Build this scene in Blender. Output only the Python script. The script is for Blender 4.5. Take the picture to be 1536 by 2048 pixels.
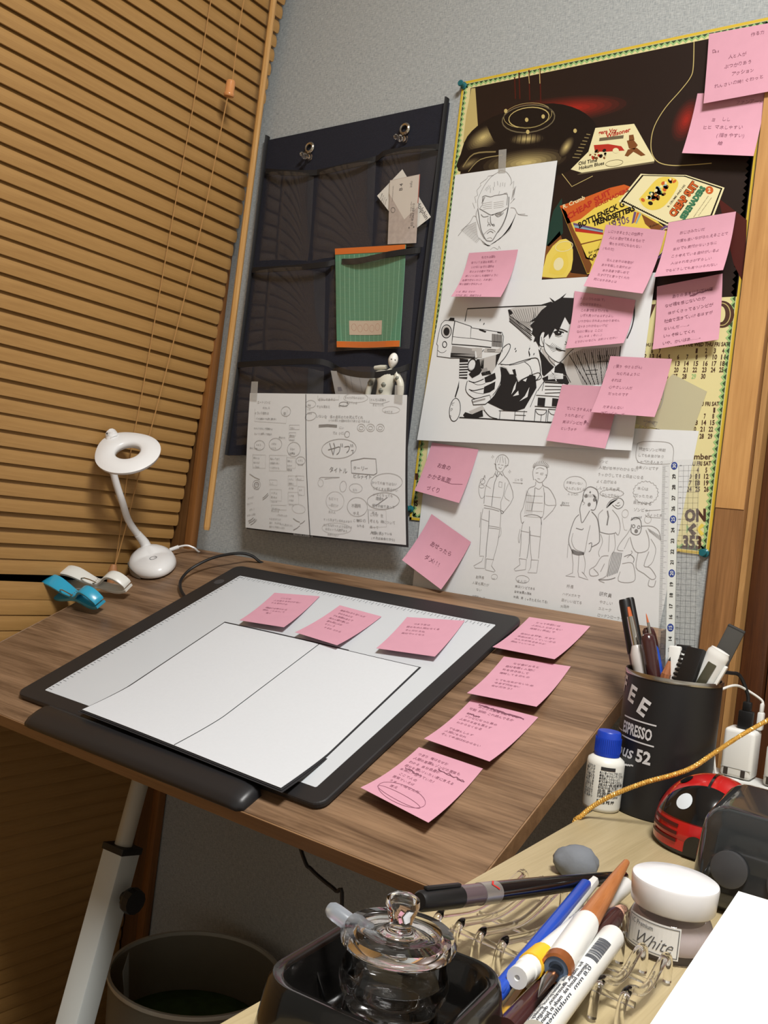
import bpy, bmesh, math, random
import numpy as np
from math import radians, sin, cos, pi
from mathutils import Matrix, Vector
from mathutils.geometry import tessellate_polygon

for o in list(bpy.data.objects):
    bpy.data.objects.remove(o, do_unlink=True)
SC = bpy.context.scene
COL = SC.collection
random.seed(7)

# ------------------------------------------------------------------ camera
FPX = 1850.0
YAW, PITCH, ROLL = radians(36.2), radians(0.36), radians(6.93)
CAM = np.array([0.0, -1.03, 0.935])
_f = np.array([-sin(YAW)*cos(PITCH), cos(YAW)*cos(PITCH), sin(PITCH)])
_r0 = np.array([cos(YAW), sin(YAW), 0.0])
_u0 = np.cross(_r0, _f)
CR = cos(ROLL)*_r0 + sin(ROLL)*_u0
CU = -sin(ROLL)*_r0 + cos(ROLL)*_u0
CW = _f
cd = bpy.data.cameras.new('camera')
cd.sensor_fit = 'HORIZONTAL'
cd.sensor_width = 36.0
cd.lens = FPX/1536.0*36.0
cd.clip_start = 0.01
cam = bpy.data.objects.new('camera', cd)
COL.objects.link(cam)
cam.matrix_world = Matrix(((CR[0], CU[0], -CW[0], CAM[0]), (CR[1], CU[1], -CW[1], CAM[1]),
                           (CR[2], CU[2], -CW[2], CAM[2]), (0, 0, 0, 1)))
SC.camera = cam

# ------------------------------------------------------------------ world, light, exposure
wd = bpy.data.worlds.new('world')
SC.world = wd
wd.use_nodes = True
wd.node_tree.nodes['Background'].inputs[0].default_value = (0.01, 0.012, 0.018, 1)
wd.node_tree.nodes['Background'].inputs[1].default_value = 1.0
ld = bpy.data.lights.new('ceiling_lamp', 'AREA')
ld.shape = 'DISK'
ld.size = 0.50
ld.energy = 50.0
ld.color = (1.0, 0.985, 0.955)
LAMP = (0.25, -1.0, 2.33)
lo = bpy.data.objects.new('ceiling_lamp', ld)
lo.location = LAMP
COL.objects.link(lo)
vs = SC.view_settings
vs.view_transform = 'Standard'
vs.look = 'None'
vs.gamma = 1.0
vs.use_curve_mapping = False
vs.exposure = 0.0

# ------------------------------------------------------------------ photo pixel -> place
def ray(px, py):
    return CR*(px-768)/FPX - CU*(py-1024)/FPX + CW

def hit(p, n, d):
    r = ray(*p)
    n = np.array(n, float)
    return CAM + r*((d-n@CAM)/(n@r))

def hX(p, x): return hit(p, (1, 0, 0), x)
def hY(p, y): return hit(p, (0, 1, 0), y)
def hZ(p, z): return hit(p, (0, 0, 1), z)

def project(P):
    v = np.array(P, float)-CAM
    w = v@CW
    return (768+FPX*(v@CR)/w, 1024-FPX*(v@CU)/w)

# drafting desk plane
TILT = radians(25.5)
DN = np.array([0, -sin(TILT), cos(TILT)])
DE = np.array([0, cos(TILT), sin(TILT)])
DX = np.array([1.0, 0, 0])
DB = np.array([0, -0.010, 0.8505])          # back edge line of the desk top

def desk(p, h=0.0):
    return hit(p, DN, DN@DB+h)

def dpt(x, s, h=0.0):
    return DB+DX*x+DE*s+DN*h

def dcoord(p, h=0.0):
    P = desk(p, h)
    return P[0], (P-DB)@DE

# ------------------------------------------------------------------ materials
def lin(c):
    out = []
    for v in c[:3]:
        v = v/255.0
        out.append(v/12.92 if v <= 0.04045 else ((v+0.055)/1.055)**2.4)
    return (*out, 1.0)

MATS = {}

def mat(name, col=(200, 200, 200), rough=0.5, metal=0.0, spec=0.5, trans=0.0, ior=1.45, var=0.0, vscale=40.0,
        bump=0.0, bscale=200.0, coat=0.0, sss=0.0, emit=None, stretch=(1, 1, 1)):
    if name in MATS:
        return MATS[name]
    m = bpy.data.materials.new(name)
    m.use_nodes = True
    nt = m.node_tree
    b = nt.nodes['Principled BSDF']
    b.inputs['Base Color'].default_value = lin(col)
    b.inputs['Roughness'].default_value = rough
    b.inputs['Metallic'].default_value = metal
    b.inputs['Specular IOR Level'].default_value = spec
    b.inputs['IOR'].default_value = ior
    b.inputs['Transmission Weight'].default_value = trans
    b.inputs['Coat Weight'].default_value = coat
    if sss:
        b.inputs['Subsurface Weight'].default_value = sss
        b.inputs['Subsurface Radius'].default_value = (0.004, 0.004, 0.004)
    if emit:
        b.inputs['Emission Color'].default_value = lin(emit[0])
        b.inputs['Emission Strength'].default_value = emit[1]
    if var or bump:
        tc = nt.nodes.new('ShaderNodeTexCoord')
        mp = nt.nodes.new('ShaderNodeMapping')
        mp.inputs['Scale'].default_value = stretch
        nt.links.new(tc.outputs['Object'], mp.inputs[0])
    if var:
        nz = nt.nodes.new('ShaderNodeTexNoise')
        nz.inputs['Scale'].default_value = vscale
        nz.inputs['Detail'].default_value = 4
        nt.links.new(mp.outputs[0], nz.inputs['Vector'])
        cr = nt.nodes.new('ShaderNodeValToRGB')
        c = lin(col)
        cr.color_ramp.elements[0].position = 0.3
        cr.color_ramp.elements[1].position = 0.7
        cr.color_ramp.elements[0].color = (*[v*(1-var) for v in c[:3]], 1)
        cr.color_ramp.elements[1].color = (*[min(1, v*(1+var)) for v in c[:3]], 1)
        nt.links.new(nz.outputs['Fac'], cr.inputs[0])
        nt.links.new(cr.outputs[0], b.inputs['Base Color'])
    if bump:
        nb = nt.nodes.new('ShaderNodeTexNoise')
        nb.inputs['Scale'].default_value = bscale
        nb.inputs['Detail'].default_value = 3
        nt.links.new(mp.outputs[0], nb.inputs['Vector'])
        bp = nt.nodes.new('ShaderNodeBump')
        bp.inputs['Strength'].default_value = bump
        bp.inputs['Distance'].default_value = 0.001
        nt.links.new(nb.outputs['Fac'], bp.inputs['Height'])
        nt.links.new(bp.outputs[0], b.inputs['Normal'])
    MATS[name] = m
    return m

def wood(name, dark, light, axis=0, scale=6.0, stretch=18.0, rough=0.45, contrast=(0.35, 0.68), fine=0.35):
    """wood grain running along one object axis"""
    if name in MATS:
        return MATS[name]
    m = bpy.data.materials.new(name)
    m.use_nodes = True
    nt = m.node_tree
    b = nt.nodes['Principled BSDF']
    b.inputs['Roughness'].default_value = rough
    tc = nt.nodes.new('ShaderNodeTexCoord')
    mp = nt.nodes.new('ShaderNodeMapping')
    st = [stretch]*3
    st[axis] = 1.0
    mp.inputs['Scale'].default_value = st
    nt.links.new(tc.outputs['Object'], mp.inputs[0])
    n1 = nt.nodes.new('ShaderNodeTexNoise')
    n1.inputs['Scale'].default_value = scale
    n1.inputs['Detail'].default_value = 6
    n1.inputs['Roughness'].default_value = 0.62
    n1.inputs['Distortion'].default_value = 0.6
    nt.links.new(mp.outputs[0], n1.inputs['Vector'])
    mp2 = nt.nodes.new('ShaderNodeMapping')
    st2 = [stretch*9]*3
    st2[axis] = 2.0
    mp2.inputs['Scale'].default_value = st2
    nt.links.new(tc.outputs['Object'], mp2.inputs[0])
    n2 = nt.nodes.new('ShaderNodeTexNoise')
    n2.inputs['Scale'].default_value = scale
    n2.inputs['Detail'].default_value = 3
    nt.links.new(mp2.outputs[0], n2.inputs['Vector'])
    mx = nt.nodes.new('ShaderNodeMix')
    mx.data_type = 'FLOAT'
    mx.inputs[0].default_value = fine
    nt.links.new(n1.outputs['Fac'], mx.inputs[2])
    nt.links.new(n2.outputs['Fac'], mx.inputs[3])
    cr = nt.nodes.new('ShaderNodeValToRGB')
    cr.color_ramp.elements[0].position = contrast[0]
    cr.color_ramp.elements[1].position = contrast[1]
    cr.color_ramp.elements[0].color = lin(dark)
    cr.color_ramp.elements[1].color = lin(light)
    nt.links.new(mx.outputs[0], cr.inputs[0])
    nt.links.new(cr.outputs[0], b.inputs['Base Color'])
    bp = nt.nodes.new('ShaderNodeBump')
    bp.inputs['Strength'].default_value = 0.12
    bp.inputs['Distance'].default_value = 0.0006
    nt.links.new(n2.outputs['Fac'], bp.inputs['Height'])
    nt.links.new(bp.outputs[0], b.inputs['Normal'])
    MATS[name] = m
    return m

def vinyl(name, col=(240, 240, 240), haze=0.06, gloss=0.12, rough=0.12):
    """thin clear plastic film: mostly see-through, a little haze, glossy highlights"""
    if name in MATS:
        return MATS[name]
    m = bpy.data.materials.new(name)
    m.use_nodes = True
    nt = m.node_tree
    nt.nodes.remove(nt.nodes['Principled BSDF'])
    out = nt.nodes['Material Output']
    tr = nt.nodes.new('ShaderNodeBsdfTransparent')
    df = nt.nodes.new('ShaderNodeBsdfDiffuse')
    df.inputs[0].default_value = lin(col)
    gl = nt.nodes.new('ShaderNodeBsdfGlossy')
    gl.inputs['Roughness'].default_value = rough
    m1 = nt.nodes.new('ShaderNodeMixShader')
    m1.inputs[0].default_value = haze
    nt.links.new(tr.outputs[0], m1.inputs[1])
    nt.links.new(df.outputs[0], m1.inputs[2])
    m2 = nt.nodes.new('ShaderNodeMixShader')
    m2.inputs[0].default_value = gloss
    nt.links.new(m1.outputs[0], m2.inputs[1])
    nt.links.new(gl.outputs[0], m2.inputs[2])
    nt.links.new(m2.outputs[0], out.inputs[0])
    MATS[name] = m
    return m

# ------------------------------------------------------------------ geometry collector
class G:
    def __init__(s):
        s.V = []; s.F = []; s.I = []; s.S = []

    def add(s, V, F, mi=0, smooth=False, M=None):
        o = len(s.V)
        if M is not None:
            V = [tuple(M @ Vector(v)) for v in V]
        s.V += [tuple(map(float, v)) for v in V]
        s.F += [tuple(i+o for i in f) for f in F]
        s.I += [mi]*len(F)
        s.S += [smooth]*len(F)
        return s

    def bm(s, b, mi=0, smooth=False, M=None):
        b.verts.index_update()
        s.add([v.co[:] for v in b.verts], [[v.index for v in f.verts] for f in b.faces], mi, smooth, M)
        b.free()
        return s

    def box(s, c, size, mi=0, bevel=0.0, seg=2, M=None, smooth=False):
        b = bmesh.new()
        bmesh.ops.create_cube(b, size=1.0)
        for v in b.verts:
            v.co = Vector((v.co.x*size[0], v.co.y*size[1], v.co.z*size[2]))
        if bevel > 0:
            bmesh.ops.bevel(b, geom=b.edges[:], offset=bevel, segments=seg, affect='EDGES', profile=0.5)
        T = Matrix.Translation(c)
        return s.bm(b, mi, smooth or bevel > 0, (M @ T) if M is not None else T)

    def lathe(s, prof, n=32, mi=0, smooth=True, M=None, closed=False):
        """prof: (r, z) pairs, axis z; r=0 ends become a single point"""
        V = []; rows = []
        for r, z in prof:
            if r <= 1e-9:
                rows.append([len(V)]); V.append((0, 0, z))
            else:
                rows.append(list(range(len(V), len(V)+n)))
                V += [(r*cos(2*pi*k/n), r*sin(2*pi*k/n), z) for k in range(n)]
        F = []
        pairs = list(zip(rows[:-1], rows[1:]))
        if closed:
            pairs.append((rows[-1], rows[0]))
        for a, b in pairs:
            for k in range(n):
                k2 = (k+1) % n
                if len(a) == 1 and len(b) == 1:
                    continue
                if len(a) == 1:
                    F.append((a[0], b[k2], b[k]))
                elif len(b) == 1:
                    F.append((a[k], a[k2], b[0]))
                else:
                    F.append((a[k], a[k2], b[k2], b[k]))
        return s.add(V, F, mi, smooth, M)

    def tube(s, pts, r, n=8, mi=0, smooth=True, cap=True, M=None, flat=None):
        """tube along points; r number or list; flat=(a,b) squashes the section"""
        P = [np.array(p, float) for p in pts]
        m = len(P)
        R = [r]*m if np.isscalar(r) else list(r)
        T = []
        for i in range(m):
            d = P[min(i+1, m-1)]-P[max(i-1, 0)]
            T.append(d/max(np.linalg.norm(d), 1e-9))
        a = np.array([0, 0, 1.0]) if abs(T[0][2]) < 0.9 else np.array([1.0, 0, 0])
        u = np.cross(T[0], a); u /= np.linalg.norm(u)
        V = []; F = []
        for i in range(m):
            u = u-T[i]*(u@T[i]); u /= max(np.linalg.norm(u), 1e-9)
            w = np.cross(T[i], u)
            fa, fb = flat if flat else (1, 1)
            for k in range(n):
                V.append(P[i]+R[i]*(fa*cos(2*pi*k/n)*u+fb*sin(2*pi*k/n)*w))
        for i in range(m-1):
            for k in range(n):
                k2 = (k+1) % n
                F.append((i*n+k, i*n+k2, (i+1)*n+k2, (i+1)*n+k))
        if cap:
            F.append(tuple(range(n-1, -1, -1)))
            F.append(tuple(range((m-1)*n, m*n)))
        return s.add(V, F, mi, smooth, M)

    def prism(s, outline, z0, z1, mi=0, M=None, smooth=False):
        n = len(outline)
        V = [(x, y, z0) for x, y in outline]+[(x, y, z1) for x, y in outline]
        F = [(i, (i+1) % n, n+(i+1) % n, n+i) for i in range(n)]
        tri = tessellate_polygon([[Vector((x, y, 0)) for x, y in outline]])
        for t in tri:
            F.append(tuple(reversed(t)))
            F.append(tuple(n+i for i in t))
        return s.add(V, F, mi, smooth, M)

    def rbox(s, w, d, z0, z1, r, mi=0, seg=6, edge=0.0, M=None):
        """rounded-corner slab in xy, centred"""
        def ring(inset):
            pts = []
            for cx, cy, a0 in ((1, 1, 0), (-1, 1, pi/2), (-1, -1, pi), (1, -1, 3*pi/2)):
                for k in range(seg+1):
                    a = a0+pi/2*k/seg
                    rr = max(r-inset, 1e-4)
                    pts.append((cx*(w/2-r)+rr*cos(a), cy*(d/2-r)+rr*sin(a)))
            return pts
        if edge > 0:
            lv = [(edge, z0), (0, z0+edge), (0, z1-edge), (edge*0.3, z1-edge*0.3), (edge, z1)]
        else:
            lv = [(0, z0), (0, z1)]
        V = []; F = []
        n = 4*(seg+1)
        for ins, z in lv:
            V += [(x, y, z) for x, y in ring(ins)]
        for i in range(len(lv)-1):
            for k in range(n):
                k2 = (k+1) % n
                F.append((i*n+k, i*n+k2, (i+1)*n+k2, (i+1)*n+k))
        F.append(tuple(range(n-1, -1, -1)))
        F.append(tuple(range((len(lv)-1)*n, len(lv)*n)))
        return s.add(V, F, mi, False, M)

    def obj(s, name, mats, parent=None, world=False, label=None, mesh_only=False, auto=None):
        me = bpy.data.meshes.new(name)
        V = s.V
        if world and parent is not None:
            Mi = full_basis(parent).inverted()
            V = [tuple(Mi @ Vector(v)) for v in V]
        me.from_pydata(V, [], s.F)
        if not isinstance(mats, (list, tuple)):
            mats = [mats]
        for m in mats:
            me.materials.append(m)
        me.polygons.foreach_set('material_index', s.I)
        me.polygons.foreach_set('use_smooth', s.S)
        me.update()
        if any(s.S):
            b = bmesh.new(); b.from_mesh(me)
            bmesh.ops.recalc_face_normals(b, faces=b.faces[:])
            for e in b.edges:
                if len(e.link_faces) == 2 and e.calc_face_angle(0) > radians(auto or 40):
                    e.smooth = False
            b.to_mesh(me); b.free()
        if mesh_only:
            return me
        o = bpy.data.objects.new(name, me)
        COL.objects.link(o)
        if parent is not None:
            o.parent = parent
        if label:
            o['label'] = label
        return o

def full_basis(o):
    M = o.matrix_basis.copy()
    while o.parent is not None:
        o = o.parent
        M = o.matrix_basis @ M
    return M

def thing(name, label, cat, loc=(0, 0, 0), rot=None, group=None, M=None):
    o = bpy.data.objects.new(name, None)
    o.empty_display_size = 0.02
    COL.objects.link(o)
    if M is not None:
        o.matrix_basis = M
    else:
        o.location = [float(v) for v in loc]
        if rot is not None:
            o.rotation_euler = rot
    return tag(o, label, cat, group)

def tag(o, label, cat, group=None):
    o['label'] = label
    o['category'] = cat
    if group:
        o['group'] = group
    return o

def struct(o):
    o['kind'] = 'structure'
    return o

def frame(origin, ex, ey):
    """matrix with x along ex, y near ey, z = ex x ey"""
    ex = np.array(ex, float); ex /= np.linalg.norm(ex)
    ey = np.array(ey, float); ey = ey-ex*(ex@ey); ey /= np.linalg.norm(ey)
    ez = np.cross(ex, ey)
    M = Matrix.Identity(4)
    for i in range(3):
        M[i][0] = ex[i]; M[i][1] = ey[i]; M[i][2] = ez[i]; M[i][3] = origin[i]
    return M

def stickM(a, b):
    """local +x from a to b"""
    a = np.array(a, float); b = np.array(b, float)
    d = (b-a)
    up = np.array([0, 0, 1.0]) if abs(d[2]) < 0.95*np.linalg.norm(d) else np.array([0, 1.0, 0])
    ey = np.cross(up, d)
    return frame(a, d, ey), float(np.linalg.norm(d))

ROTX = Matrix(((0, 0, 1, 0), (0, 1, 0, 0), (-1, 0, 0, 0), (0, 0, 0, 1)))   # lathe axis z -> x

def smooth_path(pts, n=6):
    P = [np.array(p, float) for p in pts]
    if len(P) < 3:
        return P
    out = []
    for i in range(len(P)-1):
        p0, p1, p2, p3 = P[max(i-1, 0)], P[i], P[i+1], P[min(i+2, len(P)-1)]
        for k in range(n):
            t = k/n
            out.append(0.5*((2*p1)+(-p0+p2)*t+(2*p0-5*p1+4*p2-p3)*t*t+(-p0+3*p1-3*p2+p3)*t**3))
    out.append(P[-1])
    return out

# ------------------------------------------------------------------ lettering
_TX = {}

def textgeo(body, bold=0.0, res=2):
    k = (body, bold, res)
    if k in _TX:
        return _TX[k]
    c = bpy.data.curves.new('t', 'FONT')
    c.body = body
    c.size = 1.0
    c.resolution_u = res
    c.offset = bold
    o = bpy.data.objects.new('t', c)
    COL.objects.link(o)
    bpy.context.view_layer.update()
    dg = bpy.context.evaluated_depsgraph_get()
    me = bpy.data.meshes.new_from_object(o.evaluated_get(dg))
    V = np.array([v.co[:2] for v in me.vertices]) if len(me.vertices) else np.zeros((0, 2))
    F = [tuple(p.vertices) for p in me.polygons]
    bpy.data.objects.remove(o, do_unlink=True)
    bpy.data.meshes.remove(me)
    bpy.data.curves.remove(c)
    _TX[k] = (V, F)
    return V, F

# ------------------------------------------------------------------ flat sheets with print on them
def homography(src, dst):
    A = []
    for (x, y), (u, v) in zip(src, dst):
        A.append([x, y, 1, 0, 0, 0, -u*x, -u*y, -u])
        A.append([0, 0, 0, x, y, 1, -v*x, -v*y, -v])
    return np.linalg.svd(np.array(A))[2][-1].reshape(3, 3)

class Sheet:
    """sheet given by its four corners TL, TR, BR, BL in space; curl moves it along its normal"""
    def __init__(s, corners, curl=None, th=0.00025):
        s.C = [np.array(c, float) for c in corners]
        s.W = (np.linalg.norm(s.C[1]-s.C[0])+np.linalg.norm(s.C[2]-s.C[3]))/2
        s.H = (np.linalg.norm(s.C[3]-s.C[0])+np.linalg.norm(s.C[2]-s.C[1]))/2
        n = np.cross(s.C[3]-s.C[0], s.C[1]-s.C[0])
        s.n = n/np.linalg.norm(n)
        if s.n@(CAM-s.C[0]) < 0:
            s.n = -s.n
        s.curl = curl or (lambda a, b: 0.0)
        s.th = th
        s.Hm = homography([project(c) for c in s.C], [(0, 0), (1, 0), (1, 1), (0, 1)])

    def P(s, a, b, e=0.0):
        C = s.C
        p = (C[0]*(1-a)+C[1]*a)*(1-b)+(C[3]*(1-a)+C[2]*a)*b
        return p+s.n*(s.curl(a, b)+e)

    def st(s, px, py):
        v = s.Hm@np.array([px, py, 1.0])
        return v[0]/v[2], v[1]/v[2]

    def body(s, nx=8, ny=8, mi=0, g=None):
        g = g or G()
        top = [s.P(i/nx, j/ny) for j in range(ny+1) for i in range(nx+1)]
        bot = [s.P(i/nx, j/ny, -s.th) for j in range(ny+1) for i in range(nx+1)]
        N = len(top)
        F = []
        for j in range(ny):
            for i in range(nx):
                q = (j*(nx+1)+i, j*(nx+1)+i+1, (j+1)*(nx+1)+i+1, (j+1)*(nx+1)+i)
                F.append(tuple(reversed(q)))
                F.append(tuple(N+k for k in q))
        edge = [(0, i) for i in range(nx)]
        rim = [i for i in range(nx+1)]+[(j+1)*(nx+1)+nx for j in range(ny)]
        rim += [ny*(nx+1)+nx-1-i for i in range(nx)]+[(ny-1-j)*(nx+1) for j in range(ny-1)]
        for k in range(len(rim)):
            a, b = rim[k], rim[(k+1) % len(rim)]
            F.append((a, b, N+b, N+a))
        return g.add(top+bot, F, mi, nx > 1)

class Ink:
    """print on a sheet: polygons, strokes and lettering"""
    def __init__(s, sh, base=0.00012, step=0.00008):
        s.sh = sh; s.g = G(); s.base = base; s.step = step
        s.tf = lambda x, y: sh.st(x, y)      # drawing units -> (s,t)

    def crop(s, ox, oy, k):
        s.tf = lambda x, y: s.sh.st(ox+x/k, oy+y/k)
        return s

    def unit(s):
        s.tf = lambda x, y: (x, y)
        return s

    def mm(s):
        s.tf = lambda x, y: (x/1000.0/s.sh.W, y/1000.0/s.sh.H)
        return s

    def _put(s, ab, F, mi, layer):
        e = s.base+s.step*layer
        s.g.add([s.sh.P(a, b, e) for a, b in ab], F, mi)

    def poly(s, pts, mi=0, layer=0, smooth=0):
        if smooth:
            pts = [tuple(p) for p in smooth_path(list(pts)+[pts[0]], smooth)[:-1]]
        ab = [s.tf(x, y) for x, y in pts]
        tri = tessellate_polygon([[Vector((a*s.sh.W, b*s.sh.H, 0)) for a, b in ab]])
        s._put(ab, [tuple(t) for t in tri], mi, layer)
        return s

    def stroke(s, pts, w=0.0006, mi=0, layer=0, smooth=0, close=False, taper=False):
        pts = [tuple(p) for p in pts]
        if close:
            pts = pts+[pts[0]]
        if smooth:
            pts = [tuple(p) for p in smooth_path(pts, smooth)]
        W, H = s.sh.W, s.sh.H
        Q = np.array([(a*W, b*H) for a, b in (s.tf(x, y) for x, y in pts)])
        n = len(Q)
        V = []
        for i in range(n):
            d = Q[min(i+1, n-1)]-Q[max(i-1, 0)]
            L = np.linalg.norm(d)
            d = d/L if L > 1e-9 else np.array([1.0, 0])
            nn = np.array([-d[1], d[0]])
            ww = w*(0.35+0.65*sin(pi*(i+0.5)/n)) if taper else w
            V += [Q[i]+nn*ww/2, Q[i]-nn*ww/2]
        F = [(2*i, 2*i+1, 2*i+3, 2*i+2) for i in range(n-1)]
        s._put([(v[0]/W, v[1]/H) for v in V], F, mi, layer)
        return s

    def ell(s, cx, cy, rx, ry, rot=0, mi=0, layer=0, fill=False, w=0.0006, n=24, a0=0, a1=360):
        pts = []
        for k in range(n+(0 if (fill or a1-a0 == 360) else 1)):
            a = radians(a0+(a1-a0)*k/n)
            x, y = rx*cos(a), ry*sin(a)
            pts.append((cx+x*cos(rot)-y*sin(rot), cy+x*sin(rot)+y*cos(rot)))
        if fill:
            return s.poly(pts, mi, layer)
        return s.stroke(pts, w, mi, layer, close=(a1-a0 == 360))

    def text(s, body, p0, p1, mi=0, layer=0, hs=1.0, bold=0.0, slant=0.0, fixh=None):
        """baseline runs from p0 to p1 (drawing units); hs scales the height"""
        V, F = textgeo(body, bold)
        if not len(V):
            return s
        W, H = s.sh.W, s.sh.H
        a = np.array(s.tf(*p0))*[W, H]; b = np.array(s.tf(*p1))*[W, H]
        d = b-a; L = np.linalg.norm(d); d /= L
        up = np.array([d[1], -d[0]])
        x0, x1 = V[:, 0].min(), V[:, 0].max()
        k = L/(x1-x0)
        kh = k*hs if fixh is None else fixh/0.72
        Q = [a+d*((v[0]-x0)*k+slant*v[1]*kh)+up*v[1]*kh for v in V]
        s._put([(q[0]/W, q[1]/H) for q in Q], F, mi, layer)
        return s

    def hand(s, lines, p0, size, pitch, mi=0, layer=0, ang=0.0, jit=0.12, adv=0.98, rnd=None, thin=0.0, fit=True):
        """handwriting: lines of characters, p0 = top left in drawing units, size and pitch in metres"""
        rnd = rnd or random
        size = size*0.74
        adv = adv*1.02
        W, H = s.sh.W, s.sh.H
        o = np.array(s.tf(*p0))*[W, H]
        ca, sa = cos(ang), sin(ang)
        for li, ln in enumerate(lines):
            x = 0.0
            off = 0.0
            if isinstance(ln, tuple):
                off, ln = ln
            x = off
            n_ = sum((1.0 if ord(c) > 0x2000 else 0.6) for c in ln)*size*adv
            room = (1.0-s.tf(*p0)[0])*W*0.97-off if fit else 1e9
            sq = min(1.0, room/max(n_, 1e-6))
            for ch in ln:
                if ch == ' ':
                    x += size*0.6*sq; continue
                V, F = textgeo(ch, thin)
                k = size*max(sq, 0.75)*(1+rnd.uniform(-jit, jit))
                r = rnd.uniform(-jit, jit)*0.8
                dy = rnd.uniform(-jit, jit)*size*0.5
                if len(V):
                    Q = []
                    for v in V:
                        vx, vy = v[0]*k, -(v[1]-0.1)*k
                        vx, vy = vx*cos(r)-vy*sin(r), vx*sin(r)+vy*cos(r)
                        X = x+vx; Y = (li+1)*pitch+vy+dy
                        Q.append(o+[X*ca-Y*sa, X*sa+Y*ca])
                    s._put([(q[0]/W, q[1]/H) for q in Q], F, mi, layer)
                x += sq*size*(adv if ord(ch) > 0x2000 else adv*0.58)
        return s

    def obj(s, name, mats, parent, label=None):
        return s.g.obj(name, mats, parent, world=True, label=label)

# ================================================================== the room
def wallpaper():
    m = bpy.data.materials.new('wallpaper_grey_weave')
    m.use_nodes = True
    nt = m.node_tree
    b = nt.nodes['Principled BSDF']
    b.inputs['Roughness'].default_value = 0.85
    tc = nt.nodes.new('ShaderNodeTexCoord')
    outs = []
    for sx, sz in ((140, 900), (900, 140)):
        mp = nt.nodes.new('ShaderNodeMapping')
        mp.inputs['Scale'].default_value = (sx, sx, sz)
        nt.links.new(tc.outputs['Object'], mp.inputs[0])
        n = nt.nodes.new('ShaderNodeTexNoise')
        n.inputs['Scale'].default_value = 1.0
        n.inputs['Detail'].default_value = 2
        nt.links.new(mp.outputs[0], n.inputs['Vector'])
        outs.append(n.outputs['Fac'])
    ad = nt.nodes.new('ShaderNodeMath')
    ad.operation = 'ADD'
    nt.links.new(outs[0], ad.inputs[0]); nt.links.new(outs[1], ad.inputs[1])
    cr = nt.nodes.new('ShaderNodeValToRGB')
    cr.color_ramp.elements[0].position = 0.35
    cr.color_ramp.elements[1].position = 0.68
    cr.color_ramp.elements[0].color = lin((140, 146, 148))
    cr.color_ramp.elements[1].color = lin((183, 187, 186))
    hf = nt.nodes.new('ShaderNodeMath'); hf.operation = 'MULTIPLY'; hf.inputs[1].default_value = 0.5
    nt.links.new(ad.outputs[0], hf.inputs[0])
    nt.links.new(hf.outputs[0], cr.inputs[0])
    nt.links.new(cr.outputs[0], b.inputs['Base Color'])
    bp = nt.nodes.new('ShaderNodeBump')
    bp.inputs['Strength'].default_value = 0.5
    bp.inputs['Distance'].default_value = 0.0006
    nt.links.new(ad.outputs[0], bp.inputs['Height'])
    nt.links.new(bp.outputs[0], b.inputs['Normal'])
    return m

WALLP = wallpaper()
WHITE_CEIL = mat('ceiling_off_white', (232, 230, 226), 0.9)
FLOORW = wood('floor_wood', (92, 66, 40), (140, 104, 66), axis=1, scale=4)
CASING = wood('window_casing_wood', (112, 70, 32), (148, 98, 48), axis=2, scale=5, rough=0.5)
CASING_D = wood('window_reveal_wood', (84, 54, 26), (118, 80, 40), axis=2, scale=5, rough=0.55)
POSTW = wood('post_wood', (110, 74, 40), (162, 116, 70), axis=2, scale=7, stretch=12, rough=0.5, contrast=(0.3, 0.7))
DOORW = wood('dark_door_wood', (58, 30, 14), (92, 52, 24), axis=2, scale=5, rough=0.4)

RX0, RX1, RY0, RY1, RZ = -1.131, 1.7, -3.0, 0.0, 2.4
PX0, PX1 = -0.307, -0.275           # wooden post in the back wall
g = G()
g.box(((-1.5+PX0)/2, 0.05, RZ/2), (PX0+1.5, 0.1, RZ))
g.box(((0.62+1.8)/2, 0.05, RZ/2), (1.8-0.62, 0.1, RZ))
g.box(((PX0+0.62)/2, 0.05, (2.02+RZ)/2), (0.62-PX0, 0.1, RZ-2.02))
struct(g.obj('wall_back', WALLP))
g = G()
WY0, WY1 = -1.93, 0.0                # window opening along the left wall
g.box((-1.24, (RY0+WY0)/2, RZ/2), (0.218, WY0-RY0, RZ))
g.box((-1.24, (WY0+WY1)/2, (2.12+RZ)/2), (0.218, WY1-WY0, RZ-2.12))
struct(g.obj('wall_left', WALLP))
WALLW = mat('plain_pale_wall', (226, 224, 218), 0.9)
struct(G().box((RX1+0.05, -1.5, RZ/2), (0.1, 3.2, RZ)).obj('wall_right', WALLW))
struct(G().box((0.2, RY0-0.05, RZ/2), (3.4, 0.1, RZ)).obj('wall_front', WALLW))
struct(G().box((0.2, -1.5, -0.05), (3.6, 3.4, 0.1)).obj('floor', FLOORW))
struct(G().box((0.2, -1.5, RZ+0.05), (3.6, 3.4, 0.1)).obj('ceiling', WHITE_CEIL))

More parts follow.
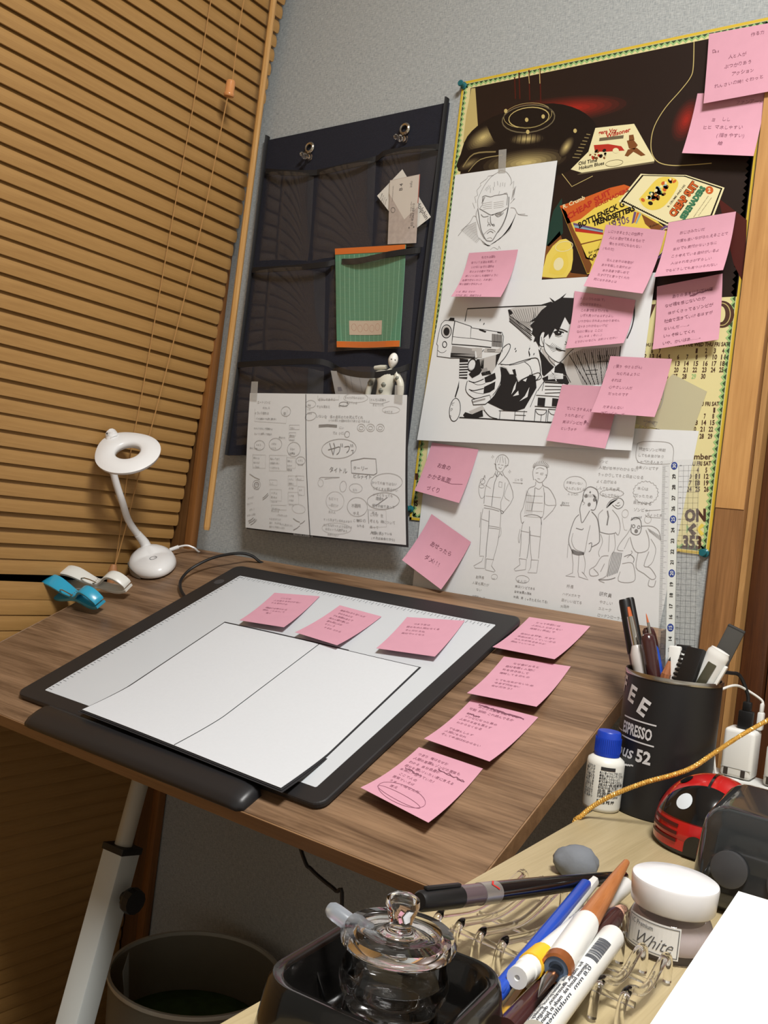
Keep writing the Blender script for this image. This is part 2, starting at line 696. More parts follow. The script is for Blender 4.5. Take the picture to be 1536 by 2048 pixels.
# window: casing, reveal boards, sash, pane
w = bpy.data.objects.new('window_1', None); COL.objects.link(w); w.location = (-1.2, -0.96, 0.0); struct(w)
g = G().box((-1.1225, -0.0085, 1.07), (0.017, 0.015, 2.10), bevel=0.003)
g.obj('casing', CASING, w, True)
G().box((-1.1225, WY0+0.02, 1.07), (0.017, 0.04, 2.10), bevel=0.003).obj('casing', CASING, w, True)
G().box((-1.1225, (WY0+WY1)/2, 2.135), (0.017, WY1-WY0-0.004, 0.03), bevel=0.003).obj('casing', CASING, w, True)
G().box((-1.235, -0.006, 1.06), (0.206, 0.010, 2.11)).obj('reveal_board', CASING_D, w, True)
G().box((-1.235, WY0+0.006, 1.06), (0.206, 0.010, 2.11)).obj('reveal_board', CASING_D, w, True)
G().box((-1.235, (WY0+WY1)/2, 0.012), (0.206, WY1-WY0-0.03, 0.022)).obj('sill', CASING_D, w, True)
SASH = mat('sash_metal', (70, 62, 52), 0.4, 0.6)
for k, (y0, y1) in enumerate(((-1.91, -0.97), (-0.97, -0.02))):
    g = G()
    g.box((-1.31, y0+0.02, 1.06), (0.03, 0.04, 2.05)); g.box((-1.31, y1-0.02, 1.06), (0.03, 0.04, 2.05))
    g.box((-1.31, (y0+y1)/2, 0.05), (0.03, y1-y0-0.08, 0.05)); g.box((-1.31, (y0+y1)/2, 2.07), (0.03, y1-y0-0.08, 0.05))
    s_ = g.obj('sash_frame', SASH, w, True)
    G().box((-1.31, (y0+y1)/2, 1.06), (0.005, y1-y0-0.08, 1.97)).obj('pane', mat('night_window_glass', (30, 32, 36), 0.03, 0, 0.5, 0.7, 1.5), s_, True)

# wooden post and dark closet door at the right end of the back wall
g = G().box(((PX0+PX1)/2, 0.022, 1.2), (PX1-PX0, 0.056, 2.4), bevel=0.0015, seg=1)
p_ = struct(g.obj('trim_1', POSTW))
G().box(((PX0+PX1)/2, -0.0064, 1.695), (PX1-PX0-0.002, 0.0008, 1.41)).obj('pale_veneer', wood('pale_veneer_wood', (172, 124, 70), (206, 158, 98), axis=2, scale=5, stretch=8, rough=0.5), p_)
PALE = wood('lit_wood_edge', (150, 108, 62), (188, 146, 92), axis=2, scale=8)
d_ = bpy.data.objects.new('door_1', None); COL.objects.link(d_); d_.location = (0.16, 0.03, 0); struct(d_)
G().box((PX1+0.0035, 0.028, 1.01), (0.006, 0.05, 2.02)).obj('post_lit_side', PALE, d_, True)  # pale strip paints the brightly lit side face of the post
G().box((-0.2555, 0.036, 1.01), (0.026, 0.028, 2.02), bevel=0.002).obj('door_stile', DOORW, d_, True)
G().box((0.19, 0.042, 1.01), (0.862, 0.022, 2.02)).obj('door_panel', DOORW, d_, True)

# ceiling lamp fitting (off frame)
cl = thing('ceiling_light', 'round white ceiling light fitting above the desk', 'ceiling light', (LAMP[0], LAMP[1], RZ))
g = G().lathe([(0, 0), (0.27, 0), (0.28, -0.01), (0.28, -0.035), (0.265, -0.045), (0, -0.045)], 40)
g.obj('housing', mat('lamp_housing_white', (230, 228, 222), 0.4), cl)

# ================================================================== wooden blind
BX0, BZ0, BK = -1.158, 0.854, 0.1192

def blind_x(z):
    push = 0.010*math.exp(-((z-0.825)/0.05)**2)      # the lamp and table edge press it back here
    return BX0+(max(z, 0.78)-BZ0)*BK-push if z > 0.70 else BX0+(0.78-BZ0)*BK

def hB(p, off=0.0):
    return hit(p, (1, 0, -BK), BX0+off-BK*BZ0)

SLATW = wood('blind_slat_wood', (146, 108, 58), (176, 136, 80), axis=1, scale=9, stretch=14, rough=0.5, contrast=(0.25, 0.75))
CORD = mat('blind_cord_tan', (176, 132, 78), 0.8)
blind = thing('venetian_blind', 'tan wooden slat blind with cords and a tilt wand at the window', 'blind', (-1.1, -0.96, 0.0))

def slat_mesh(L=1.88):
    g = G()
    a = radians(9)
    cdv = np.array([sin(a), 0, -cos(a)]); nv = np.array([cos(a), 0, sin(a)])
    us = [-1, -0.6, -0.2, 0.2, 0.6, 1]
    ys = [(-L/2, 0.72), (-L/2+0.0012, 0.9), (-L/2+0.004, 1), (L/2-0.004, 1), (L/2-0.0012, 0.9), (L/2, 0.72)]
    V = []; F = []
    m = len(us)
    for y, sc in ys:
        for side in (1, -1):
            for u in us:
                p = cdv*(u*sc*0.0124)+nv*(0.0016*(1-u*u)+side*0.0010)
                V.append((p[0], y, p[2]))
    R = 2*m
    for i in range(len(ys)-1):
        for k in range(m-1):
            F.append((i*R+k, i*R+k+1, (i+1)*R+k+1, (i+1)*R+k))
            F.append((i*R+m+k+1, i*R+m+k, (i+1)*R+m+k, (i+1)*R+m+k+1))
        F.append((i*R, (i+1)*R, (i+1)*R+m, i*R+m))
        F.append((i*R+m-1, i*R+2*m-1, (i+1)*R+2*m-1, (i+1)*R+m-1))
    for i in (0, len(ys)-1):
        for k in range(m-1):
            F.append((i*R+k, i*R+m+k, i*R+m+k+1, i*R+k+1))
    g.add(V, F, 0, True)
    return g.obj('slat', SLATW, mesh_only=True, auto=50)

SM = slat_mesh()
zl = 1.493+0.0218*25
YS = -0.0150-0.94
k = 0
while zl > 0.075:
    zc = zl+0.0112
    drop = 0.0; rx = 0.0
    if zl < 0.786:
        drop = -0.003
        rx = radians(-1.1) if zl > 0.66 else 0.0
    o = bpy.data.objects.new('slat', SM)
    COL.objects.link(o)
    o.parent = blind
    o.location = Vector((blind_x(zc)+random.uniform(-0.0006, 0.0006), YS+random.uniform(-0.0012, 0.0012), zc+drop+(0.003 if rx else 0)))-blind.location
    o.rotation_euler = (rx, random.uniform(-0.03, 0.03), 0)
    zl -= 0.0218
    k += 1
ztop = 1.493+0.0218*26.2
G().box((blind_x(ztop), YS, ztop+0.022), (0.04, 1.88, 0.04), bevel=0.003).obj('headrail', SLATW, blind, True)
G().box((blind_x(0.05), YS, 0.045), (0.022, 1.88, 0.014), bevel=0.003).obj('bottom_rail', SLATW, blind, True)
# ladder cord, pull cord with wooden bead and tassel, tilt wand
lad = [hB(p, 0.011) for p in ((447, -140), (422, 0), (387, 210), (352, 400), (316, 605), (282, 798), (262, 900), (247, 1010), (232, 1120), (222, 1165))]
G().tube(smooth_path(lad, 4), 0.0008, 6).obj('ladder_cord', CORD, blind, True)
for yy in (-0.9, -1.6):
    G().tube([(blind_x(z)+0.011, yy, z) for z in (2.05, 1.5, 0.9, 0.72, 0.3, 0.06)], 0.0008, 6).obj('ladder_cord', CORD, blind, True)
G().tube([(blind_x(z)+0.011, -0.36, z) for z in (0.745, 0.6, 0.3, 0.06)], 0.0008, 6).obj('ladder_cord', CORD, blind, True)
pull = [hB(p, 0.032) for p in ((520, -140), (488, 0), (475, 80), (465, 160))]
G().tube(smooth_path(pull, 4), 0.0009, 6).obj('pull_cord', CORD, blind, True)
pull = [hB(p, 0.032-0.012*i/6) for i, p in enumerate(((455, 195), (436, 290), (414, 400), (385, 530), (348, 680), (318, 798), (275, 960), (250, 1060), (229, 1136)))]
G().tube(smooth_path(pull, 4), 0.0009, 6).obj('pull_cord', CORD, blind, True)
BEAD = mat('bead_wood_glossy', (206, 140, 84), 0.22, coat=0.5)
b0 = hB((457.5, 193), 0.032); b1 = hB((462.5, 160), 0.032)
M, L = stickM(b0, b1)
G().lathe([(0, 0), (0.0072, 0), (0.0078, 0.0015), (0.0078, 0.004), (0.0070, 0.005), (0.0068, L-0.003), (0.0055, L-0.0006), (0, L)], 20, M=M @ ROTX).obj('cord_bead', BEAD, blind, True)
t0 = hB((225, 1150), 0.020); M, L = stickM(t0+np.array([0, 0, -0.016]), t0+np.array([0, 0, 0.016]))
G().lathe([(0, 0), (0.007, 0), (0.007, L*0.7), (0.004, L), (0, L)], 16, M=M @ ROTX).obj('cord_tassel', mat('tassel_wood', (170, 118, 76), 0.5), blind, True)
WAND = wood('wand_wood', (178, 132, 72), (204, 160, 100), axis=2, scale=12, rough=0.4)
wt = hY((558, -60), -0.05); wb = hY((413, 1060), -0.05)
wt = np.array([wb[0]+0.006, -0.05, 1.95])
G().tube([wb, wb+(wt-wb)*0.004, wt], [0.0042, 0.0050, 0.0050], 8, smooth=False).obj('tilt_wand', WAND, blind, True)

# ================================================================== drafting table
WALNUT = wood('walnut_laminate', (84, 62, 44), (152, 122, 94), axis=0, scale=4.2, stretch=10, rough=0.40, contrast=(0.36, 0.63), fine=0.28)
EDGEW = wood('walnut_lit_edge', (118, 88, 60), (150, 116, 82), axis=0, scale=6, stretch=14, rough=0.4)  # lighter walnut paints the light caught along the table edges
TX0, TX1, TS0, TS1, TTH = -1.136, -0.3335, -0.4475, 0.0, 0.016
dm = (TX0+TX1)/2
DMAT = frame(dpt(dm, (TS0+TS1)/2), DX, DE)
table = thing('drafting_table', 'walnut topped drafting table tilted down from the wall', 'table', M=Matrix.Translation((dm, -0.21, 0.0)))
FM = table.matrix_basis.inverted() @ DMAT
tw, td = TX1-TX0, TS1-TS0
g = G().box((0, 0, -TTH/2), (tw-0.002, td-0.002, TTH))
o = g.obj('table_top', WALNUT, table); o.matrix_local = FM
g = G()
g.box((0, -td/2, -TTH/2), (tw, 0.0016, TTH+0.0004), bevel=0.0004, seg=1)
o = g.obj('lit_edge_band', EDGEW, table); o.matrix_local = FM
o = G().box((tw/2, 0, -TTH/2), (0.0016, td, TTH+0.0004), bevel=0.0004, seg=1).obj('lit_edge_band', EDGEW, table); o.matrix_local = FM
o = G().box((-tw/2, 0, -TTH/2), (0.0016, td, TTH+0.0004), bevel=0.0004, seg=1).obj('lit_edge_band', EDGEW, table); o.matrix_local = FM
LEGW = mat('leg_grey_white_paint', (196, 202, 200), 0.45)
LEGD = mat('leg_tube_beige', (176, 172, 158), 0.4)
BLKP = mat('black_plastic', (20, 20, 21), 0.45)
ltop = hY((283, 1555), -0.28)
lbot = hX((150, 2048), ltop[0])
ldir = (lbot-ltop)/np.linalg.norm(lbot-ltop)
L0 = ltop-ldir*0.045
lfoot = ltop+ldir*((0.03-ltop[2])/ldir[2])
lj = hX((238, 1695), ltop[0])
jt = (lj[2]-ltop[2])/ldir[2]
LJ = ltop+ldir*jt
G().tube([L0, LJ+ldir*0.03], 0.0105, 20).obj('upper_leg_tube', LEGD, table, True)
ML, LL = stickM(LJ, lfoot)
g = G()
g.box((LL/2, 0, 0), (LL, 0.032, 0.032), bevel=0.003, M=ML @ Matrix.Rotation(radians(-6), 4, 'X'))
g.obj('lower_leg_column', LEGW, table, True)
g = G(); g.box((0.002, 0, 0), (0.008, 0.034, 0.034), bevel=0.001, M=ML @ Matrix.Rotation(radians(-6), 4, 'X'))
g.obj('collar', BLKP, table, True)
kn = LJ+ldir*0.05+np.array([0.027, 0.0, 0.0])
MK, _ = stickM(kn, kn+np.array([0.03, 0, 0]))
pr = [(0, -0.004), (0.006, -0.004), (0.006, 0.004), (0.014, 0.006), (0.015, 0.010), (0.014, 0.018), (0, 0.019)]
G().lathe(pr, 12, M=MK @ ROTX, smooth=False).obj('locking_knob', BLKP, table, True)
bk = dpt(ltop[0], -0.26, -TTH-0.008)
g = G().box((0, 0, 0), (0.07, 0.30, 0.014), bevel=0.002, M=frame(bk, DX, DE)); g.obj('tilt_bracket', BLKP, table, True)
g = G()
g.box((lfoot[0]+0.16, lfoot[1], 0.015), (0.62, 0.05, 0.03), bevel=0.004)
for sx in (-0.12, 0.44):
    g.box((lfoot[0]+sx, lfoot[1]+0.02, 0.0155), (0.04, 0.42, 0.031), bevel=0.004)
g.obj('base_frame', LEGW, table, True)

# light pad
BEZ = mat('light_pad_black_bezel', (38, 37, 38), 0.42)
PANEL = mat('light_pad_acrylic', (202, 207, 212), 0.28, sss=0.1)
c = [dcoord(p) for p in ((465, 1137), (1040, 1243), (652, 1631), (46, 1399))]
cx = sum(q[0] for q in c)/4; cs = sum(q[1] for q in c)/4
pw = (c[1][0]-c[0][0]+c[2][0]-c[3][0])/2; pd = (c[0][1]-c[3][1]+c[1][1]-c[2][1])/2
prot = math.atan2(c[1][1]-c[0][1]+c[2][1]-c[3][1], c[1][0]-c[0][0]+c[2][0]-c[3][0])
PT = 0.0075
pad = thing('light_pad', 'white tracing light pad with a wide black bezel on the drafting table', 'light pad',
            M=frame(dpt(cx, cs), DX*cos(prot)+DE*sin(prot), DE*cos(prot)-DX*sin(prot)))
g = G().rbox(pw, pd, 0.0002, PT, 0.012, edge=0.002)
bez = g.obj('bezel', BEZ, pad)
ci = [dcoord(p, PT) for p in ((465, 1153), (987, 1244), (643, 1579), (99, 1384))]
iw = (ci[1][0]-ci[0][0]+ci[2][0]-ci[3][0])/2; idp = (ci[0][1]-ci[3][1]+ci[1][1]-ci[2][1])/2
icx = sum(q[0] for q in ci)/4-cx; ics = sum(q[1] for q in ci)/4-cs
g = G().rbox(iw, idp, PT-0.001, PT+0.0003, 0.002, M=Matrix.Translation((icx, ics, 0)))
pan = g.obj('diffuser_panel', PANEL, pad)
RUL = mat('pad_ruler_ink', (118, 122, 126), 0.5)
g = G()
n = int(iw/0.005)
zz = PT+0.0005
for i in range(n+1):
    x = icx-iw/2+0.004+i*0.005
    if x > icx+iw/2-0.004:
        break
    h = 0.0065 if i % 2 == 0 else 0.004
    y1 = ics+idp/2-0.002
    g.add([(x-0.0004, y1-h, zz), (x+0.0004, y1-h, zz), (x+0.0004, y1, zz), (x-0.0004, y1, zz)], [(0, 1, 2, 3)])
for i in range(int(idp/0.005)+1):
    y = ics+idp/2-0.004-i*0.005
    if y < ics-idp/2+0.004:
        break
    h = 0.0065 if i % 2 == 0 else 0.004
    x1 = icx-iw/2+0.002
    g.add([(x1, y-0.0004, zz), (x1+h, y-0.0004, zz), (x1+h, y+0.0004, zz), (x1, y+0.0004, zz)], [(0, 1, 2, 3)])
g.obj('ruler_ticks', RUL, pan)
bx, bs = dcoord((437, 1164), PT)
g = G().lathe([(0, 0), (0.0075, 0), (0.0075, 0.0004), (0, 0.0004)], 24, M=Matrix.Translation((bx-cx, bs-cs, PT)))
g.obj('touch_button', mat('pad_button_grey', (66, 66, 68), 0.4), pad)

# paper stop bar on the front edge of the table
q0 = dcoord((70, 1438)); q1 = dcoord((510, 1603))
blen = q1[0]-q0[0]
bcx = (q0[0]+q1[0])/2
bar = thing('paper_stop_bar', 'matte black paper stop bar along the front edge of the drafting table', 'stop bar',
            M=frame(dpt(bcx, TS0+0.016), DX, DE))
V = []; F = []
prof = [(-0.019, 0.0003), (-0.0205, 0.003), (-0.019, 0.007), (-0.012, 0.0115), (0.0, 0.013), (0.009, 0.0128), (0.0125, 0.011), (0.0135, 0.0085), (0.0135, 0.0003)]
xs = [(-blen/2, 0.5), (-blen/2+0.004, 0.8), (-blen/2+0.012, 1), (blen/2-0.028, 1), (blen/2-0.016, 0.97), (blen/2-0.006, 0.84), (blen/2, 0.55)]
m = len(prof)
for x, sc in xs:
    V += [(x, 0.0+(y+0.003)*min(1, sc+0.15)-0.003, z*sc) for y, z in prof]
for i in range(len(xs)-1):
    for k in range(m):
        k2 = (k+1) % m
        F.append((i*m+k, i*m+k2, (i+1)*m+k2, (i+1)*m+k))
F.append(tuple(range(m-1, -1, -1))); F.append(tuple(range((len(xs)-1)*m, len(xs)*m)))
G().add(V, F, 0, True).obj('bar_body', mat('stop_bar_black', (34, 34, 36), 0.38), bar, auto=60)

# sheets lying on the light pad
PAPER = mat('drawing_paper_white', (208, 212, 217), 0.75, var=0.012, vscale=300)
BLKLINE = mat('black_ink', (22, 22, 24), 0.6)
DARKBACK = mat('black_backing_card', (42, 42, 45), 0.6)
PZ = PT+0.0008
pc = [desk(p, PZ+0.001) for p in ((449, 1245.5), (837, 1333.5), (565, 1591), (168.6, 1433))]

def frontlift(a, b):
    return 0.009*max(0, (b-0.70)/0.30)**1.3+0.0006*sin(a*5)

def sheet_thing(name, label, cat, sh, mats, nx=18, ny=24, group=None, part='paper'):
    cpt = sum(sh.C)/4
    o = thing(name, label, cat, cpt, group=group)
    sh.body(nx, ny).obj(part, mats, o, world=True)
    return o

for i, (dx, ds, lab) in enumerate(((0.004, -0.003, 'black backing card under the blank two-page manuscript sheet'), (0.002, -0.0015, 'thin black card just beneath the blank manuscript sheet'))):
    C = [p+DX*(dx*1.05 if j in (1, 2) else -dx*1.05)+DE*(ds*1.2 if j in (2, 3) else -ds*1.45)-DN*(0.0014-0.0006*i) for j, p in enumerate(pc)]
    S_ = Sheet(C, frontlift, 0.0004)
    sheet_thing('backing_card', lab, 'card', S_, DARKBACK)
S_ = Sheet(pc, frontlift, 0.0004)
ms = sheet_thing('manuscript_sheet', 'blank white landscape sheet with one centre line, lying on the light pad', 'paper', S_, PAPER)
ik = Ink(S_, 0.0004)
a0 = S_.st(626.7, 1294); a1 = S_.st(350, 1503)
xm = (a0[0]+a1[0])/2
ik.unit().stroke([(a0[0]+(a1[0]-a0[0])*t, t*0.998+0.001) for t in [i/48 for i in range(49)]], 0.0009, 0)
ik.obj('centre_line', BLKLINE, ms)

# pad cable
CBL = mat('black_cable_rubber', (26, 26, 27), 0.5)
pts = [desk((372, 1196), 0.005), desk((362, 1180), 0.007), desk((362, 1160), 0.009), desk((383, 1137), 0.013), desk((425, 1116), 0.019), desk((470, 1107), 0.020), desk((497, 1109), 0.014)]
e = desk((516, 1121), 0.004)
pts += [e, np.array([e[0]+0.012, -0.006, e[2]-0.02]), np.array([e[0]+0.02, -0.0045, e[2]-0.12])]
cb = thing('usb_cable', 'black cable looping from the light pad over the back edge of the table', 'cable', desk((378, 1193), 0.004))
G().tube(smooth_path(pts, 6), 0.0022, 8).obj('cord', CBL, cb, True)
G().box((0, 0, 0.0), (0.010, 0.009, 0.006), bevel=0.001, M=frame(desk((376, 1195), 0.0042), DX, DE)).obj('plug', BLKP, cb, True)

# ================================================================== desk lamp
LWHITE = mat('lamp_white_plastic', (232, 232, 232), 0.28, coat=0.2)
LGREY = mat('lamp_side_shade_grey', (150, 148, 142), 0.45)  # grey tone stands for shade on the white base
lb = desk((309, 1138), 0.0)
ax = DX*0.88-DE*0.47
lamp = thing('desk_lamp', 'white ring-head desk lamp with gooseneck on the drafting table', 'lamp', M=frame(lb, ax, np.cross(DN, ax)))
g = G()
n = 40
rings = [(0.90, 0.0012), (1.0, 0.004), (1.0, 0.009), (0.97, 0.013), (0.88, 0.0175), (0.70, 0.021), (0.45, 0.0232), (0.2, 0.024)]
V = []; F = []
for sc, z in rings:
    for k in range(n):
        a = 2*pi*k/n
        x = 0.049*cos(a); y = 0.035*sin(a)*(1.0-0.12*cos(a))
        hump = 1+0.42*max(0, -x/0.05)
        V.append((x*sc, y*sc, z*hump if z > 0.004 else z))
V.append((0, 0, 0.0242))
for i in range(len(rings)-1):
    for k in range(n):
        k2 = (k+1) % n
        F.append((i*n+k, i*n+k2, (i+1)*n+k2, (i+1)*n+k))
t_ = (len(rings)-1)*n
for k in range(n):
    F.append((t_+k, t_+(k+1) % n, len(V)-1))
F.append(tuple(range(n-1, -1, -1)))
base = g.add(V, F, 0, True).obj('base', LWHITE, lamp, auto=70)
# grey strip painting shade on the base side and its two tiny sockets
V = []; F = []
m = 14
for k in range(m+1):
    a = radians(205+k*100/m)
    for sc, z in ((1.012, 0.002), (1.012, 0.004+0.011*sin(pi*k/m)**0.8)):
        x = 0.049*cos(a)*sc; y = 0.035*sin(a)*(1.0-0.12*cos(a))*sc
        V.append((x, y, z))
for k in range(m):
    F.append((2*k, 2*k+2, 2*k+3, 2*k+1))
G().add(V, F, 0, True).obj('side_shade', LGREY, base)
g = G()
for aa, r in ((255, 0.0018), (244, 0.0011)):
    a = radians(aa); x = 0.0502*cos(a); y = 0.0362*sin(a)*(1-0.12*cos(a))
    g.lathe([(0, 0), (r, 0), (r, 0.0006), (0, 0.0006)], 12, M=Matrix.Translation((x, y, 0.008)) @ Matrix.Rotation(radians(90), 4, 'X'))
g.obj('socket', BLKP, base)
# power symbol
g = G()
ri, ro = 0.0048, 0.0056
pts = [radians(100+k*340/24) for k in range(25)]
V = [(0.016+r*cos(a), r*sin(a), 0.0246-0.0000*r) for a in pts for r in (ri, ro)]
g.add(V, [(2*k, 2*k+1, 2*k+3, 2*k+2) for k in range(24)])
g.add([(0.0156, 0.001, 0.0247), (0.0164, 0.001, 0.0247), (0.0164, 0.0062, 0.0247), (0.0156, 0.0062, 0.0247)], [(0, 1, 2, 3)])
for v in range(len(g.V)):
    x, y, z = g.V[v]
    rr = math.hypot(x/0.049, y/0.035)
    zz = np.interp(rr, [0, 0.2, 0.45, 0.70, 0.88], [0.0242, 0.024, 0.0232, 0.021, 0.0175])
    g.V[v] = (x, y, zz+0.0004)
g.obj('power_symbol', mat('symbol_grey', (90, 90, 94), 0.5), base)
nb = np.array((lamp.matrix_basis @ Vector((-0.031, 0.0, 0.030)))[:])
nx_ = float(nb[0])
lx = [nx_+(-1.122-nx_)*t_ for t_ in (0.15, 0.35, 0.6, 0.8, 0.95, 1.0)]
neck = [nb-np.array([0, 0, 0.016]), nb, hX((259, 1045), lx[0]), hX((245, 1005), lx[1]), hX((232, 965), lx[2]), hX((222, 925), lx[3]), hX((219, 892), lx[4]), hX((224, 872), lx[5])]
G().tube(smooth_path([nb-np.array([0, 0, 0.018]), nb, (nb+hX((259, 1045), lx[0]))/2], 4), [0.013, 0.012, 0.0105, 0.009, 0.0082, 0.0074, 0.0066, 0.0062, 0.006], 16).obj('neck_socket', LWHITE, lamp, True)
G().tube(smooth_path(neck, 6), 0.0053, 14).obj('gooseneck', LWHITE, lamp, True)
hc = hX((256, 906), -1.080)
cdir = (CAM-hc)*np.array([1, 1, 0]); cdir /= np.linalg.norm(cdir)
rdir = np.cross(cdir, np.array([0, 0, 1.0]))*-1
nrm = 0.80*np.array([0, 0, 1.0])+0.66*cdir-0.30*rdir
nrm /= np.linalg.norm(nrm)
top_dir = np.array(neck[-1])-hc
HM = frame(hc, np.cross(np.cross(nrm, top_dir), nrm), np.cross(nrm, top_dir))
prof = [(0.0185, -0.005), (0.0176, 0.0), (0.0184, 0.0036), (0.0215, 0.0054), (0.031, 0.0056), (0.040, 0.0036), (0.0462, 0.0002), (0.0450, -0.0040), (0.040, -0.0058), (0.026, -0.0060)]
g = G()
nn = 48
V = []; F = []
for k in range(nn):
    a = 2*pi*k/nn
    bulge = 1+0.22*max(0, cos(a))**6
    for r, z in prof:
        rr = r if r < 0.025 else r*(1+(bulge-1)*(r-0.025)/0.022)
        V.append((rr*cos(a), rr*sin(a), z))
m = len(prof)
for k in range(nn):
    for i in range(m):
        F.append((k*m+i, k*m+(i+1) % m, ((k+1) % nn)*m+(i+1) % m, ((k+1) % nn)*m+i))
g.add(V, F, 0, True, HM)
hd = g.obj('ring_head', LWHITE, lamp, True, auto=75)
nubb = np.array(neck[-1])
edge = np.array((HM @ Vector((0.050, 0, 0)))[:])
G().tube(smooth_path([edge+(hc-edge)*0.15, edge+(nubb-edge)*0.5+nrm*0.001, nubb+np.array([0, 0, 0.001]), np.array(neck[-2])], 6), [0.008]*6+[0.009]*6+[0.0075]*6+[0.0062], 14).obj('head_joint', LWHITE, hd, True)
g = G().lathe([(0.024, -0.0064), (0.040, -0.0064), (0.040, -0.0070), (0.024, -0.0070)], 40, M=HM, closed=True)
g.obj('light_diffuser', mat('lamp_diffuser', (238, 238, 232), 0.5), hd, True)
wc = [desk((340, 1100), 0.012), desk((356, 1094), 0.014), desk((372, 1091), 0.014), desk((384, 1094), 0.010), desk((394, 1101), 0.003)]
e = wc[-1]
wc += [np.array([e[0]+0.006, -0.005, e[2]-0.02]), np.array([e[0]+0.01, -0.0045, e[2]-0.12])]
lc = thing('lamp_cable', 'thin white cable from the desk lamp base over the table edge', 'cable', wc[0])
G().tube(smooth_path(wc, 6), 0.0015, 8).obj('cord', LWHITE, lc, True)
G().tube([wc[0], wc[1]*0.9+wc[2]*0.1], 0.0032, 10).obj('plug', LWHITE, lc, True)

# ================================================================== laundry clips
def clip(label, col, pA, pB, h, roll):
    m_ = mat('clip_plastic_'+label.split()[0], col, 0.3, coat=0.2)
    a = desk(pA, h); b = desk(pB, h)
    d = b-a; L = np.linalg.norm(d)
    M = frame(a, d, np.cross(DN, d)) @ Matrix.Rotation(roll, 4, 'X')
    t = thing('laundry_clip', label, 'clip', M=M)
    prof = [(0.0, 0.012), (0.06, 0.0185), (0.16, 0.021), (0.28, 0.018), (0.40, 0.010), (0.50, 0.0045), (0.58, 0.0035), (0.66, 0.009), (0.74, 0.0165), (0.82, 0.0195), (0.90, 0.017), (0.96, 0.011), (1.0, 0.005)]
    wid = [0.45, 0.85, 1.0, 1.0, 0.9, 0.72, 0.62, 0.66, 0.72, 0.76, 0.78, 0.78, 0.74]
    for sgn in (1, -1):
        V = []; F = []
        P = smooth_path([(x*L, 0.0, z*(1 if sgn > 0 else -0.32)) for x, z in prof], 3)
        Wd = np.interp(np.linspace(0, 1, len(P)), np.linspace(0, 1, len(wid)), wid)
        for i, p in enumerate(P):
            w2 = 0.0105*Wd[i]
            for yy, zz in ((-w2, 0), (-w2*0.8, 0.0012), (w2*0.8, 0.0012), (w2, 0), (w2, -0.0034), (-w2, -0.0034)):
                V.append((p[0], yy, p[2]+zz))
        for i in range(len(P)-1):
            for k in range(6):
                F.append((i*6+k, i*6+(k+1) % 6, (i+1)*6+(k+1) % 6, (i+1)*6+k))
        F.append((5, 4, 3, 2, 1, 0)); F.append(tuple((len(P)-1)*6+k for k in range(6)))
        G().add(V, F, 0, True).obj('jaw', m_, t, auto=50)
    sp = mat('spring_steel', (190, 180, 160), 0.25, 1.0)
    pts = []
    for k in range(60):
        a_ = k/59*2*pi*4
        pts.append((0.53*L+0.0042*cos(a_), -0.007+0.014*k/59, 0.0042*sin(a_)))
    pts = [(0.40*L, -0.008, 0.0135), (0.46*L, -0.0085, 0.015), (0.53*L, -0.0085, 0.013), (0.60*L, -0.0075, 0.008)]+pts[5:]
    G().tube(pts, 0.0009, 6).obj('spring', sp, t)
    return t

clip('white plastic laundry clip lying on the back corner of the drafting table', (222, 222, 216), (126, 1160), (256, 1172), 0.020, radians(12))
clip('blue plastic laundry clip overhanging the edge of the drafting table', (52, 160, 196), (98, 1176), (200, 1205), 0.017, radians(14))

# ================================================================== sticky notes
PINK = mat('sticky_pink', (208, 153, 171), 0.75, var=0.02, vscale=60)
PENCIL_P = mat('pencil_on_pink', (150, 98, 118), 0.8)
PENCIL_PD = mat('pencil_heavy_on_pink', (124, 76, 94), 0.8)
rs = random.Random(11)
BLOB = 'のはをがとにでもいくしたなかるれんてさこうよりまあえきっめわ人生自分死何見時間気持考夢'

def gib(n):
    return ''.join(rs.choice(BLOB) for _ in range(n))

def wall_sticky(label, px, y0, lift, lines, size=0.0058, pitch=None, start=(0.10, 0.05), ang=0.0, extra=None, side=0.0, pw=1.9, dark=False):
    """px: TL TR BR BL in the photo, top edge stuck at depth y0, bottom lifted"""
    C = [hY(px[0], y0), hY(px[1], y0-side), hY(px[2], y0-lift-side*0.6), hY(px[3], y0-lift)]
    def curl(a, b):
        return lift*(b**pw-b)
    S = Sheet(C, curl, 0.0002)
    t = sheet_thing('sticky_note', label, 'sticky note', S, PINK, 8, 10, 'pink sticky notes on the wall sheets')
    ik = Ink(S, 0.0003)
    ik.unit()
    ik.hand(lines, start, size, pitch or size*1.35, 1 if dark else 0, ang=ang, rnd=rs)
    if extra:
        extra(ik)
    ik.obj('handwriting', [PENCIL_P, PENCIL_PD], t)
    return t

def scratch(ik, a, b, n=3, w=0.0012, mi=1):
    for k in range(n):
        pts = []
        for i in range(14):
            t = i/13
            pts.append((a[0]+(b[0]-a[0])*t, a[1]+(b[1]-a[1])*t+rs.uniform(-0.016, 0.016)))
        ik.stroke(pts, w*0.6, mi, 1)

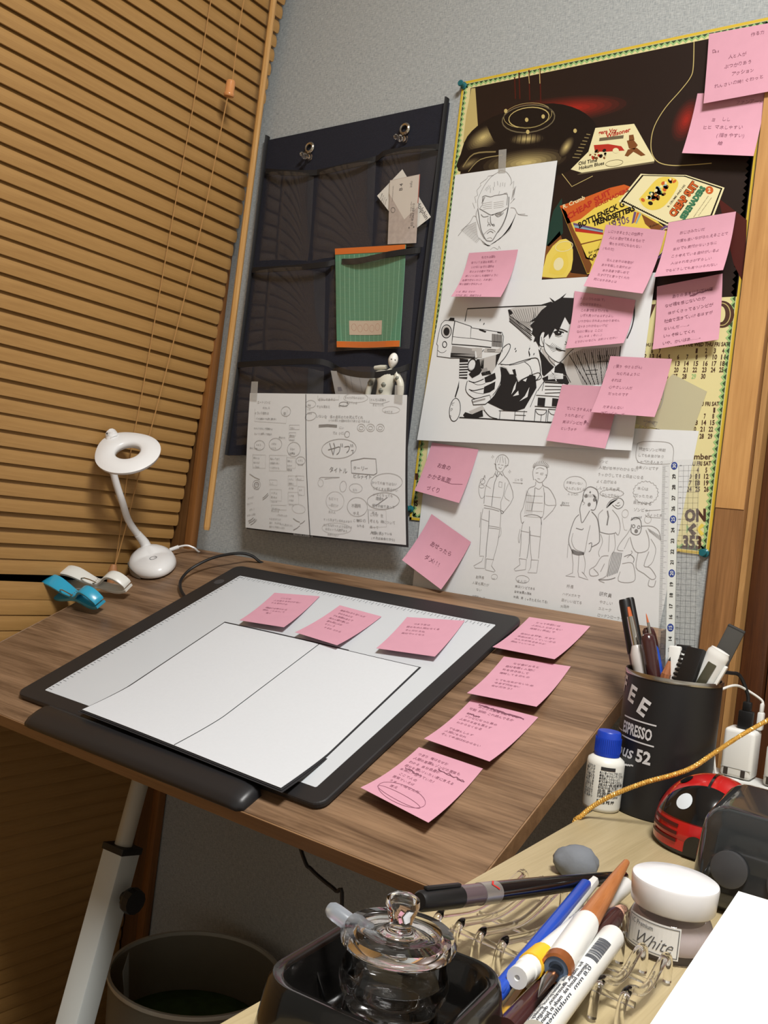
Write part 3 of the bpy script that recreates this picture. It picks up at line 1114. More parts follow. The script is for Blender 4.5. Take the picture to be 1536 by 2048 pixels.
YP = -0.0015                     # poster face
YG = -0.0050                     # gun sheet face
wall_sticky('pink sticky note about people clashing in action, on the poster corner', ((1418, 68), (1560, 42), (1553, 180), (1407, 207)), YP-0.006, 0.004,
            [(0.042, '作る力'), 'Das', (0.018, '人と人が'), (0.014, 'ぶつかりあう'), (0.022, 'アクション'), (0.004, 'れんさいの時!ぐわっと')], 0.0068, 0.0105, (0.06, 0.02), ang=-0.03)
wall_sticky('pink sticky note saying an easily copied, easily drawn picture', ((1395, 187), (1534, 180), (1507, 312), (1364, 306)), YP-0.002, 0.012,
            [(0.036, 'ファンアート'), '', (0.012, 'ヨ  しし'), (0.004, 'ヒヒ マネしやすい'), (0.022, '(描きやすい)'), (0.026, '絵')], 0.0072, 0.0098, (0.14, 0.05))
wall_sticky('pink sticky note beside the yellow calendar border, under the record sleeves', ((1337, 445), (1472, 423), (1446, 540), (1308, 554)), YP-0.002, 0.018,
            [(0.010, 'おじさみたいだ'), (0.008, '何度も思いながらたえることで'), (0.006, '自分でも気付かないうちに'), (0.006, 'こう考えている自分がいるよ'), (0.008, '人はそれをさがすらしい'), (0.004, 'でもどうしても見つけられない')], 0.0056, 0.0098, (0.07, 0.09), ang=-0.02)
wall_sticky('pink sticky note with many lines, overlapping the record sleeve picture', ((1212, 449), (1331, 461), (1285, 587), (1167, 572)), YP-0.002, 0.022,
            ['しにつきまとうこの世界で', (0.004, '人とは自分で見えるもので'), (0.006, '俺たちは何にもなれない'), '(ものだ)', '', (0.010, 'なんと自分は時間が'), (0.006, '自分を殺した自分だが'), (0.010, '自分自身で苦しめて'), (0.006, 'たすけてと言ってくれた'), (0.004, '死になきおあとは')], 0.0052, 0.0070, (0.06, 0.02), side=0.004)
wall_sticky('pink sticky note about living zombies, over the big calendar lettering', ((1314, 573), (1445, 547), (1437, 679), (1305, 699)), YP-0.002, 0.012,
            [(0.008, 'ありのままにしていて'), 'なぜ魂を感じないのか', (0.004, '体がくさってるゾンビが'), '社会で生きていけるはずが', 'ないんだ……。', 'いっそ殺してくれ', 'いや、かいはあ……。'], 0.0062, 0.0094, (0.13, 0.10), ang=-0.02,
            extra=lambda ik: scratch(ik, (0.52, 0.24), (0.86, 0.20)), dark=True)
wall_sticky('pink sticky note covering half the face in the gun drawing', ((1149, 582), (1271, 600), (1247, 686), (1131, 697)), YG-0.002, 0.018,
            ['人というものは(す)', 'ことはできません', (0.002, 'この身で生きていても'), (0.002, 'いずれ見つけるはずさよし'), 'いつかなにされるかわかりません', 'はっきりわからないけど', 'なのに僕らは ここに', (0.004, 'おしゆる (そい…)'), 'どうかいのなごん お助けください'], 0.0048, 0.0066, (0.10, 0.02), ang=-0.05)
wall_sticky('pink sticky note lower right of the gun drawing, partly under another note', ((1124, 769), (1241, 774), (1210, 897), (1092, 881)), YG-0.0050, 0.010,
            ['', '', (0.006, 'ていこうする人を'), (0.006, 'うたれるけど'), (0.006, '実はゾンビだった'), (0.006, 'というオチ')], 0.0058, 0.0086, (0.10, 0.06), extra=lambda ik: ik.ell(0.56, 0.60, 0.02, 0.025, 0, 1, 1, True))
wall_sticky('pink sticky note lapping over another note at the edge of the gun drawing', ((1221, 712), (1344, 718), (1309, 834), (1182, 824)), YG-0.011, 0.014,
            ['(僕ラ やさらがん)', (0.006, 'ねむれるように'), (0.002, 'それは'), (0.002, '心やさしい人だ'), (0.004, 'だったのです'), '', (0.004, 'だまらんない'), (0.004, 'でていくなーず')], 0.0056, 0.0084, (0.10, 0.06))
wall_sticky('pink sticky note under the sketched angry face', ((938, 506), (1036, 499), (1001, 594), (902, 593)), -0.0050, 0.022,
            [(0.014, '私たちは誰も'), '傷ついて言葉を理解して', (0.002, 'いけない自分と理由を'), (0.002, '堕とささの数々であり'), (-0.002, '願いごとは少しも時間がように'), (-0.004, '理解できないのに、人を信じ'), (-0.006, '僕と理解できなかった'), '', (-0.004, 'いえ 僕は なぜか'), (-0.002, 'それは 信じ 理解できる')], 0.0048, 0.0066, (0.10, 0.02))
wall_sticky('pink sticky note about making costly-looking pictures, above the diamond-turned note', ((864, 885), (957, 899), (918, 1006), (829, 981)), -0.0048, 0.010,
            [(0.008, 'お金の'), 'かかる画面', (0.006, 'づくり')], 0.0098, 0.0165, (0.16, 0.20), ang=0.03,
            extra=lambda ik: ik.stroke([(0.48, 0.68), (0.70, 0.70), (0.92, 0.66)], 0.0006, 0, 0), dark=True)
wall_sticky('pink sticky note turned like a diamond, warning not to hurry', ((863, 1028), (942, 1084), (882, 1179), (804, 1120)), -0.0048, 0.016,
            [(0.004, 'あせったら'), (0.006, 'ダメ!!!')], 0.0100, 0.0190, (0.20, 0.22), ang=-0.12, dark=True)

def desk_sticky(label, px, h0, lift, lines, size=0.0056, pitch=0.0078, start=(0.12, 0.06), group='pink sticky notes lying on the drafting table', extra=None, lifta=0.0, ang=0.0):
    C = [desk(px[0], h0), desk(px[1], h0+lifta), desk(px[2], h0+lift+lifta), desk(px[3], h0+lift)]
    S = Sheet(C, lambda a, b: lift*(b**2.2-b)+0.0004, 0.0002)
    t = sheet_thing('sticky_note', label, 'sticky note', S, PINK, 8, 10, group)
    ik = Ink(S, 0.0003)
    ik.unit()
    ik.hand(lines, start, size, pitch, 0, rnd=rs, ang=ang)
    if extra:
        extra(ik)
    ik.obj('handwriting', [PENCIL_P, PENCIL_PD], t)
    return t

HP = PT+0.0012
gp = 'pink sticky notes on the light pad'
desk_sticky('pink sticky note on the light pad nearest the black cable', ((549, 1186), (639.5, 1193), (567.6, 1255), (479, 1241)), HP, 0.007,
            [(0.006, 'ゾンビの'), '人は生きるわけがない', 'そんなわけの', '', '理由が必要だから', '表情、(かおり)で', (0.010, '強く')], 0.0058, 0.0078, (0.16, 0.08), gp)
desk_sticky('pink sticky note on the light pad between two other notes', ((679.6, 1211), (763, 1233.5), (674, 1291), (590, 1265)), HP, 0.007,
            ['理由のわからないんだ', (0.002, 'そのため人は'), 'でも問題はあとで', '実は人間で悪いか', (0.003, '君も同じ人の'), (0.006, 'そういう'), (0.012, 'するの だから')], 0.0058, 0.0078, (0.14, 0.04), gp)
desk_sticky('pink sticky note on the light pad with only four short lines', ((814, 1234.6), (929.6, 1242), (869.7, 1313.7), (752.5, 1297)), HP, 0.006,
            [(0.006, 'つまり目は'), '目のもの人間だらくる', (0.002, 'そんだからね'), (0.001, '自分でつぐなう')], 0.0058, 0.0086, (0.13, 0.10), gp)
desk_sticky('pink sticky note on bare wood beside the far corner of the light pad', ((1058.7, 1234.6), (1180.6, 1253), (1109, 1319), (985, 1294.5)), 0.0006, 0.008,
            [(0.004, 'だってお前には'), (0.002, 'ふだん人と話さない'), (0.004, '理解と(表情)で'), '', '自分の自分を、見せて', '本当は楽しくていいから', 'みんなが見る自分が', '自由でいいから'], 0.0058, 0.0080, (0.13, 0.04))
desk_sticky('pink sticky note on bare wood, second along the side of the light pad', ((1007.7, 1313.7), (1141.5, 1333.5), (1073, 1414), (934, 1386.7)), 0.0006, 0.010,
            [(0.006, 'なぜ食がおると'), '自分を悪く人間に', '死を書き治して', '理解してるのもの', '', (0.002, 'とても元気がないため'), (0.004, '今まず元気ない'), (0.004, 'なぜだろう？')], 0.0058, 0.0078, (0.13, 0.05))
desk_sticky('pink sticky note on bare wood with its first line crossed out', ((942.6, 1399.7), (1076.5, 1435), (979, 1523.6), (848, 1478)), 0.0006, 0.010,
            [(0.006, 'おじさん自身もある'), (-0.001, '可能 説明!これ読んでるか'), '', (0.002, 'ゾンビになった男の'), '人間の言葉も言えず', (0.001, 'わからなくなる'), '', 'でも誰もしらず', '人間にもなれ', 'そして本当は分からない'], 0.0056, 0.0070, (0.10, 0.03),
            extra=lambda ik: (scratch(ik, (0.16, 0.06), (0.86, 0.10)), scratch(ik, (0.12, 0.26), (0.32, 0.28), 2)))
desk_sticky('pink sticky note near the table corner with a pencilled oval around its last lines', ((838, 1495), (966, 1537.7), (856.7, 1646), (721, 1575.7)), 0.0006, 0.012,
            ['つまり 俺はなぜか', '人間の言葉もゾンビの言葉も', 'わかる 自分自身が', '自分を悪い?いたい君に言える', '本当に！思っていた?', (0.004, 'ここで人の'), (0.002, '言葉でいえば'), (0.004, 'うまーい結なんだ'), (0.010, '言え')], 0.0058, 0.0072, (0.08, 0.04),
            extra=lambda ik: (ik.ell(0.44, 0.80, 0.34, 0.155, 0.05, 0, 1, w=0.0005), ik.ell(0.44, 0.85, 0.33, 0.06, 0.05, 0, 1, w=0.0005), scratch(ik, (0.50, 0.22), (0.92, 0.26), 2), scratch(ik, (0.12, 0.39), (0.4, 0.41), 2)))

# ================================================================== hanging pocket organizer
def oc(x, y): return (440+x/3.072, 180+y/3.072)

NAVY = mat('organizer_navy_cloth', (24, 26, 38), 0.85, var=0.15, vscale=300, bump=0.3, bscale=900)
TAPE_B = mat('organizer_black_binding', (20, 19, 20), 0.7)
VIN = vinyl('clear_vinyl_pocket', (200, 190, 180), haze=0.010, gloss=0.028, rough=0.06)
org = thing('pocket_organizer', 'dark navy hanging wall organizer with clear vinyl pockets', 'organizer', (-0.895, -0.005, 1.005))
YO = -0.004
S_ = Sheet([hY(oc(285, 310), YO), hY(oc(1405, 75), YO), hY((812, 905), YO), hY((462, 912), YO)], lambda a, b: 0.004*sin(pi*a)*sin(pi*b)+0.010*(1-a)*b*b, 0.003)
S_.body(14, 18).obj('back_cloth', NAVY, org, True)
for s0 in (0.0, 1.0):
    g = G()
    pts = [S_.P(s0+(0.008 if s0 == 0 else -0.008), t, 0.001) for t in np.linspace(-0.012, 1.0, 24)]
    g.tube(pts, 0.0056, 8, flat=(1, 0.35))
    g.obj('side_binding', TAPE_B, org, True)
# grommets
CHROME = mat('grommet_nickel', (190, 186, 176), 0.2, 1.0)
CLEAR = mat('clear_plastic', (250, 250, 250), 0.05, 0, 0.5, 1.0, 1.45)
for gx, gy in ((550, 355), (1135, 240)):
    P = hY(oc(gx, gy), YO-0.003)
    M = Matrix.Translation(P) @ Matrix.Rotation(radians(90), 4, 'X')
    pr = [(r_*1.25, z_*1.4) for r_, z_ in ((0.0036, 0.0), (0.0040, 0.0012), (0.0056, 0.0018), (0.0070, 0.0010), (0.0074, 0.0), (0.0070, -0.0006), (0.0036, -0.0006))]
    G().lathe(pr, 24, M=M, closed=True).obj('grommet', CHROME, org, True)
# pockets and their top bindings
def pocket(quad, y0, bulge, foot=0.5):
    C = [hY(oc(*q), y0) for q in quad]
    f = lambda a, b: bulge*(sin(pi*min(max(a, 0), 1))**0.6)*(1-foot*b*b)
    S = Sheet(C, f, 0.0003)
    S.body(14, 8).obj('vinyl_pocket', VIN, org, True)
    return S

def binding(pts, y0, bulge, n=26):
    P = smooth_path([np.array(oc(*p)) for p in pts], 8)
    Q = []
    for i, p in enumerate(P):
        t = i/(len(P)-1)
        Q.append(hY(tuple(p), y0-bulge(t)))
    V = []; F = []
    for i, q in enumerate(Q):
        for dz, dy in ((0.0042, 0.0), (0.0042, -0.0016), (-0.0042, -0.0016), (-0.0042, 0.0)):
            V.append((q[0], q[1]+dy, q[2]+dz))
    for i in range(len(Q)-1):
        for k in range(4):
            F.append((i*4+k, i*4+(k+1) % 4, (i+1)*4+(k+1) % 4, (i+1)*4+k))
    F.append((3, 2, 1, 0)); F.append(tuple((len(Q)-1)*4+k for k in range(4)))
    G().add(V, F).obj('pocket_binding', TAPE_B, org, True)

pocket(((288, 510), (578, 518), (548, 1050), (240, 1050)), YO-0.004, 0.010)
pocket(((600, 515), (958, 438), (932, 1005), (562, 1050)), YO-0.004, 0.010)
pocket(((985, 425), (1342, 365), (1248, 965), (945, 1000)), YO-0.004, 0.014)
pocket(((205, 1125), (648, 1092), (640, 1610), (158, 1600)), YO-0.006, 0.016)
pocket(((675, 1072), (1215, 990), (1165, 1590), (662, 1612)), YO-0.006, 0.014)
pocket(((112, 1715), (640, 1705), (620, 2160), (80, 2190)), YO-0.008, 0.020, 0.2)
pocket(((668, 1730), (1150, 1720), (1110, 2160), (655, 2180)), YO-0.008, 0.030, 0.2)
binding(((283, 500), (430, 510), (600, 508), (780, 470), (960, 425), (1040, 385), (1360, 350)), YO-0.003, lambda t: 0.008*abs(sin(3*pi*t)))
binding(((202, 1108), (430, 1095), (640, 1075), (720, 1058), (860, 1050), (1060, 1008), (1235, 985)), YO-0.005, lambda t: 0.012*abs(sin(2*pi*t))**0.7)
binding(((108, 1690), (300, 1678), (560, 1668), (660, 1680), (760, 1730), (900, 1752), (1040, 1740), (1165, 1700)), YO-0.007, lambda t: 0.024*abs(sin(2*pi*min(1, t*0.99)))**0.7)

# push pins that hold it
k = 0
for gx, gy in ((550, 410), (527, 396), (1135, 300), (1103, 290)):
    P = hY(oc(gx, gy), YO-0.004)
    lab = ['%s clear push pin under the organizer grommet nearer the %s' % (('larger', 'smaller')[k % 2], ('blind', 'calendar')[k//2])][0]
    t = thing('push_pin', lab, 'push pin', P, group='clear push pins on the organizer')
    M = Matrix.Rotation(radians(90), 4, 'X') @ Matrix.Rotation(radians(18), 4, 'X')
    sc = 1.35 if k % 2 == 0 else 1.05
    pr = [(0, 0), (0.0034, 0), (0.0036, 0.001), (0.0022, 0.0018), (0.0017, 0.0045), (0.0026, 0.0062), (0.0030, 0.0075), (0.0024, 0.0088), (0, 0.0092)]
    G().lathe([(r*sc*1.15, z*sc*1.15) for r, z in pr], 20, M=M).obj('head', CLEAR, t)
    G().tube([(0, 0, 0), (0, 0.0035, 0)], 0.0005, 6).obj('needle', CHROME, t)
    k += 1

# cards and paper bag in the pockets
CARDW = mat('card_white', (216, 214, 206), 0.6)
CARDG = mat('card_grey_print', (176, 164, 156), 0.6, var=0.10, vscale=160)
INKG = mat('ink_grey', (96, 92, 92), 0.7)
S_ = Sheet([hY(oc(*q), YO-0.009) for q in ((1120, 487), (1295, 780), (1150, 893), (965, 650))], None, 0.0003)
t = sheet_thing('business_card', 'white business card standing on its corner in the organizer pocket', 'card', S_, CARDW, 1, 1)
ik = Ink(S_).crop(440, 180, 3.072)
ik.text('dolphin', (1212, 718), (1262, 800), 0, bold=0.01)
for i in range(4):
    ik.hand(['株式会社' if i == 0 else gib(5)], (1003+i*10, 640+i*14), 0.0028, 0.002, 0, ang=0.95, rnd=rs)
ik.obj('print', INKG, t)
S_ = Sheet([hY(oc(*q), YO-0.0115) for q in ((1045, 555), (1228, 517), (1205, 940), (1030, 948))], None, 0.0003)
t = sheet_thing('business_card', 'grey shaded business card in front of the tilted white card', 'card', S_, CARDG, 1, 1)
ik = Ink(S_).crop(440, 180, 3.072)
ik.poly(((1045, 558), (1226, 520), (1216, 720), (1130, 800), (1040, 640)), 1, 0)
ik.text('B 4', (1118, 620), (1122, 575), 0, 1, bold=0.02)
ik.text('Communication studio', (1060, 690), (1066, 590), 0, 1)
ik.text('03 4562 8810', (1185, 840), (1197, 700), 0, 1)
ik.text('Tokyo, design office', (1170, 790), (1178, 690), 0, 1)
ik.text('info', (1178, 600), (1182, 560), 0, 1)
ik.ell(1062, 742, 12, 16, 0, 0, 1, w=0.0008); ik.ell(1160, 850, 4, 5, 0, 0, 1, True); ik.ell(1190, 845, 4, 5, 0, 0, 1, True)
ik.stroke(((1228, 519), (1216, 700)), 0.0012, 2, 1)
ik.obj('print', [INKG, mat('card_pale', (205, 198, 188), 0.6), mat('card_red_edge', (170, 84, 70), 0.6)], t)
GREENB = mat('bag_green', (106, 156, 128), 0.6)
ORNG = mat('bag_orange', (204, 108, 44), 0.6)
S_ = Sheet([hY(oc(*q), YO-0.011) for q in ((707, 975), (1140, 950), (1110, 1580), (725, 1583))], lambda a, b: 0.0025*sin(6*a+2*b)*b, 0.0012)
t = sheet_thing('paper_bag', 'green checked paper bag with orange bands in the organizer pocket', 'paper bag', S_, GREENB, 10, 12)
ik = Ink(S_, 0.0004).unit()
for a, b in ((0, 0.062), (0.94, 1.0)):
    for i in range(10):
        ik.poly([(i/10, a), ((i+1)/10, a), ((i+1)/10, b), (i/10, b)], 0, 1)
for i in range(1, 14):
    ik.stroke([(i/14, 0.07+0.87*j/10) for j in range(11)], 0.0007, 1, 0)
for i in range(64):
    y = 0.07+0.87*i/64
    ik.stroke([(j/10, y) for j in range(11)], 0.0005, 2, 0)
lab = [(0.20, 0.735), (0.70, 0.735), (0.70, 0.875), (0.20, 0.875)]
for i in range(6):
    ik.poly([(0.20+0.5*i/6, 0.735), (0.20+0.5*(i+1)/6, 0.735), (0.20+0.5*(i+1)/6, 0.875), (0.20+0.5*i/6, 0.875)], 3, 2)
for i in range(5):
    ik.ell(0.27+i*0.09, 0.80+0.012*(i % 2), 0.035, 0.035, 0.4*i, 4, 3, w=0.0005, n=12)
ik.obj('print', [ORNG, mat('bag_pale_line', (150, 196, 166), 0.6), mat('bag_dark_line', (78, 140, 106), 0.6), mat('bag_label_pink', (196, 178, 158), 0.6), mat('label_line_red', (176, 130, 112), 0.6)], t)
S_ = Sheet([hY((640+x/7.68, 680+y/7.68), YO-0.014) for x, y in ((165, 470), (830, 520), (760, 960), (260, 960))], None, 0.0003)
t = sheet_thing('pocket_paper', 'grey-white printed sheet in the lowest organizer pocket behind the figure', 'paper', S_, mat('pocket_paper', (158, 156, 154), 0.7), 1, 1)
ik = Ink(S_).crop(640, 680, 7.68)
for x in (400, 490, 620):
    ik.stroke(((x, 560), (x+40, 830)), 0.0006, 0)
ik.poly(((280, 760), (340, 755), (360, 815), (290, 820)), 0)
for i in range(5):
    ik.hand([gib(2)], (395, 590+i*40), 0.0035, 0.003, 0, rnd=rs)
ik.obj('print', mat('pocket_ink', (118, 116, 122), 0.7), t)

# white articulated drawing figure in the pocket
def skin_mesh(verts, edges, radii, root, sub=2):
    me = bpy.data.meshes.new('s')
    me.from_pydata([tuple(map(float, v)) for v in verts], edges, [])
    o = bpy.data.objects.new('s', me); COL.objects.link(o)
    sk = o.modifiers.new('skin', 'SKIN')
    ly = me.skin_vertices[0].data
    for i, r in enumerate(radii):
        ly[i].radius = r if isinstance(r, tuple) else (r, r)
        ly[i].use_root = (i == root)
    sb = o.modifiers.new('sub', 'SUBSURF'); sb.levels = sub
    bpy.context.view_layer.update()
    m2 = bpy.data.meshes.new_from_object(o.evaluated_get(bpy.context.evaluated_depsgraph_get()))
    V = [v.co[:] for v in m2.vertices]; F = [tuple(p.vertices) for p in m2.polygons]
    bpy.data.objects.remove(o, do_unlink=True); bpy.data.meshes.remove(me); bpy.data.meshes.remove(m2)
    return V, F

FW = mat('figure_white_plastic', (208, 206, 192), 0.35)
FG = mat('figure_grey_joint', (120, 122, 112), 0.5)
def fp(x, y, d=0.0): return hY((640+x/7.68, 680+y/7.68), YO-0.021-d)
fig = thing('drawing_figure', 'white articulated drawing figure peeking out of the organizer pocket', 'figure', fp(1000, 900))
pv = [fp(960, 900), fp(980, 800), fp(1010, 690, .002), fp(1040, 590, .003), fp(1080, 500, .002), fp(1105, 440),
      fp(880, 520, -.002), fp(800, 620), fp(740, 800), fp(720, 960),
      fp(1180, 560), fp(1235, 640), fp(1240, 800), fp(1215, 960), fp(890, 1040), fp(880, 1300), fp(1050, 1040), fp(1060, 1300)]
pe = [(0, 1), (1, 2), (2, 3), (3, 4), (4, 5), (3, 6), (6, 7), (7, 8), (8, 9), (3, 10), (10, 11), (11, 12), (12, 13), (0, 14), (14, 15), (0, 16), (16, 17)]
rr = [.011, .0105, .0125, .0125, .0055, .0042, .0052, .0048, .0045, .0035, .0058, .0056, .0048, .0035, .0075, .005, .0075, .005]
V, F = skin_mesh(pv, pe, rr, 0)
body = G().add(V, F, 0, True).obj('body', FW, fig, True, auto=80)
hcx = fp(1122, 318, 0.002)
g = G()
n_, m_ = 20, 14
V = []
for j in range(m_+1):
    ph = pi*j/m_
    for i in range(n_):
        th = 2*pi*i/n_
        x = 0.0068*sin(ph)*cos(th); y = 0.0078*sin(ph)*sin(th); z = 0.0108*cos(ph)
        if z < 0:
            k_ = 1-0.34*(-z/0.0108)**1.4
            x *= k_; y *= k_
        if y < 0:
            nose = math.exp(-((x/0.0012)**2+((z+0.0015)/0.0020)**2))
            eye = math.exp(-(((abs(x)-0.0026)/0.0014)**2+((z-0.0004)/0.0011)**2))
            mouth = math.exp(-((x/0.0020)**2+((z+0.0056)/0.0008)**2))
            y -= 0.0016*nose-0.0012*eye-0.0004*mouth
        V.append((x, y, z))
F = [(j*n_+i, j*n_+(i+1) % n_, (j+1)*n_+(i+1) % n_, (j+1)*n_+i) for j in range(m_) for i in range(n_)]
HMf = Matrix.Translation(hcx) @ Matrix.Rotation(radians(38), 4, 'Z') @ Matrix.Rotation(radians(6), 4, 'Y')
hd = g.add(V, F, 0, True, HMf).obj('head', mat('figure_head_white', (235, 233, 226), 0.25), fig, True, auto=80)
g = G()
for sx in (-1, 1):
    g.lathe([(0, 0), (0.0011, 0), (0.0011, 0.0003), (0, 0.0004)], 10, M=HMf @ Matrix.Translation((sx*0.0026, -0.0069, 0.0005)) @ Matrix.Scale(0.55, 4, (0, 0, 1)) @ Matrix.Rotation(radians(90), 4, 'X'))
g.obj('eye', mat('figure_eye_dark', (40, 44, 50), 0.4), hd, True)
for q, r in (((985, 690), .0050), ((775, 660), .0046), ((1190, 590), .0040), ((945, 775), .0046)):
    P = fp(q[0], q[1], 0.0085 if r > .0045 and q[0] > 900 else 0.003)
    G().lathe([(0, -r), (r*.7, -r*.7), (r, 0), (r*.7, r*.7), (0, r)], 12, M=Matrix.Translation(P) @ Matrix.Scale(0.9, 4)).obj('joint', FG, fig, True)
P0 = fp(845, 430, -.002); P1 = fp(1020, 415, -.002)
G().tube([P0, (P0+P1)/2, P1], [.0030, .0036, .0028], 10).obj('shoulder_strap', FW, fig, True)

# ================================================================== memo sheet taped over the organizer
PAPW = mat('copy_paper_grey_white', (219, 222, 223), 0.8, var=0.012, vscale=120)
PEN1 = mat('pencil_grey', (156, 154, 152), 0.85)
PEN2 = mat('pencil_dark_grey', (126, 125, 124), 0.85)
PEN3 = mat('pencil_faint_grey', (180, 178, 175), 0.85)
PENS = [PEN1, PEN2, PEN3, BLKLINE]
mC = [hY((500, 786), -0.050), hY((814, 790), -0.050), hY((812, 1090), -0.027), hY((491, 1055), -0.027)]
mcurl = lambda a, b: 0.006*sin(pi*a)*b+0.003*sin(pi*b)
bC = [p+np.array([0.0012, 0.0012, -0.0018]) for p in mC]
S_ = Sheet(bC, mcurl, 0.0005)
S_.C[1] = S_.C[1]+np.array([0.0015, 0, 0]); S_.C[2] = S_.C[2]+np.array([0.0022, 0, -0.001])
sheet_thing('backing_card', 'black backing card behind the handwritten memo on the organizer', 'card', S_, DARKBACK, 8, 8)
S_ = Sheet(mC, mcurl, 0.0003)
memo = sheet_thing('memo_sheet', 'wide sheet dense with pencil notes, taped over the organizer', 'paper', S_, PAPW, 8, 8)
ik = Ink(S_, 0.0004).crop(480, 770, 4.389)
ik.stroke([(588+62*i/12, 80+1262*i/12) for i in range(13)], 0.0010, 3, 1)
def H(lines, x, y, size=0.0046, pitch=None, mi=0, ang=0.0):
    ik.hand(lines, (x, y), size, pitch or size*1.3, mi, rnd=rs, ang=ang)
H(['エートゾンビ'], 160, 108, 0.0062); H(['何かしら'], 210, 165, 0.005); H(['そういう景色は'], 140, 205, 0.0056); H(['ゾンビ達はいつも同じ道を歩く'], 150, 262, 0.0042, mi=1)
ik.stroke(((140, 205), (140, 312), (425, 330), (430, 215)), 0.0004, 2); ik.ell(418, 228, 42, 42, 0, 0, w=0.0005); H(['街'], 398, 205, 0.0065)
H(['そのくりかえしで目覚める'], 135, 345, 0.0044, mi=1); H(['ちょっと頑張って物語の'], 140, 388, 0.0046); H(['終わりだ'], 365, 425, 0.0044, mi=1)
for bx_, by_, bw, bh in ((455, 345, 90, 38), (455, 410, 60, 28), (455, 450, 50, 24)):
    ik.stroke(((bx_, by_), (bx_+bw, by_), (bx_+bw, by_+bh), (bx_, by_+bh)), 0.0004, 0, close=True); H([gib(3)], bx_+6, by_-2, 0.0042)
for (x, y, rx, ry) in ((190, 520, 48, 42), (335, 510, 58, 52), (502, 555, 58, 62), (565, 655, 40, 36), (165, 865, 36, 40)):
    ik.ell(x, y, rx, ry, 0, 0, w=0.0005)
    H([gib(3), gib(3)], x-rx*0.6, y-34, 0.0046)
H(['心の声は'], 455, 560, 0.0044, mi=1); H(['あのころの'], 100, 515, 0.0044)
for (x, y, w_, h_, nl) in ((130, 600, 118, 120, 3), (282, 605, 160, 140, 3), (440, 625, 80, 96, 3), (290, 905, 105, 105, 3), (285, 820, 70, 50, 1), (455, 785, 80, 90, 3), (525, 785, 72, 42, 1), (455, 930, 95, 110, 3), (545, 880, 58, 80, 2), (300, 1045, 140, 45, 1)):
    ik.stroke(((x, y), (x+w_, y+4), (x+w_, y+h_), (x, y+h_-4)), 0.0004, 2, close=True)
    H([gib(max(2, int(w_/24))) for _ in range(nl)], x+8, y-2, 0.0044, 0.0064)
for i in range(5):
    H([gib(rs.randint(4, 6))], 70+rs.uniform(-6, 20), 960+i*52, 0.0042, mi=2, ang=-0.2)
    H([gib(rs.randint(3, 7))], 330+rs.uniform(-30, 60), 1070+i*36, 0.0042, mi=2)
H(['ねむり', '道の', '途中で'], 280, 1140, 0.0044); H([gib(8)], 380, 1190, 0.0042); H([gib(14)], 500, 1285, 0.0036, mi=2)
for (a, b) in (((100, 770), (195, 820)), ((220, 985), (270, 940)), ((220, 1000), (275, 955)), ((80, 1190), (130, 1160)), ((85, 1210), (145, 1170)), ((100, 1225), (150, 1190)), ((500, 1165), (560, 1200)), ((560, 1215), (605, 1185)), ((500, 1270), (560, 1230))):
    ik.stroke((a, ((a[0]+b[0])/2, (a[1]+b[1])/2+5), b), 0.0009, 0)
ik.ell(165, 865, 22, 22, 0, 0, w=0.0008); ik.ell(550, 1080, 60, 40, 0.2, 2, w=0.0004)
# right page
H(['どうしてあそこ'], 700, 82, 0.0062); ik.stroke(((695, 90), (695, 128), (880, 128), (880, 92)), 0.0004, 0)
H(['すべてのものはない', (0.004, '生きている')], 930, 75, 0.0052); ik.ell(1028, 112, 105, 40, 0, 2, w=0.0004); H(['だんだん記憶も', (0.004, 'きえていた')], 1155, 92, 0.0052); ik.stroke(((1148, 108), (1150, 155), (1250, 162), (1320, 140)), 0.0004, 0)
H(['今日も家族と'], 690, 148, 0.0056); H(['出て行った'], 880, 150, 0.0044, mi=1); ik.ell(925, 165, 40, 18, 0, 1, w=0.0006); ik.ell(1335, 215, 75, 30, 0, 2, w=0.0004); H(['すべてを'], 1275, 195, 0.005)
ik.ell(635, 165, 45, 32, 0, 0, w=0.0004); H(['地獄', 'いる', 'である'], 608, 145, 0.0044); ik.ell(640, 270, 50, 34, -0.3, 0, w=0.0005)
H(['いないな  僕の名前のため死んでくれ'], 690, 225, 0.0066); H(['いつの間にか度胸を見せた時さえ!今思えば'], 800, 270, 0.0050)
for dy in (0, 9, 18):
    ik.stroke(((715, 345+dy), (790, 340+dy), (875, 346+dy)), 0.0007, 1)
H(['にい'], 895, 328, 0.0058); H(['では ひどい'], 840, 375, 0.0056); ik.ell(965, 425, 22, 26, 0, 0, w=0.0006)
for x in (1085, 1165, 1248):
    ik.ell(x, 368, 34, 32, 0.3, 2, w=0.0006); ik.ell(x, 370, 18, 15, 0, 2, w=0.0006)
# big word in an oval, title in a box
ik.ell(898, 550, 150, 84, -0.08, 0, w=0.0006)
ik.stroke(((805, 560), (860, 545), (905, 535), (900, 580), (880, 600)), 0.0011, 1, smooth=4); ik.stroke(((850, 500), (862, 540), (850, 600)), 0.0011, 1, smooth=4); ik.stroke(((815, 500), (850, 605)), 0.0009, 1)
for x in (912, 926):
    ik.stroke(((x, 505), (x+4, 535)), 0.0009, 1)
ik.stroke(((945, 535), (985, 530), (985, 560), (965, 585)), 0.0011, 1, smooth=4)
for x in (1000, 1014):
    ik.stroke(((x, 510), (x+4, 535)), 0.0009, 1)
ik.stroke(((1005, 565), (1022, 562), (1018, 588)), 0.0011, 1)
H(['タイトル'], 820, 660, 0.0108, mi=1); ik.stroke(((1005, 655), (1115, 632), (1216, 638), (1226, 760)), 0.0008, 1); ik.stroke(((1005, 655), (1012, 762), (1200, 778), (1226, 762)), 0.0008, 1)
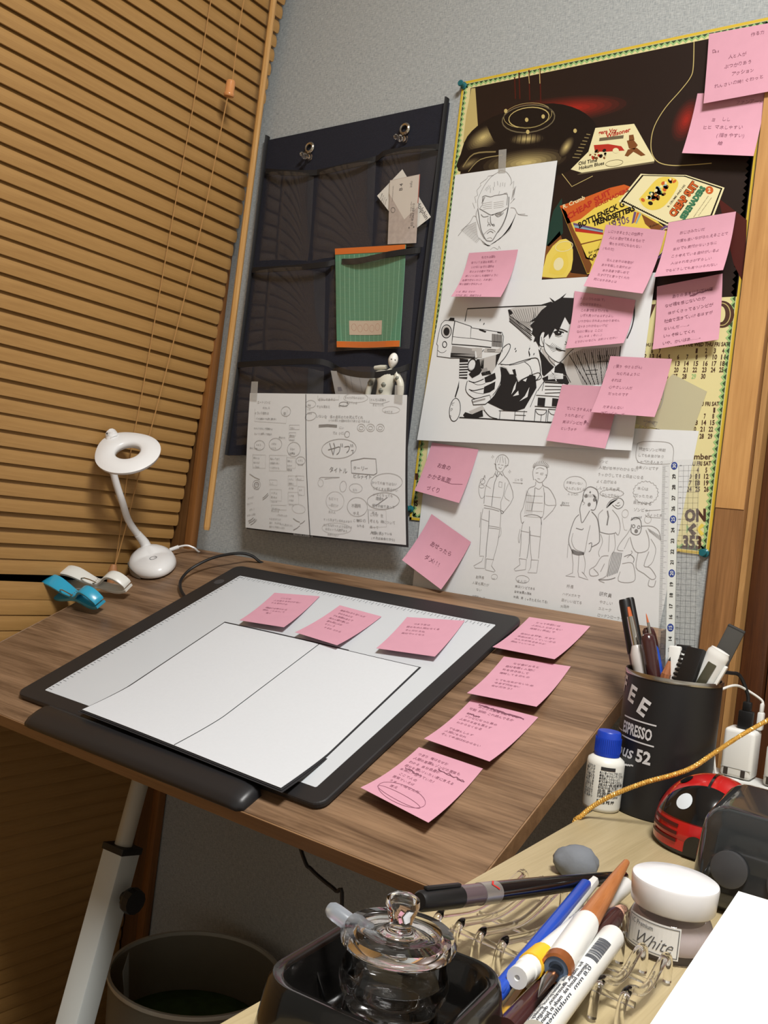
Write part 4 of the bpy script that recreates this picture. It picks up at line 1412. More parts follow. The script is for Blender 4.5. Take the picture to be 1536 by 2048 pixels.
H(['ホーリー', 'ビルナイト'], 1025, 655, 0.0086, 0.0112, mi=1)
ik.stroke(((730, 810), (750, 800), (910, 800), (780, 815)), 0.0006, 0); ik.ell(745, 850, 24, 32, 0, 2, w=0.0004); ik.ell(940, 880, 28, 48, 0.1, 0, w=0.0004)
ik.ell(1048, 895, 55, 40, 0.1, 0, w=0.0004); H(['ヒヒ'], 1022, 868, 0.0056); ik.ell(870, 1010, 78, 85, 0, 2, w=0.0004); H(['もどって', '一回だけ', 'あの人'], 815, 935, 0.006, 0.0092, 2)
ik.ell(1060, 1062, 85, 85, 0.1, 0, w=0.0005); H(['不器用', (0.003, 'ゆえ', ), (0.003, 'こいつの')], 1010, 995, 0.0072, 0.0098); ik.ell(1308, 842, 132, 78, -0.05, 0, w=0.0005)
H(['かつての敵ではない', (0.002, 'うずくまる戦士がい'), (0.003, 'いなくなっても')], 1180, 800, 0.0062, 0.0080); ik.ell(1278, 1008, 135, 74, -0.05, 0, w=0.0006); H([(0.006, '理由を'), '帰りの絵であって', '好き'], 1185, 925, 0.0062, 0.0100, 1); ik.stroke(((1215, 1050), (1315, 975)), 0.0008, 1)
ik.stroke(((1150, 1080), (1155, 1210)), 0.0008, 0); ik.stroke(((1158, 1088), (1300, 1090), (1302, 1240), (1160, 1245)), 0.0004, 2)
H(['このが 生', '考えも 神について', '俺って', '人間だい。'], 1165, 1085, 0.0064, 0.0082); H(['本当、死んでいる', '(それは運命だから)'], 1175, 1245, 0.0056, 0.0076, 1)
H(['ずっと生きている信念があり', 'なにもなかったような日々を'], 770, 1130, 0.0052, 0.0076); ik.ell(880, 1255, 125, 50, 0.05, 2, w=0.0004); H(['自分という人間がある', (0.004, 'わからない')], 785, 1215, 0.0052, 0.0076); H(['無に', 'なれる'], 1055, 1140, 0.0056, 0.0074, 1)
ik.obj('handwriting', PENS, memo)
TAPEC = vinyl('clear_tape', (205, 205, 200), 0.30, 0.06, 0.3)
def tape(label, px, y, group=None):
    S = Sheet([hY(p, y) for p in px], None, 0.0001)
    o = S.body(1, 1).obj('clear_tape', TAPEC)
    cen = Vector(sum(S.C)/4)
    for v in o.data.vertices:
        v.co -= cen
    o.location = cen
    return tag(o, label, 'tape', group)
tape('strip of clear tape on the memo corner by the blind', ((503, 763), (516, 763), (514, 800), (500, 799)), -0.0512)
tape('strip of clear tape on the memo corner under the drawing figure', ((790, 770), (806, 772), (805, 806), (789, 803)), -0.0512)

# ================================================================== calendar poster
PM = [mat('calendar_cream', (218, 208, 152), 0.55), mat('calendar_yellow_edge', (206, 176, 52), 0.55), mat('calendar_light_green', (150, 186, 120), 0.55), mat('calendar_dark_green', (52, 76, 44), 0.55),
      mat('photo_black_brown', (34, 22, 18), 0.4), mat('photo_red', (132, 28, 20), 0.4), mat('photo_dark_red', (72, 22, 16), 0.4), mat('photo_cream_metal', (190, 172, 112), 0.4),
      mat('sleeve_cream', (226, 218, 172), 0.45), mat('calendar_brown_ink', (72, 44, 30), 0.55), mat('sleeve_orange', (196, 92, 36), 0.45), mat('sleeve_violet', (104, 76, 118), 0.45),
      mat('sleeve_yellow', (224, 200, 84), 0.45), mat('photo_teal', (26, 58, 50), 0.4), mat('photo_grey_metal', (104, 94, 72), 0.4), mat('sleeve_light_blue', (132, 160, 176), 0.45),
      mat('sleeve_green', (60, 118, 84), 0.45), mat('sleeve_brown', (120, 72, 34), 0.45), mat('photo_amber', (226, 204, 96), 0.4), mat('sleeve_red', (176, 46, 32), 0.45), mat('photo_near_black', (22, 15, 13), 0.4)]
(CREAM, YEL, LGR, DGR, PBK, PRED, PDR, PCR, SCR, BRN, SOR, SVI, SYE, PTE, PGM, SLB, SGR, SBR, PAM, SRED, PNB) = range(21)
pX0, pX1, pZ0, pZ1 = -0.709, -0.3085, 0.937, 1.5335
PS = Sheet([(pX0, YP, pZ1), (pX1, YP, pZ1), (pX1, YP, pZ0), (pX0, YP, pZ0)], None, 0.0003)
poster = sheet_thing('wall_calendar', 'large yellow-bordered wall calendar with a guitar and record-sleeve photo', 'calendar', PS, PM[CREAM], 1, 1)
ik = Ink(PS, 0.00010, 0.00006)
ik.mm()
Wm, Hm_ = PS.W*1000, PS.H*1000
e = 3.2
for q in (((0, 0), (Wm, 0), (Wm, e), (0, e)), ((0, Hm_-e), (Wm, Hm_-e), (Wm, Hm_), (0, Hm_)), ((0, 0), (e, 0), (e, Hm_), (0, Hm_)), ((Wm-e, 0), (Wm, 0), (Wm, Hm_), (Wm-e, Hm_))):
    ik.poly(q, YEL, 0)
pt = 7.2
for side in range(4):
    L = Wm if side % 2 == 0 else Hm_
    n = int((L-10)/pt)
    def put(u, v, L=L, side=side):
        return ((u, v), (Wm-v, u), (u, Hm_-v), (v, u))[side]
    for i in range(n):
        u = 5+i*(L-10)/n; w_ = (L-10)/n
        ik.poly([put(u, 4.0), put(u+w_/2, 7.4), put(u+w_, 4.0)], DGR, 1)
        ik.poly([put(u, 4.0), put(u+w_/2, 7.4), put(u+w_, 4.0), put(u+w_, 6.6), put(u+w_/2, 10.0), put(u, 6.6)], LGR, 1)
# photograph
ik.unit()
s0, t0 = PS.st(941.4, 176); s1, t1 = PS.st(1474, 593)
ik.poly(((s0, t0), (s1, t0), (s1, t1), (s0, t1)), PBK, 1)
ik.crop(860, 0, 2.272)
L2, L3, L4, L5, L6, L7 = 2, 3, 4, 5, 6, 7
ik.poly(((188, 402), (206, 400), (220, 600), (150, 650), (165, 520)), PCR, L2)
def ramp(c0, c1, n, name):
    out = []
    for k_ in range(n):
        t_ = k_/(n-1)
        PM.append(mat('%s_tone_%02d' % (name, k_), tuple(c0[q]+(c1[q]-c0[q])*t_ for q in range(3)), 0.4))
        out.append(len(PM)-1)
    return out
def glow(cx, cy, rx, ry, rot, idx, ly, skew=(0, 0), n=30):
    m_ = len(idx)
    for k_, mi_ in enumerate(idx):
        f_ = 1-k_/m_
        ik.ell(cx+skew[0]*(1-f_), cy+skew[1]*(1-f_), rx*f_, ry*f_, rot, mi_, ly+k_*0.12, True, n=n)
RR = ramp((36, 22, 18), (150, 34, 24), 8, 'glow_red')
MR_ = ramp((26, 18, 15), (196, 178, 118), 9, 'metal')
glow(600, 498, 330, 66, -0.10, RR, L2, (60, -8))
glow(380, 545, 150, 40, -0.2, RR, L2)
for x, y0_, y1_ in ((405, 330, 450), (450, 318, 455), (500, 310, 470), (385, 350, 450)):
    ik.stroke(((x, y0_), (x+4, y1_)), 0.0018, PDR, L3)
ik.stroke(((448, 330), (452, 380)), 0.0008, PCR, L4); ik.stroke(((498, 315), (500, 380)), 0.0010, PCR, L4)
ik.poly(((140, 700), (170, 620), (250, 550), (400, 490), (560, 470), (680, 500), (750, 560), (755, 620), (720, 700), (640, 770), (560, 800), (420, 800), (140, 780)), PNB, L3, smooth=3)
glow(250, 628, 105, 52, -0.55, MR_, L3+0.5, (-10, -4))
glow(430, 735, 215, 62, -0.14, MR_, L3+0.5, (10, 6))
glow(620, 668, 58, 26, -1.0, MR_, L3+0.7)
ik.poly(((255, 560), (300, 540), (345, 600), (330, 655), (290, 640)), PNB, L4+0.8, smooth=2)
ik.poly(((150, 690), (240, 668), (330, 668), (480, 655), (640, 612), (640, 622), (480, 668), (330, 682), (230, 690), (160, 720)), PNB, L4+0.8)
glow(440, 632, 85, 28, -0.06, MR_, L4+0.2)
for q_ in range(7):
    ik.stroke(((375+q_*22, 606), (366+q_*23, 655)), 0.0010, PNB, L5+0.5)
for q_ in range(8):
    ik.stroke(((648+q_*9, 715-q_*15), (680+q_*7, 718-q_*15)), 0.0011, MR_[5], L5)
glow(180, 745, 60, 22, -0.5, MR_[:6], L4+0.2)
ik.stroke(((150, 760), (200, 700), (300, 690)), 0.0020, MR_[5], L5, smooth=4); ik.stroke(((175, 780), (230, 725), (330, 705)), 0.0012, MR_[6], L5, smooth=4)
ik.ell(448, 540, 120, 62, -0.12, PGM, L5, w=0.0016); ik.ell(450, 535, 92, 46, -0.12, PCR, L5, w=0.0012); ik.ell(445, 525, 110, 56, -0.12, PCR, L5, w=0.0005)
for x, y in ((345, 505), (440, 545), (515, 530), (445, 600), (660, 595)):
    ik.ell(x, y, 8, 10, 0, PCR, L6, True, n=10)
ik.stroke(((1200, 190), (1197, 300), (1185, 350), (1140, 410), (1070, 490), (1022, 570), (1005, 640), (1010, 700), (1040, 738), (1100, 752), (1180, 750), (1280, 742)), 0.0010, PCR, L3, smooth=4)
glow(1165, 545, 62, 120, 0.45, RR, L2)
ik.poly(((1310, 900), (1440, 1000), (1430, 1300), (1380, 1200)), PDR, L2)
# first sleeve
ik.poly(((752, 582), (928, 563), (1020, 726), (1020, 733), (690, 785), (640, 770), (720, 690)), SCR, L4)
ik.poly(((690, 785), (1020, 733), (1018, 742), (668, 795)), PGM, L4)
ik.poly(((762, 592), (918, 575), (1000, 722), (660, 772), (735, 690)), PM.index(PM[SCR]), L5)
ik.poly(((745, 660), (810, 655), (870, 665), (885, 685), (800, 690), (750, 690)), SRED, L6)
rb = random.Random(5)
for i in range(16):
    x, y = 715+rb.uniform(0, 100), 680+rb.uniform(0, 40)
    ik.ell(x, y, rb.uniform(5, 11), rb.uniform(4, 8), rb.uniform(0, 3), rb.choice((PNB, SBR, SCR, SRED)), L7, True, n=8)
for q in (((895, 640), (925, 635), (945, 660), (930, 680), (905, 675)), ((900, 680), (940, 672), (980, 705), (960, 710), (925, 690), (900, 712), (885, 708)), ((905, 615), (925, 612), (930, 636), (905, 640))):
    ik.poly(q, SBR, L7); 
ik.stroke(((770, 635), (880, 622)), 0.004, PGM, L6); ik.ell(845, 685, 14, 12, 0, SCR, 8, True)
ik.text('gera Vry', (765, 612), (850, 600), SRED, L7, bold=0.03); ik.text('Willsoner', (800, 628), (912, 598), SRED, L7, bold=0.03)
ik.text('Old Time', (675, 752), (760, 735), PNB, L7, bold=0.02); ik.text('Hokum Blues', (678, 772), (792, 748), PNB, L7, bold=0.02); ik.ell(838, 742, 40, 14, -0.15, PGM, L7, w=0.0005)
ik.stroke(((600, 790), (645, 848), (740, 800)), 0.0008, PCR, L3)
# second and third sleeves
ik.crop(1100, 250, 4.042)
ik.poly(((80, 655), (300, 580), (480, 510), (600, 482), (650, 500), (720, 640), (960, 860), (940, 960), (840, 1140), (300, 1205)), SYE, L3)
ik.poly(((80, 655), (300, 580), (480, 510), (600, 482), (650, 500), (680, 560), (540, 570), (400, 640), (250, 760), (140, 800)), SOR, L4)
ik.poly(((90, 665), (140, 800), (300, 1200), (320, 1195), (340, 1130), (200, 860), (130, 700)), SBR, L4)
ik.poly(((200, 830), (430, 870), (430, 888), (205, 862)), SRED, L4); ik.poly(((190, 805), (430, 858), (430, 872), (200, 832)), SLB, L4); ik.poly(((188, 790), (430, 848), (430, 860), (190, 808)), SVI, L4)
ik.poly(((680, 700), (700, 705), (680, 790), (660, 800)), SVI, L4); ik.poly(((705, 705), (722, 710), (690, 790), (682, 790)), SOR, L4); ik.poly(((724, 712), (740, 720), (700, 800), (692, 796)), SLB, L4)
ik.poly(((740, 720), (960, 850), (860, 880), (770, 800)), SBR, L4); ik.poly(((250, 960), (420, 920), (350, 1100), (290, 1080)), SBR, L4); ik.poly(((255, 970), (415, 930), (350, 1085), (300, 1070)), SYE, L5)
ik.text('R. Crumb', (110, 678), (285, 600), SCR, L6, bold=0.02)
ik.text('CHEAP SUIT', (150, 765), (500, 555), SRED, L6, hs=0.95, bold=0.03); ik.text('SERENADERS', (370, 668), (640, 535), SRED, L6, hs=0.9, bold=0.03)
ik.text('BOTTLENECK G', (238, 835), (605, 655), PNB, L7, hs=1.25, bold=0.03); ik.text('TRENDSETTERS', (350, 820), (690, 690), PNB, L7, hs=1.2, bold=0.05)
ik.text('of the', (495, 800), (600, 752), PNB, L7, bold=0.01, slant=0.25); ik.text('1930s', (490, 850), (645, 785), SVI, L7, hs=1.3, bold=0.0)
ik.text('Kokomo', (810, 830), (900, 800), PNB, L6); ik.text('for one', (315, 1045), (400, 1010), PNB, L6, bold=0.02); ik.text('Co', (320, 1095), (380, 1060), PNB, L6, bold=0.03)
ik.ell(900, 950, 60, 150, 0.5, SVI, L5, w=0.0030); ik.ell(890, 960, 52, 140, 0.5, SCR, L5, w=0.0012)
ik.poly(((735, 395), (800, 400), (1100, 405), (1412, 508), (1320, 750), (950, 815), (555, 620)), SCR, L6)
ik.poly(((745, 405), (1095, 412), (1395, 512), (1310, 735), (950, 800), (575, 615)), PNB, L7)
ik.poly(((752, 412), (1092, 420), (1384, 518), (1302, 728), (950, 790), (590, 612)), SCR, 8)
for i in range(26):
    t = i/25
    for a, b in (((590, 612), (950, 792)), ((1092, 416), (1386, 518)), ((1386, 518), (1304, 728)), ((752, 410), (588, 610))):
        ik.ell(a[0]+(b[0]-a[0])*t, a[1]+(b[1]-a[1])*t, 6, 6, 0, PNB, 9, True, n=6)
ik.poly(((720, 600), (790, 520), (880, 430), (990, 425), (1040, 470), (1000, 560), (920, 660), (830, 690), (760, 660)), SYE, 9, smooth=3)
for i in range(30):
    t = rb.random()
    x = 770+210*t+rb.uniform(-35, 35); y = 620-170*t+rb.uniform(-35, 40)
    ik.ell(x, y, rb.uniform(12, 26), rb.uniform(9, 18), rb.uniform(0, 3), rb.choice((SBR, SBR, SGR, PDR, SCR, SLB, PNB, SOR)), 10, True, n=9)
for i in range(6):
    ik.ell(785+i*38, 590-i*30, 10, 12, 0, SCR, 11, True, n=8)
ik.text('R. CRUMB AND HIS', (962, 668), (1098, 490), PNB, 10, hs=1.1, bold=0.01)
ik.text('CHEAP SUIT', (1005, 750), (1205, 480), PNB, 10, hs=1.6, bold=0.10); ik.text('CHEAP SUIT', (1003, 748), (1203, 482), SOR, 11, hs=1.55, bold=0.05)
ik.text('SERENADERS', (1085, 772), (1262, 510), SGR, 10, hs=1.4, bold=0.08)
ik.ell(1290, 528, 32, 32, 0, SOR, 10, True); ik.text('2', (1278, 545), (1300, 540), SCR, 11, bold=0.03)
ik.text('SINGING IN THE BATHTUB, MEDLEY, MINOR', (1165, 748), (1285, 575), PGM, 10); ik.text('MY GIRL, ALABAMA JUBILEE, AND OTHERS', (1205, 735), (1310, 590), PGM, 10)
# drink glass
ik.crop(860, 0, 2.272)
ik.poly(((560, 960), (600, 900), (605, 1060), (540, 1120), (520, 1110)), PTE, L2); ik.poly(((505, 1265), (520, 1130), (590, 1050), (640, 1240), (720, 1250), (700, 1262)), SBR, L2)
ik.poly(((510, 1258), (530, 1160), (590, 1090), (640, 1100), (650, 1180), (620, 1260)), PAM, L4, smooth=2); ik.poly(((540, 1240), (560, 1170), (610, 1130), (630, 1200), (600, 1250)), SYE, L5, smooth=3); ik.ell(585, 1200, 22, 30, 0.3, SCR, L6, True); ik.ell(610, 1120, 40, 22, -0.2, SCR, L6, w=0.0008)
# big lettering and date blocks
ik.crop(1080, 540, 3.84)
ik.poly(((845, 265), (890, 262), (832, 405), (826, 400)), BRN, 2)
ik.ell(1398, 340, 94, 104, 0.05, BRN, 2, True, n=30); ik.ell(1390, 340, 34, 62, 0.05, CREAM, 3, True, n=30); ik.ell(1396, 340, 66, 86, 0.05, PCR, 3, w=0.0010, n=30)
ik.text('SUN MON TUE WED THU FRI SAT', (968, 588), (1448, 584), BRN, 2, hs=1.35, bold=0.03)
def drow(vals, y, xs, h=0.0054, green=None):
    for v, x in zip(vals, xs):
        V, F = textgeo(str(v), 0.03)
        wpx = 15 if v < 10 else 34
        ik.text(str(v), (x-wpx/2, y), (x+wpx/2, y-0.4), LGR if v == green else BRN, 2, bold=0.03, fixh=h)
X7 = [990, 1060, 1130, 1202, 1275, 1342, 1406]
drow([1, 2, 3, 4], 638, X7[3:]); drow(range(5, 12), 686, X7); drow(range(12, 19), 736, [x-5 for x in X7]); drow(range(19, 26), 784, [x-14 for x in X7]); drow(range(26, 31), 834, [x-22 for x in X7], green=29)
ik.text('SUN MON TUE WED THU FRI SAT', (560, 588), (945, 586), BRN, 2, hs=1.35, bold=0.03)
drow([5, 6, 7], 638, [803, 860, 918]); drow([12, 13, 14], 680, [800, 858, 912]); drow([19, 20, 21], 730, [796, 850, 905])
ik.text('SUN MON TUE WED THU FRI SAT', (895, 1046), (1376, 1042), BRN, 2, hs=1.35, bold=0.03)
X8 = [925, 990, 1060, 1130, 1200, 1265, 1330]
drow([1], 1094, [1338]); drow(range(2, 9), 1140, X8); drow(range(9, 16), 1190, [x-6 for x in X8]); drow(range(16, 23), 1240, [x-18 for x in X8]); drow(range(23, 30), 1294, [x-24 for x in X8])
ik.crop(820, 540, 2.145)
ik.text('November', (1142, 812), (1294, 812), BRN, 2, bold=0.02)
ik.text('WED THU FRI SAT', (1140, 840), (1292, 838), BRN, 2, hs=1.4, bold=0.03)
for a, b, c_, y in ((3, 4, 5, 868), (10, 11, 12, 895), (17, 18, 19, 923), (24, 25, 26, 950)):
    for v, x in ((a, 1198), (b, 1234), (c_, 1271)):
        w_ = 8 if v < 10 else 20
        ik.text(str(v), (x-w_/2, y), (x+w_/2, y), BRN, 2, bold=0.03, fixh=0.0054)
ik.text('ON', (1178, 1078), (1270, 1076), BRN, 2, hs=1.25, bold=0.05)
ik.stroke(((1224, 1092), (1200, 1112), (1222, 1136)), 0.005, BRN, 2); ik.stroke(((1258, 1092), (1236, 1112), (1256, 1136)), 0.004, SYE, 2); ik.poly(((1186, 1090), (1200, 1110), (1186, 1130)), LGR, 2); ik.poly(((1262, 1095), (1275, 1110), (1262, 1130)), LGR, 2)
ik.text('353', (1168, 1192), (1250, 1196), BRN, 2, hs=1.35, bold=0.05)
ik.text('IS', (18, 1012), (34, 1012), BRN, 2, hs=1.2, bold=0.05); ik.poly(((22, 872), (36, 872), (36, 900), (22, 900)), BRN, 2)
for i in range(5):
    ik.text(str(3+7*i), (36, 760+i*24), (46, 760+i*24), LGR, 2, fixh=0.004, bold=0.02)
ik.obj('printed_picture', PM, poster)

# teal push pins at the poster corners
TEAL = mat('pin_teal_plastic', (36, 118, 128), 0.25, 0, 0.5, 0.35, 1.45)
for lab, p in (('teal push pin at the calendar corner by the organizer', (928, 172)), ('teal push pin at the calendar corner beside the memo', (822, 1018)), ('teal push pin at the calendar corner by the wooden post', (1410, 1106))):
    P = hY(p, YP-0.0006)
    t = thing('push_pin', lab, 'push pin', P)
    M = Matrix.Rotation(radians(90), 4, 'X')
    pr = [(0, 0), (0.0046, 0), (0.0048, 0.0012), (0.0030, 0.0022), (0.0025, 0.006), (0.0038, 0.0078), (0.0042, 0.0092), (0.0036, 0.0104), (0, 0.0106)]
    G().lathe(pr, 20, M=M).obj('head', TEAL, t)
    G().tube([(0, 0.0, 0), (0, 0.003, 0)], 0.0005, 6).obj('needle', CHROME, t)

# ================================================================== sheets over the poster
# face sketch
hs_ = Sheet([hY((910.5, 350), -0.0030), hY((1114.5, 321), -0.0030), hY((1083, 554), -0.0030)+np.array([0.0, 0, -0.055]), hY((885, 572), -0.0030)+np.array([0, 0, -0.055])], None, 0.0003)
face = sheet_thing('face_sketch_sheet', 'white sheet with a pencil sketch of an angry face, on the calendar', 'drawing', hs_, PAPW, 1, 1)
ik = Ink(hs_, 0.0002).crop(880, 300, 5.906)
def S(pts, w=0.0007, mi=0, sm=3, close=False): ik.stroke(pts, w, mi, 0, smooth=sm, close=close)
S(((450, 700), (465, 790), (480, 900), (500, 980), (545, 1070), (580, 1085), (625, 1078), (680, 990), (740, 900), (790, 780), (815, 660), (820, 560)), 0.0013, 1)
S(((440, 720), (430, 790), (460, 900), (490, 990), (530, 1060)), 0.0010, 0); S(((810, 690), (790, 790), (745, 905), (690, 985)), 0.0010, 0)
S(((455, 700), (450, 600), (480, 520), (520, 440), (560, 380), (620, 310), (690, 265), (720, 240)), 0.0007, 0); S(((720, 240), (790, 260), (840, 330), (850, 390), (835, 420)), 0.0007, 0)
S(((415, 700), (390, 630), (430, 630), (415, 560), (450, 540), (440, 480), (490, 420), (480, 400), (560, 340), (575, 310), (640, 300)), 0.0006, 0, 0)
S(((835, 640), (890, 580), (870, 600), (885, 500), (905, 430), (870, 460), (880, 370), (850, 400)), 0.0006, 0, 0)
S(((505, 560), (540, 545), (600, 560), (650, 545), (720, 535), (800, 525), (800, 600), (795, 660)), 0.0009, 1, 2); S(((505, 560), (510, 640), (480, 690)), 0.0008, 0)
for x0_, y0_, x1_, y1_ in ((540, 480, 560, 440), (555, 490, 580, 420), (580, 470, 600, 420), (600, 510, 605, 450), (640, 480, 635, 440), (650, 440, 650, 380), (690, 420, 685, 370), (715, 440, 725, 390), (745, 430, 750, 385), (770, 440, 775, 390), (700, 530, 710, 490), (760, 520, 800, 510)):
    S(((x0_, y0_), (x1_, y1_)), 0.0006, 0, 0)
for d in range(5):
    S(((495+d*6, 640-d*8), (520+d*5, 560)), 0.0005, 0, 0); S(((850+d*8, 600-d*20), (870+d*6, 480-d*10)), 0.0005, 0, 0)
S(((470, 700), (530, 735), (600, 775), (640, 770)), 0.0011, 1); S(((800, 690), (740, 735), (690, 750), (620, 778)), 0.0011, 1)
S(((490, 770), (520, 800), (580, 790)), 0.0010, 1); S(((655, 770), (690, 798), (740, 770), (755, 745)), 0.0010, 1)
for i in range(4):
    S(((660+i*6, 760+i*8), (740-i*4, 750+i*8)), 0.0006, 0, 0)
    S(((500+i*5, 640+i*22), (620, 620+i*24)), 0.0004, 2, 0); S(((640, 630+i*22), (760, 610+i*22)), 0.0004, 2, 0)
S(((575, 810), (570, 860), (590, 870)), 0.0008, 0); S(((600, 790), (605, 870), (640, 910)), 0.0012, 1)
S(((570, 910), (575, 885), (595, 890), (600, 910)), 0.0011, 1); S(((620, 895), (640, 885), (650, 910)), 0.0010, 1); S(((520, 1010), (560, 970), (600, 945), (640, 960), (660, 980)), 0.0007, 0); S(((560, 1000), (600, 970), (635, 990)), 0.0010, 1); S(((560, 1060), (600, 1045), (620, 1060)), 0.0006, 0)
S(((430, 800), (400, 790), (360, 860), (300, 920), (215, 1025)), 0.0008, 0); S(((840, 690), (890, 700), (930, 770), (1040, 785)), 0.0008, 0); S(((930, 770), (1010, 765)), 0.0006, 0)
for i in range(16):
    S(((250+i*12, 960+i*10), (300+i*12, 920+i*9), (430+i*2, 860+i*14)), 0.0006, 2 if i % 2 else 0, 0)
for i in range(12):
    S(((690+i*12, 1080-i*10), (760+i*10, 1010-i*14), (840+i*6, 930-i*16)), 0.0006, 2 if i % 2 else 0, 0)
for i in range(8):
    S(((480+i*9, 1060+i*8), (520+i*8, 1120+i*4), (600, 1140)), 0.0005, 2, 0); S(((600+i*8, 1130-i*4), (720+i*10, 1050-i*9)), 0.0005, 2, 0)
S(((600, 1190), (640, 1160), (690, 1185), (700, 1145), (720, 1180)), 0.0005, 0)
ik.obj('pencil_drawing', PENS, face)
tape('clear tape holding the face sketch to the calendar', ((997.5, 300), (1013, 298), (1011, 345), (996.5, 346)), -0.0037)

# gun drawing
gs = Sheet([hY((887, 572), YG), hY((1312, 545), YG), hY((1263, 901), YG-0.005), hY((834, 880), YG-0.005)], lambda a, b: 0.0, 0.0003)
gun = sheet_thing('gun_drawing_sheet', 'inked drawing of a black-haired youth aiming a pistol, on the calendar', 'drawing', gs, mat('print_paper', (219, 222, 223), 0.75), 1, 1)
INK = mat('manga_black_ink', (28, 27, 29), 0.6); TONE = mat('manga_grey_tone', (150, 148, 146), 0.7); TONE2 = mat('manga_pale_tone', (184, 182, 179), 0.7); PWH = mat('manga_paper_white', (219, 222, 223), 0.75)
GM = [INK, TONE, TONE2, PWH]
ik = Ink(gs, 0.0002, 0.00008).crop(840, 540, 3.339)
def B(pts, mi=0, ly=1, sm=0): ik.poly(pts, mi, ly, smooth=sm)
def T(pts, w=0.0008, ly=2, sm=3, mi=0, close=False): ik.stroke(pts, w, mi, ly, smooth=sm, close=close)
# panel frame and backdrop
T(((303, 338), (318, 256), (560, 243), (830, 231)), 0.0014, 1, 0); T(((265, 982), (440, 990), (880, 1016)), 0.0016, 1, 0); T(((1432, 205), (1432, 300), (1415, 380), (1385, 450)), 0.0014, 1); T(((1342, 500), (1335, 575)), 0.0012, 1, 0)
B(((590, 262), (640, 245), (830, 238), (850, 250), (760, 320), (735, 370), (750, 440), (600, 320)), 2, 0)
B(((600, 315), (740, 440), (745, 470), (610, 345)), 1, 0)
for i in range(13):
    T(((596+i*16, 268-i*2), (640+i*13, 330+i*2), (740+i*2, 420-i*12)), 0.0004, 1, 0)
for i in range(5):
    T(((600, 300+i*9), (750, 405+i*14)), 0.0006 if i % 2 else 0.0011, 1, 0)
B(((590, 262), (605, 260), (625, 285), (600, 300)), 0, 1)
B(((1000, 560), (1090, 520), (1340, 505), (1330, 570), (1260, 580), (1230, 740), (1140, 770), (985, 770), (975, 690)), 2, 0)
for i in range(22):
    T(((1020+i*14, 540-i*1.5), (1040+i*12, 640), (1090+i*6, 760)), 0.0004, 1, 0)
for i in range(6):
    T(((1000+i*50, 560-i*6), (1060+i*38, 660), (1120+i*25, 760)), 0.0009, 1, 0)
for i in range(9):
    T(((1190+i*14, 560), (1200+i*14, 606)), 0.0007, 1, 0)
T(((1185, 606), (1300, 604)), 0.0007, 1, 0); T(((1110, 665), (1190, 660), (1185, 690), (1110, 690)), 0.0008, 1, 0)
for q in ((405, 330), (430, 355), (640, 520), (645, 535), (765, 555), (735, 520)):
    ik.ell(q[0], q[1], 3, 8, 0.4, 0, 1, True, n=8)
B(((740, 490), (732, 530), (740, 560), (735, 575), (728, 540)), 0, 1)
# face, hair
T(((833, 455), (834, 520), (868, 570), (918, 606), (946, 604), (1000, 545), (1030, 520)), 0.0008); T(((828, 405), (803, 425), (800, 480), (815, 505), (832, 500)), 0.0008); T(((815, 440), (820, 470), (828, 490)), 0.0005)
B(((735, 342), (775, 335), (760, 345), (738, 368), (757, 388), (750, 420), (772, 442), (762, 474), (778, 470), (802, 512), (806, 440), (822, 404), (836, 410), (828, 452), (862, 420), (868, 455), (905, 385), (930, 402), (955, 345), (972, 308), (1002, 358), (1040, 330), (1045, 185), (958, 182), (982, 152), (938, 186), (904, 206), (868, 180), (894, 216), (878, 208), (808, 230), (852, 236), (815, 265), (780, 310)), 0, 2)
B(((900, 412), (915, 402), (940, 403), (952, 412), (945, 428), (925, 432), (908, 428)), 0, 2); ik.ell(928, 417, 14, 13, 0, 0, 3, True); ik.ell(932, 412, 4, 4, 0, 3, 4, True); T(((895, 410), (925, 400), (965, 412)), 0.0013); T(((922, 386), (955, 392), (990, 408)), 0.0013); T(((905, 432), (930, 440), (955, 432)), 0.0004)
T(((910, 512), (935, 525), (975, 535)), 0.0012); T(((912, 520), (930, 532), (950, 534)), 0.0006); T(((975, 470), (985, 485), (970, 490)), 0.0006)
for i in range(7):
    T(((840+i*8, 480+i*10), (870+i*9, 500+i*4), (890+i*10, 480+i*6)), 0.0003, 2)
B(((810, 510), (835, 525), (870, 572), (905, 605), (905, 635), (868, 610), (830, 560)), 2, 1)
T(((810, 512), (805, 560), (815, 590)), 0.0008); T(((860, 570), (875, 600), (908, 632)), 0.0007)
B(((795, 520), (812, 600), (820, 690), (832, 704), (882, 660), (900, 640), (868, 612), (828, 560)), 0, 2); B(((905, 640), (945, 608), (965, 622), (985, 700), (955, 690), (930, 680), (900, 688)), 0, 2)
for i in range(5):
    T(((860, 690+i*8), (900, 682+i*9), (960, 690+i*7)), 0.0012, 3, 0, 3)
B(((820, 715), (880, 690), (980, 700), (1000, 745), (990, 760), (920, 740), (830, 735)), 0, 1)
T(((880, 662), (900, 700), (915, 735)), 0.0012, 3, 0, 3); T(((975, 680), (1010, 745)), 0.0008, 2, 0)
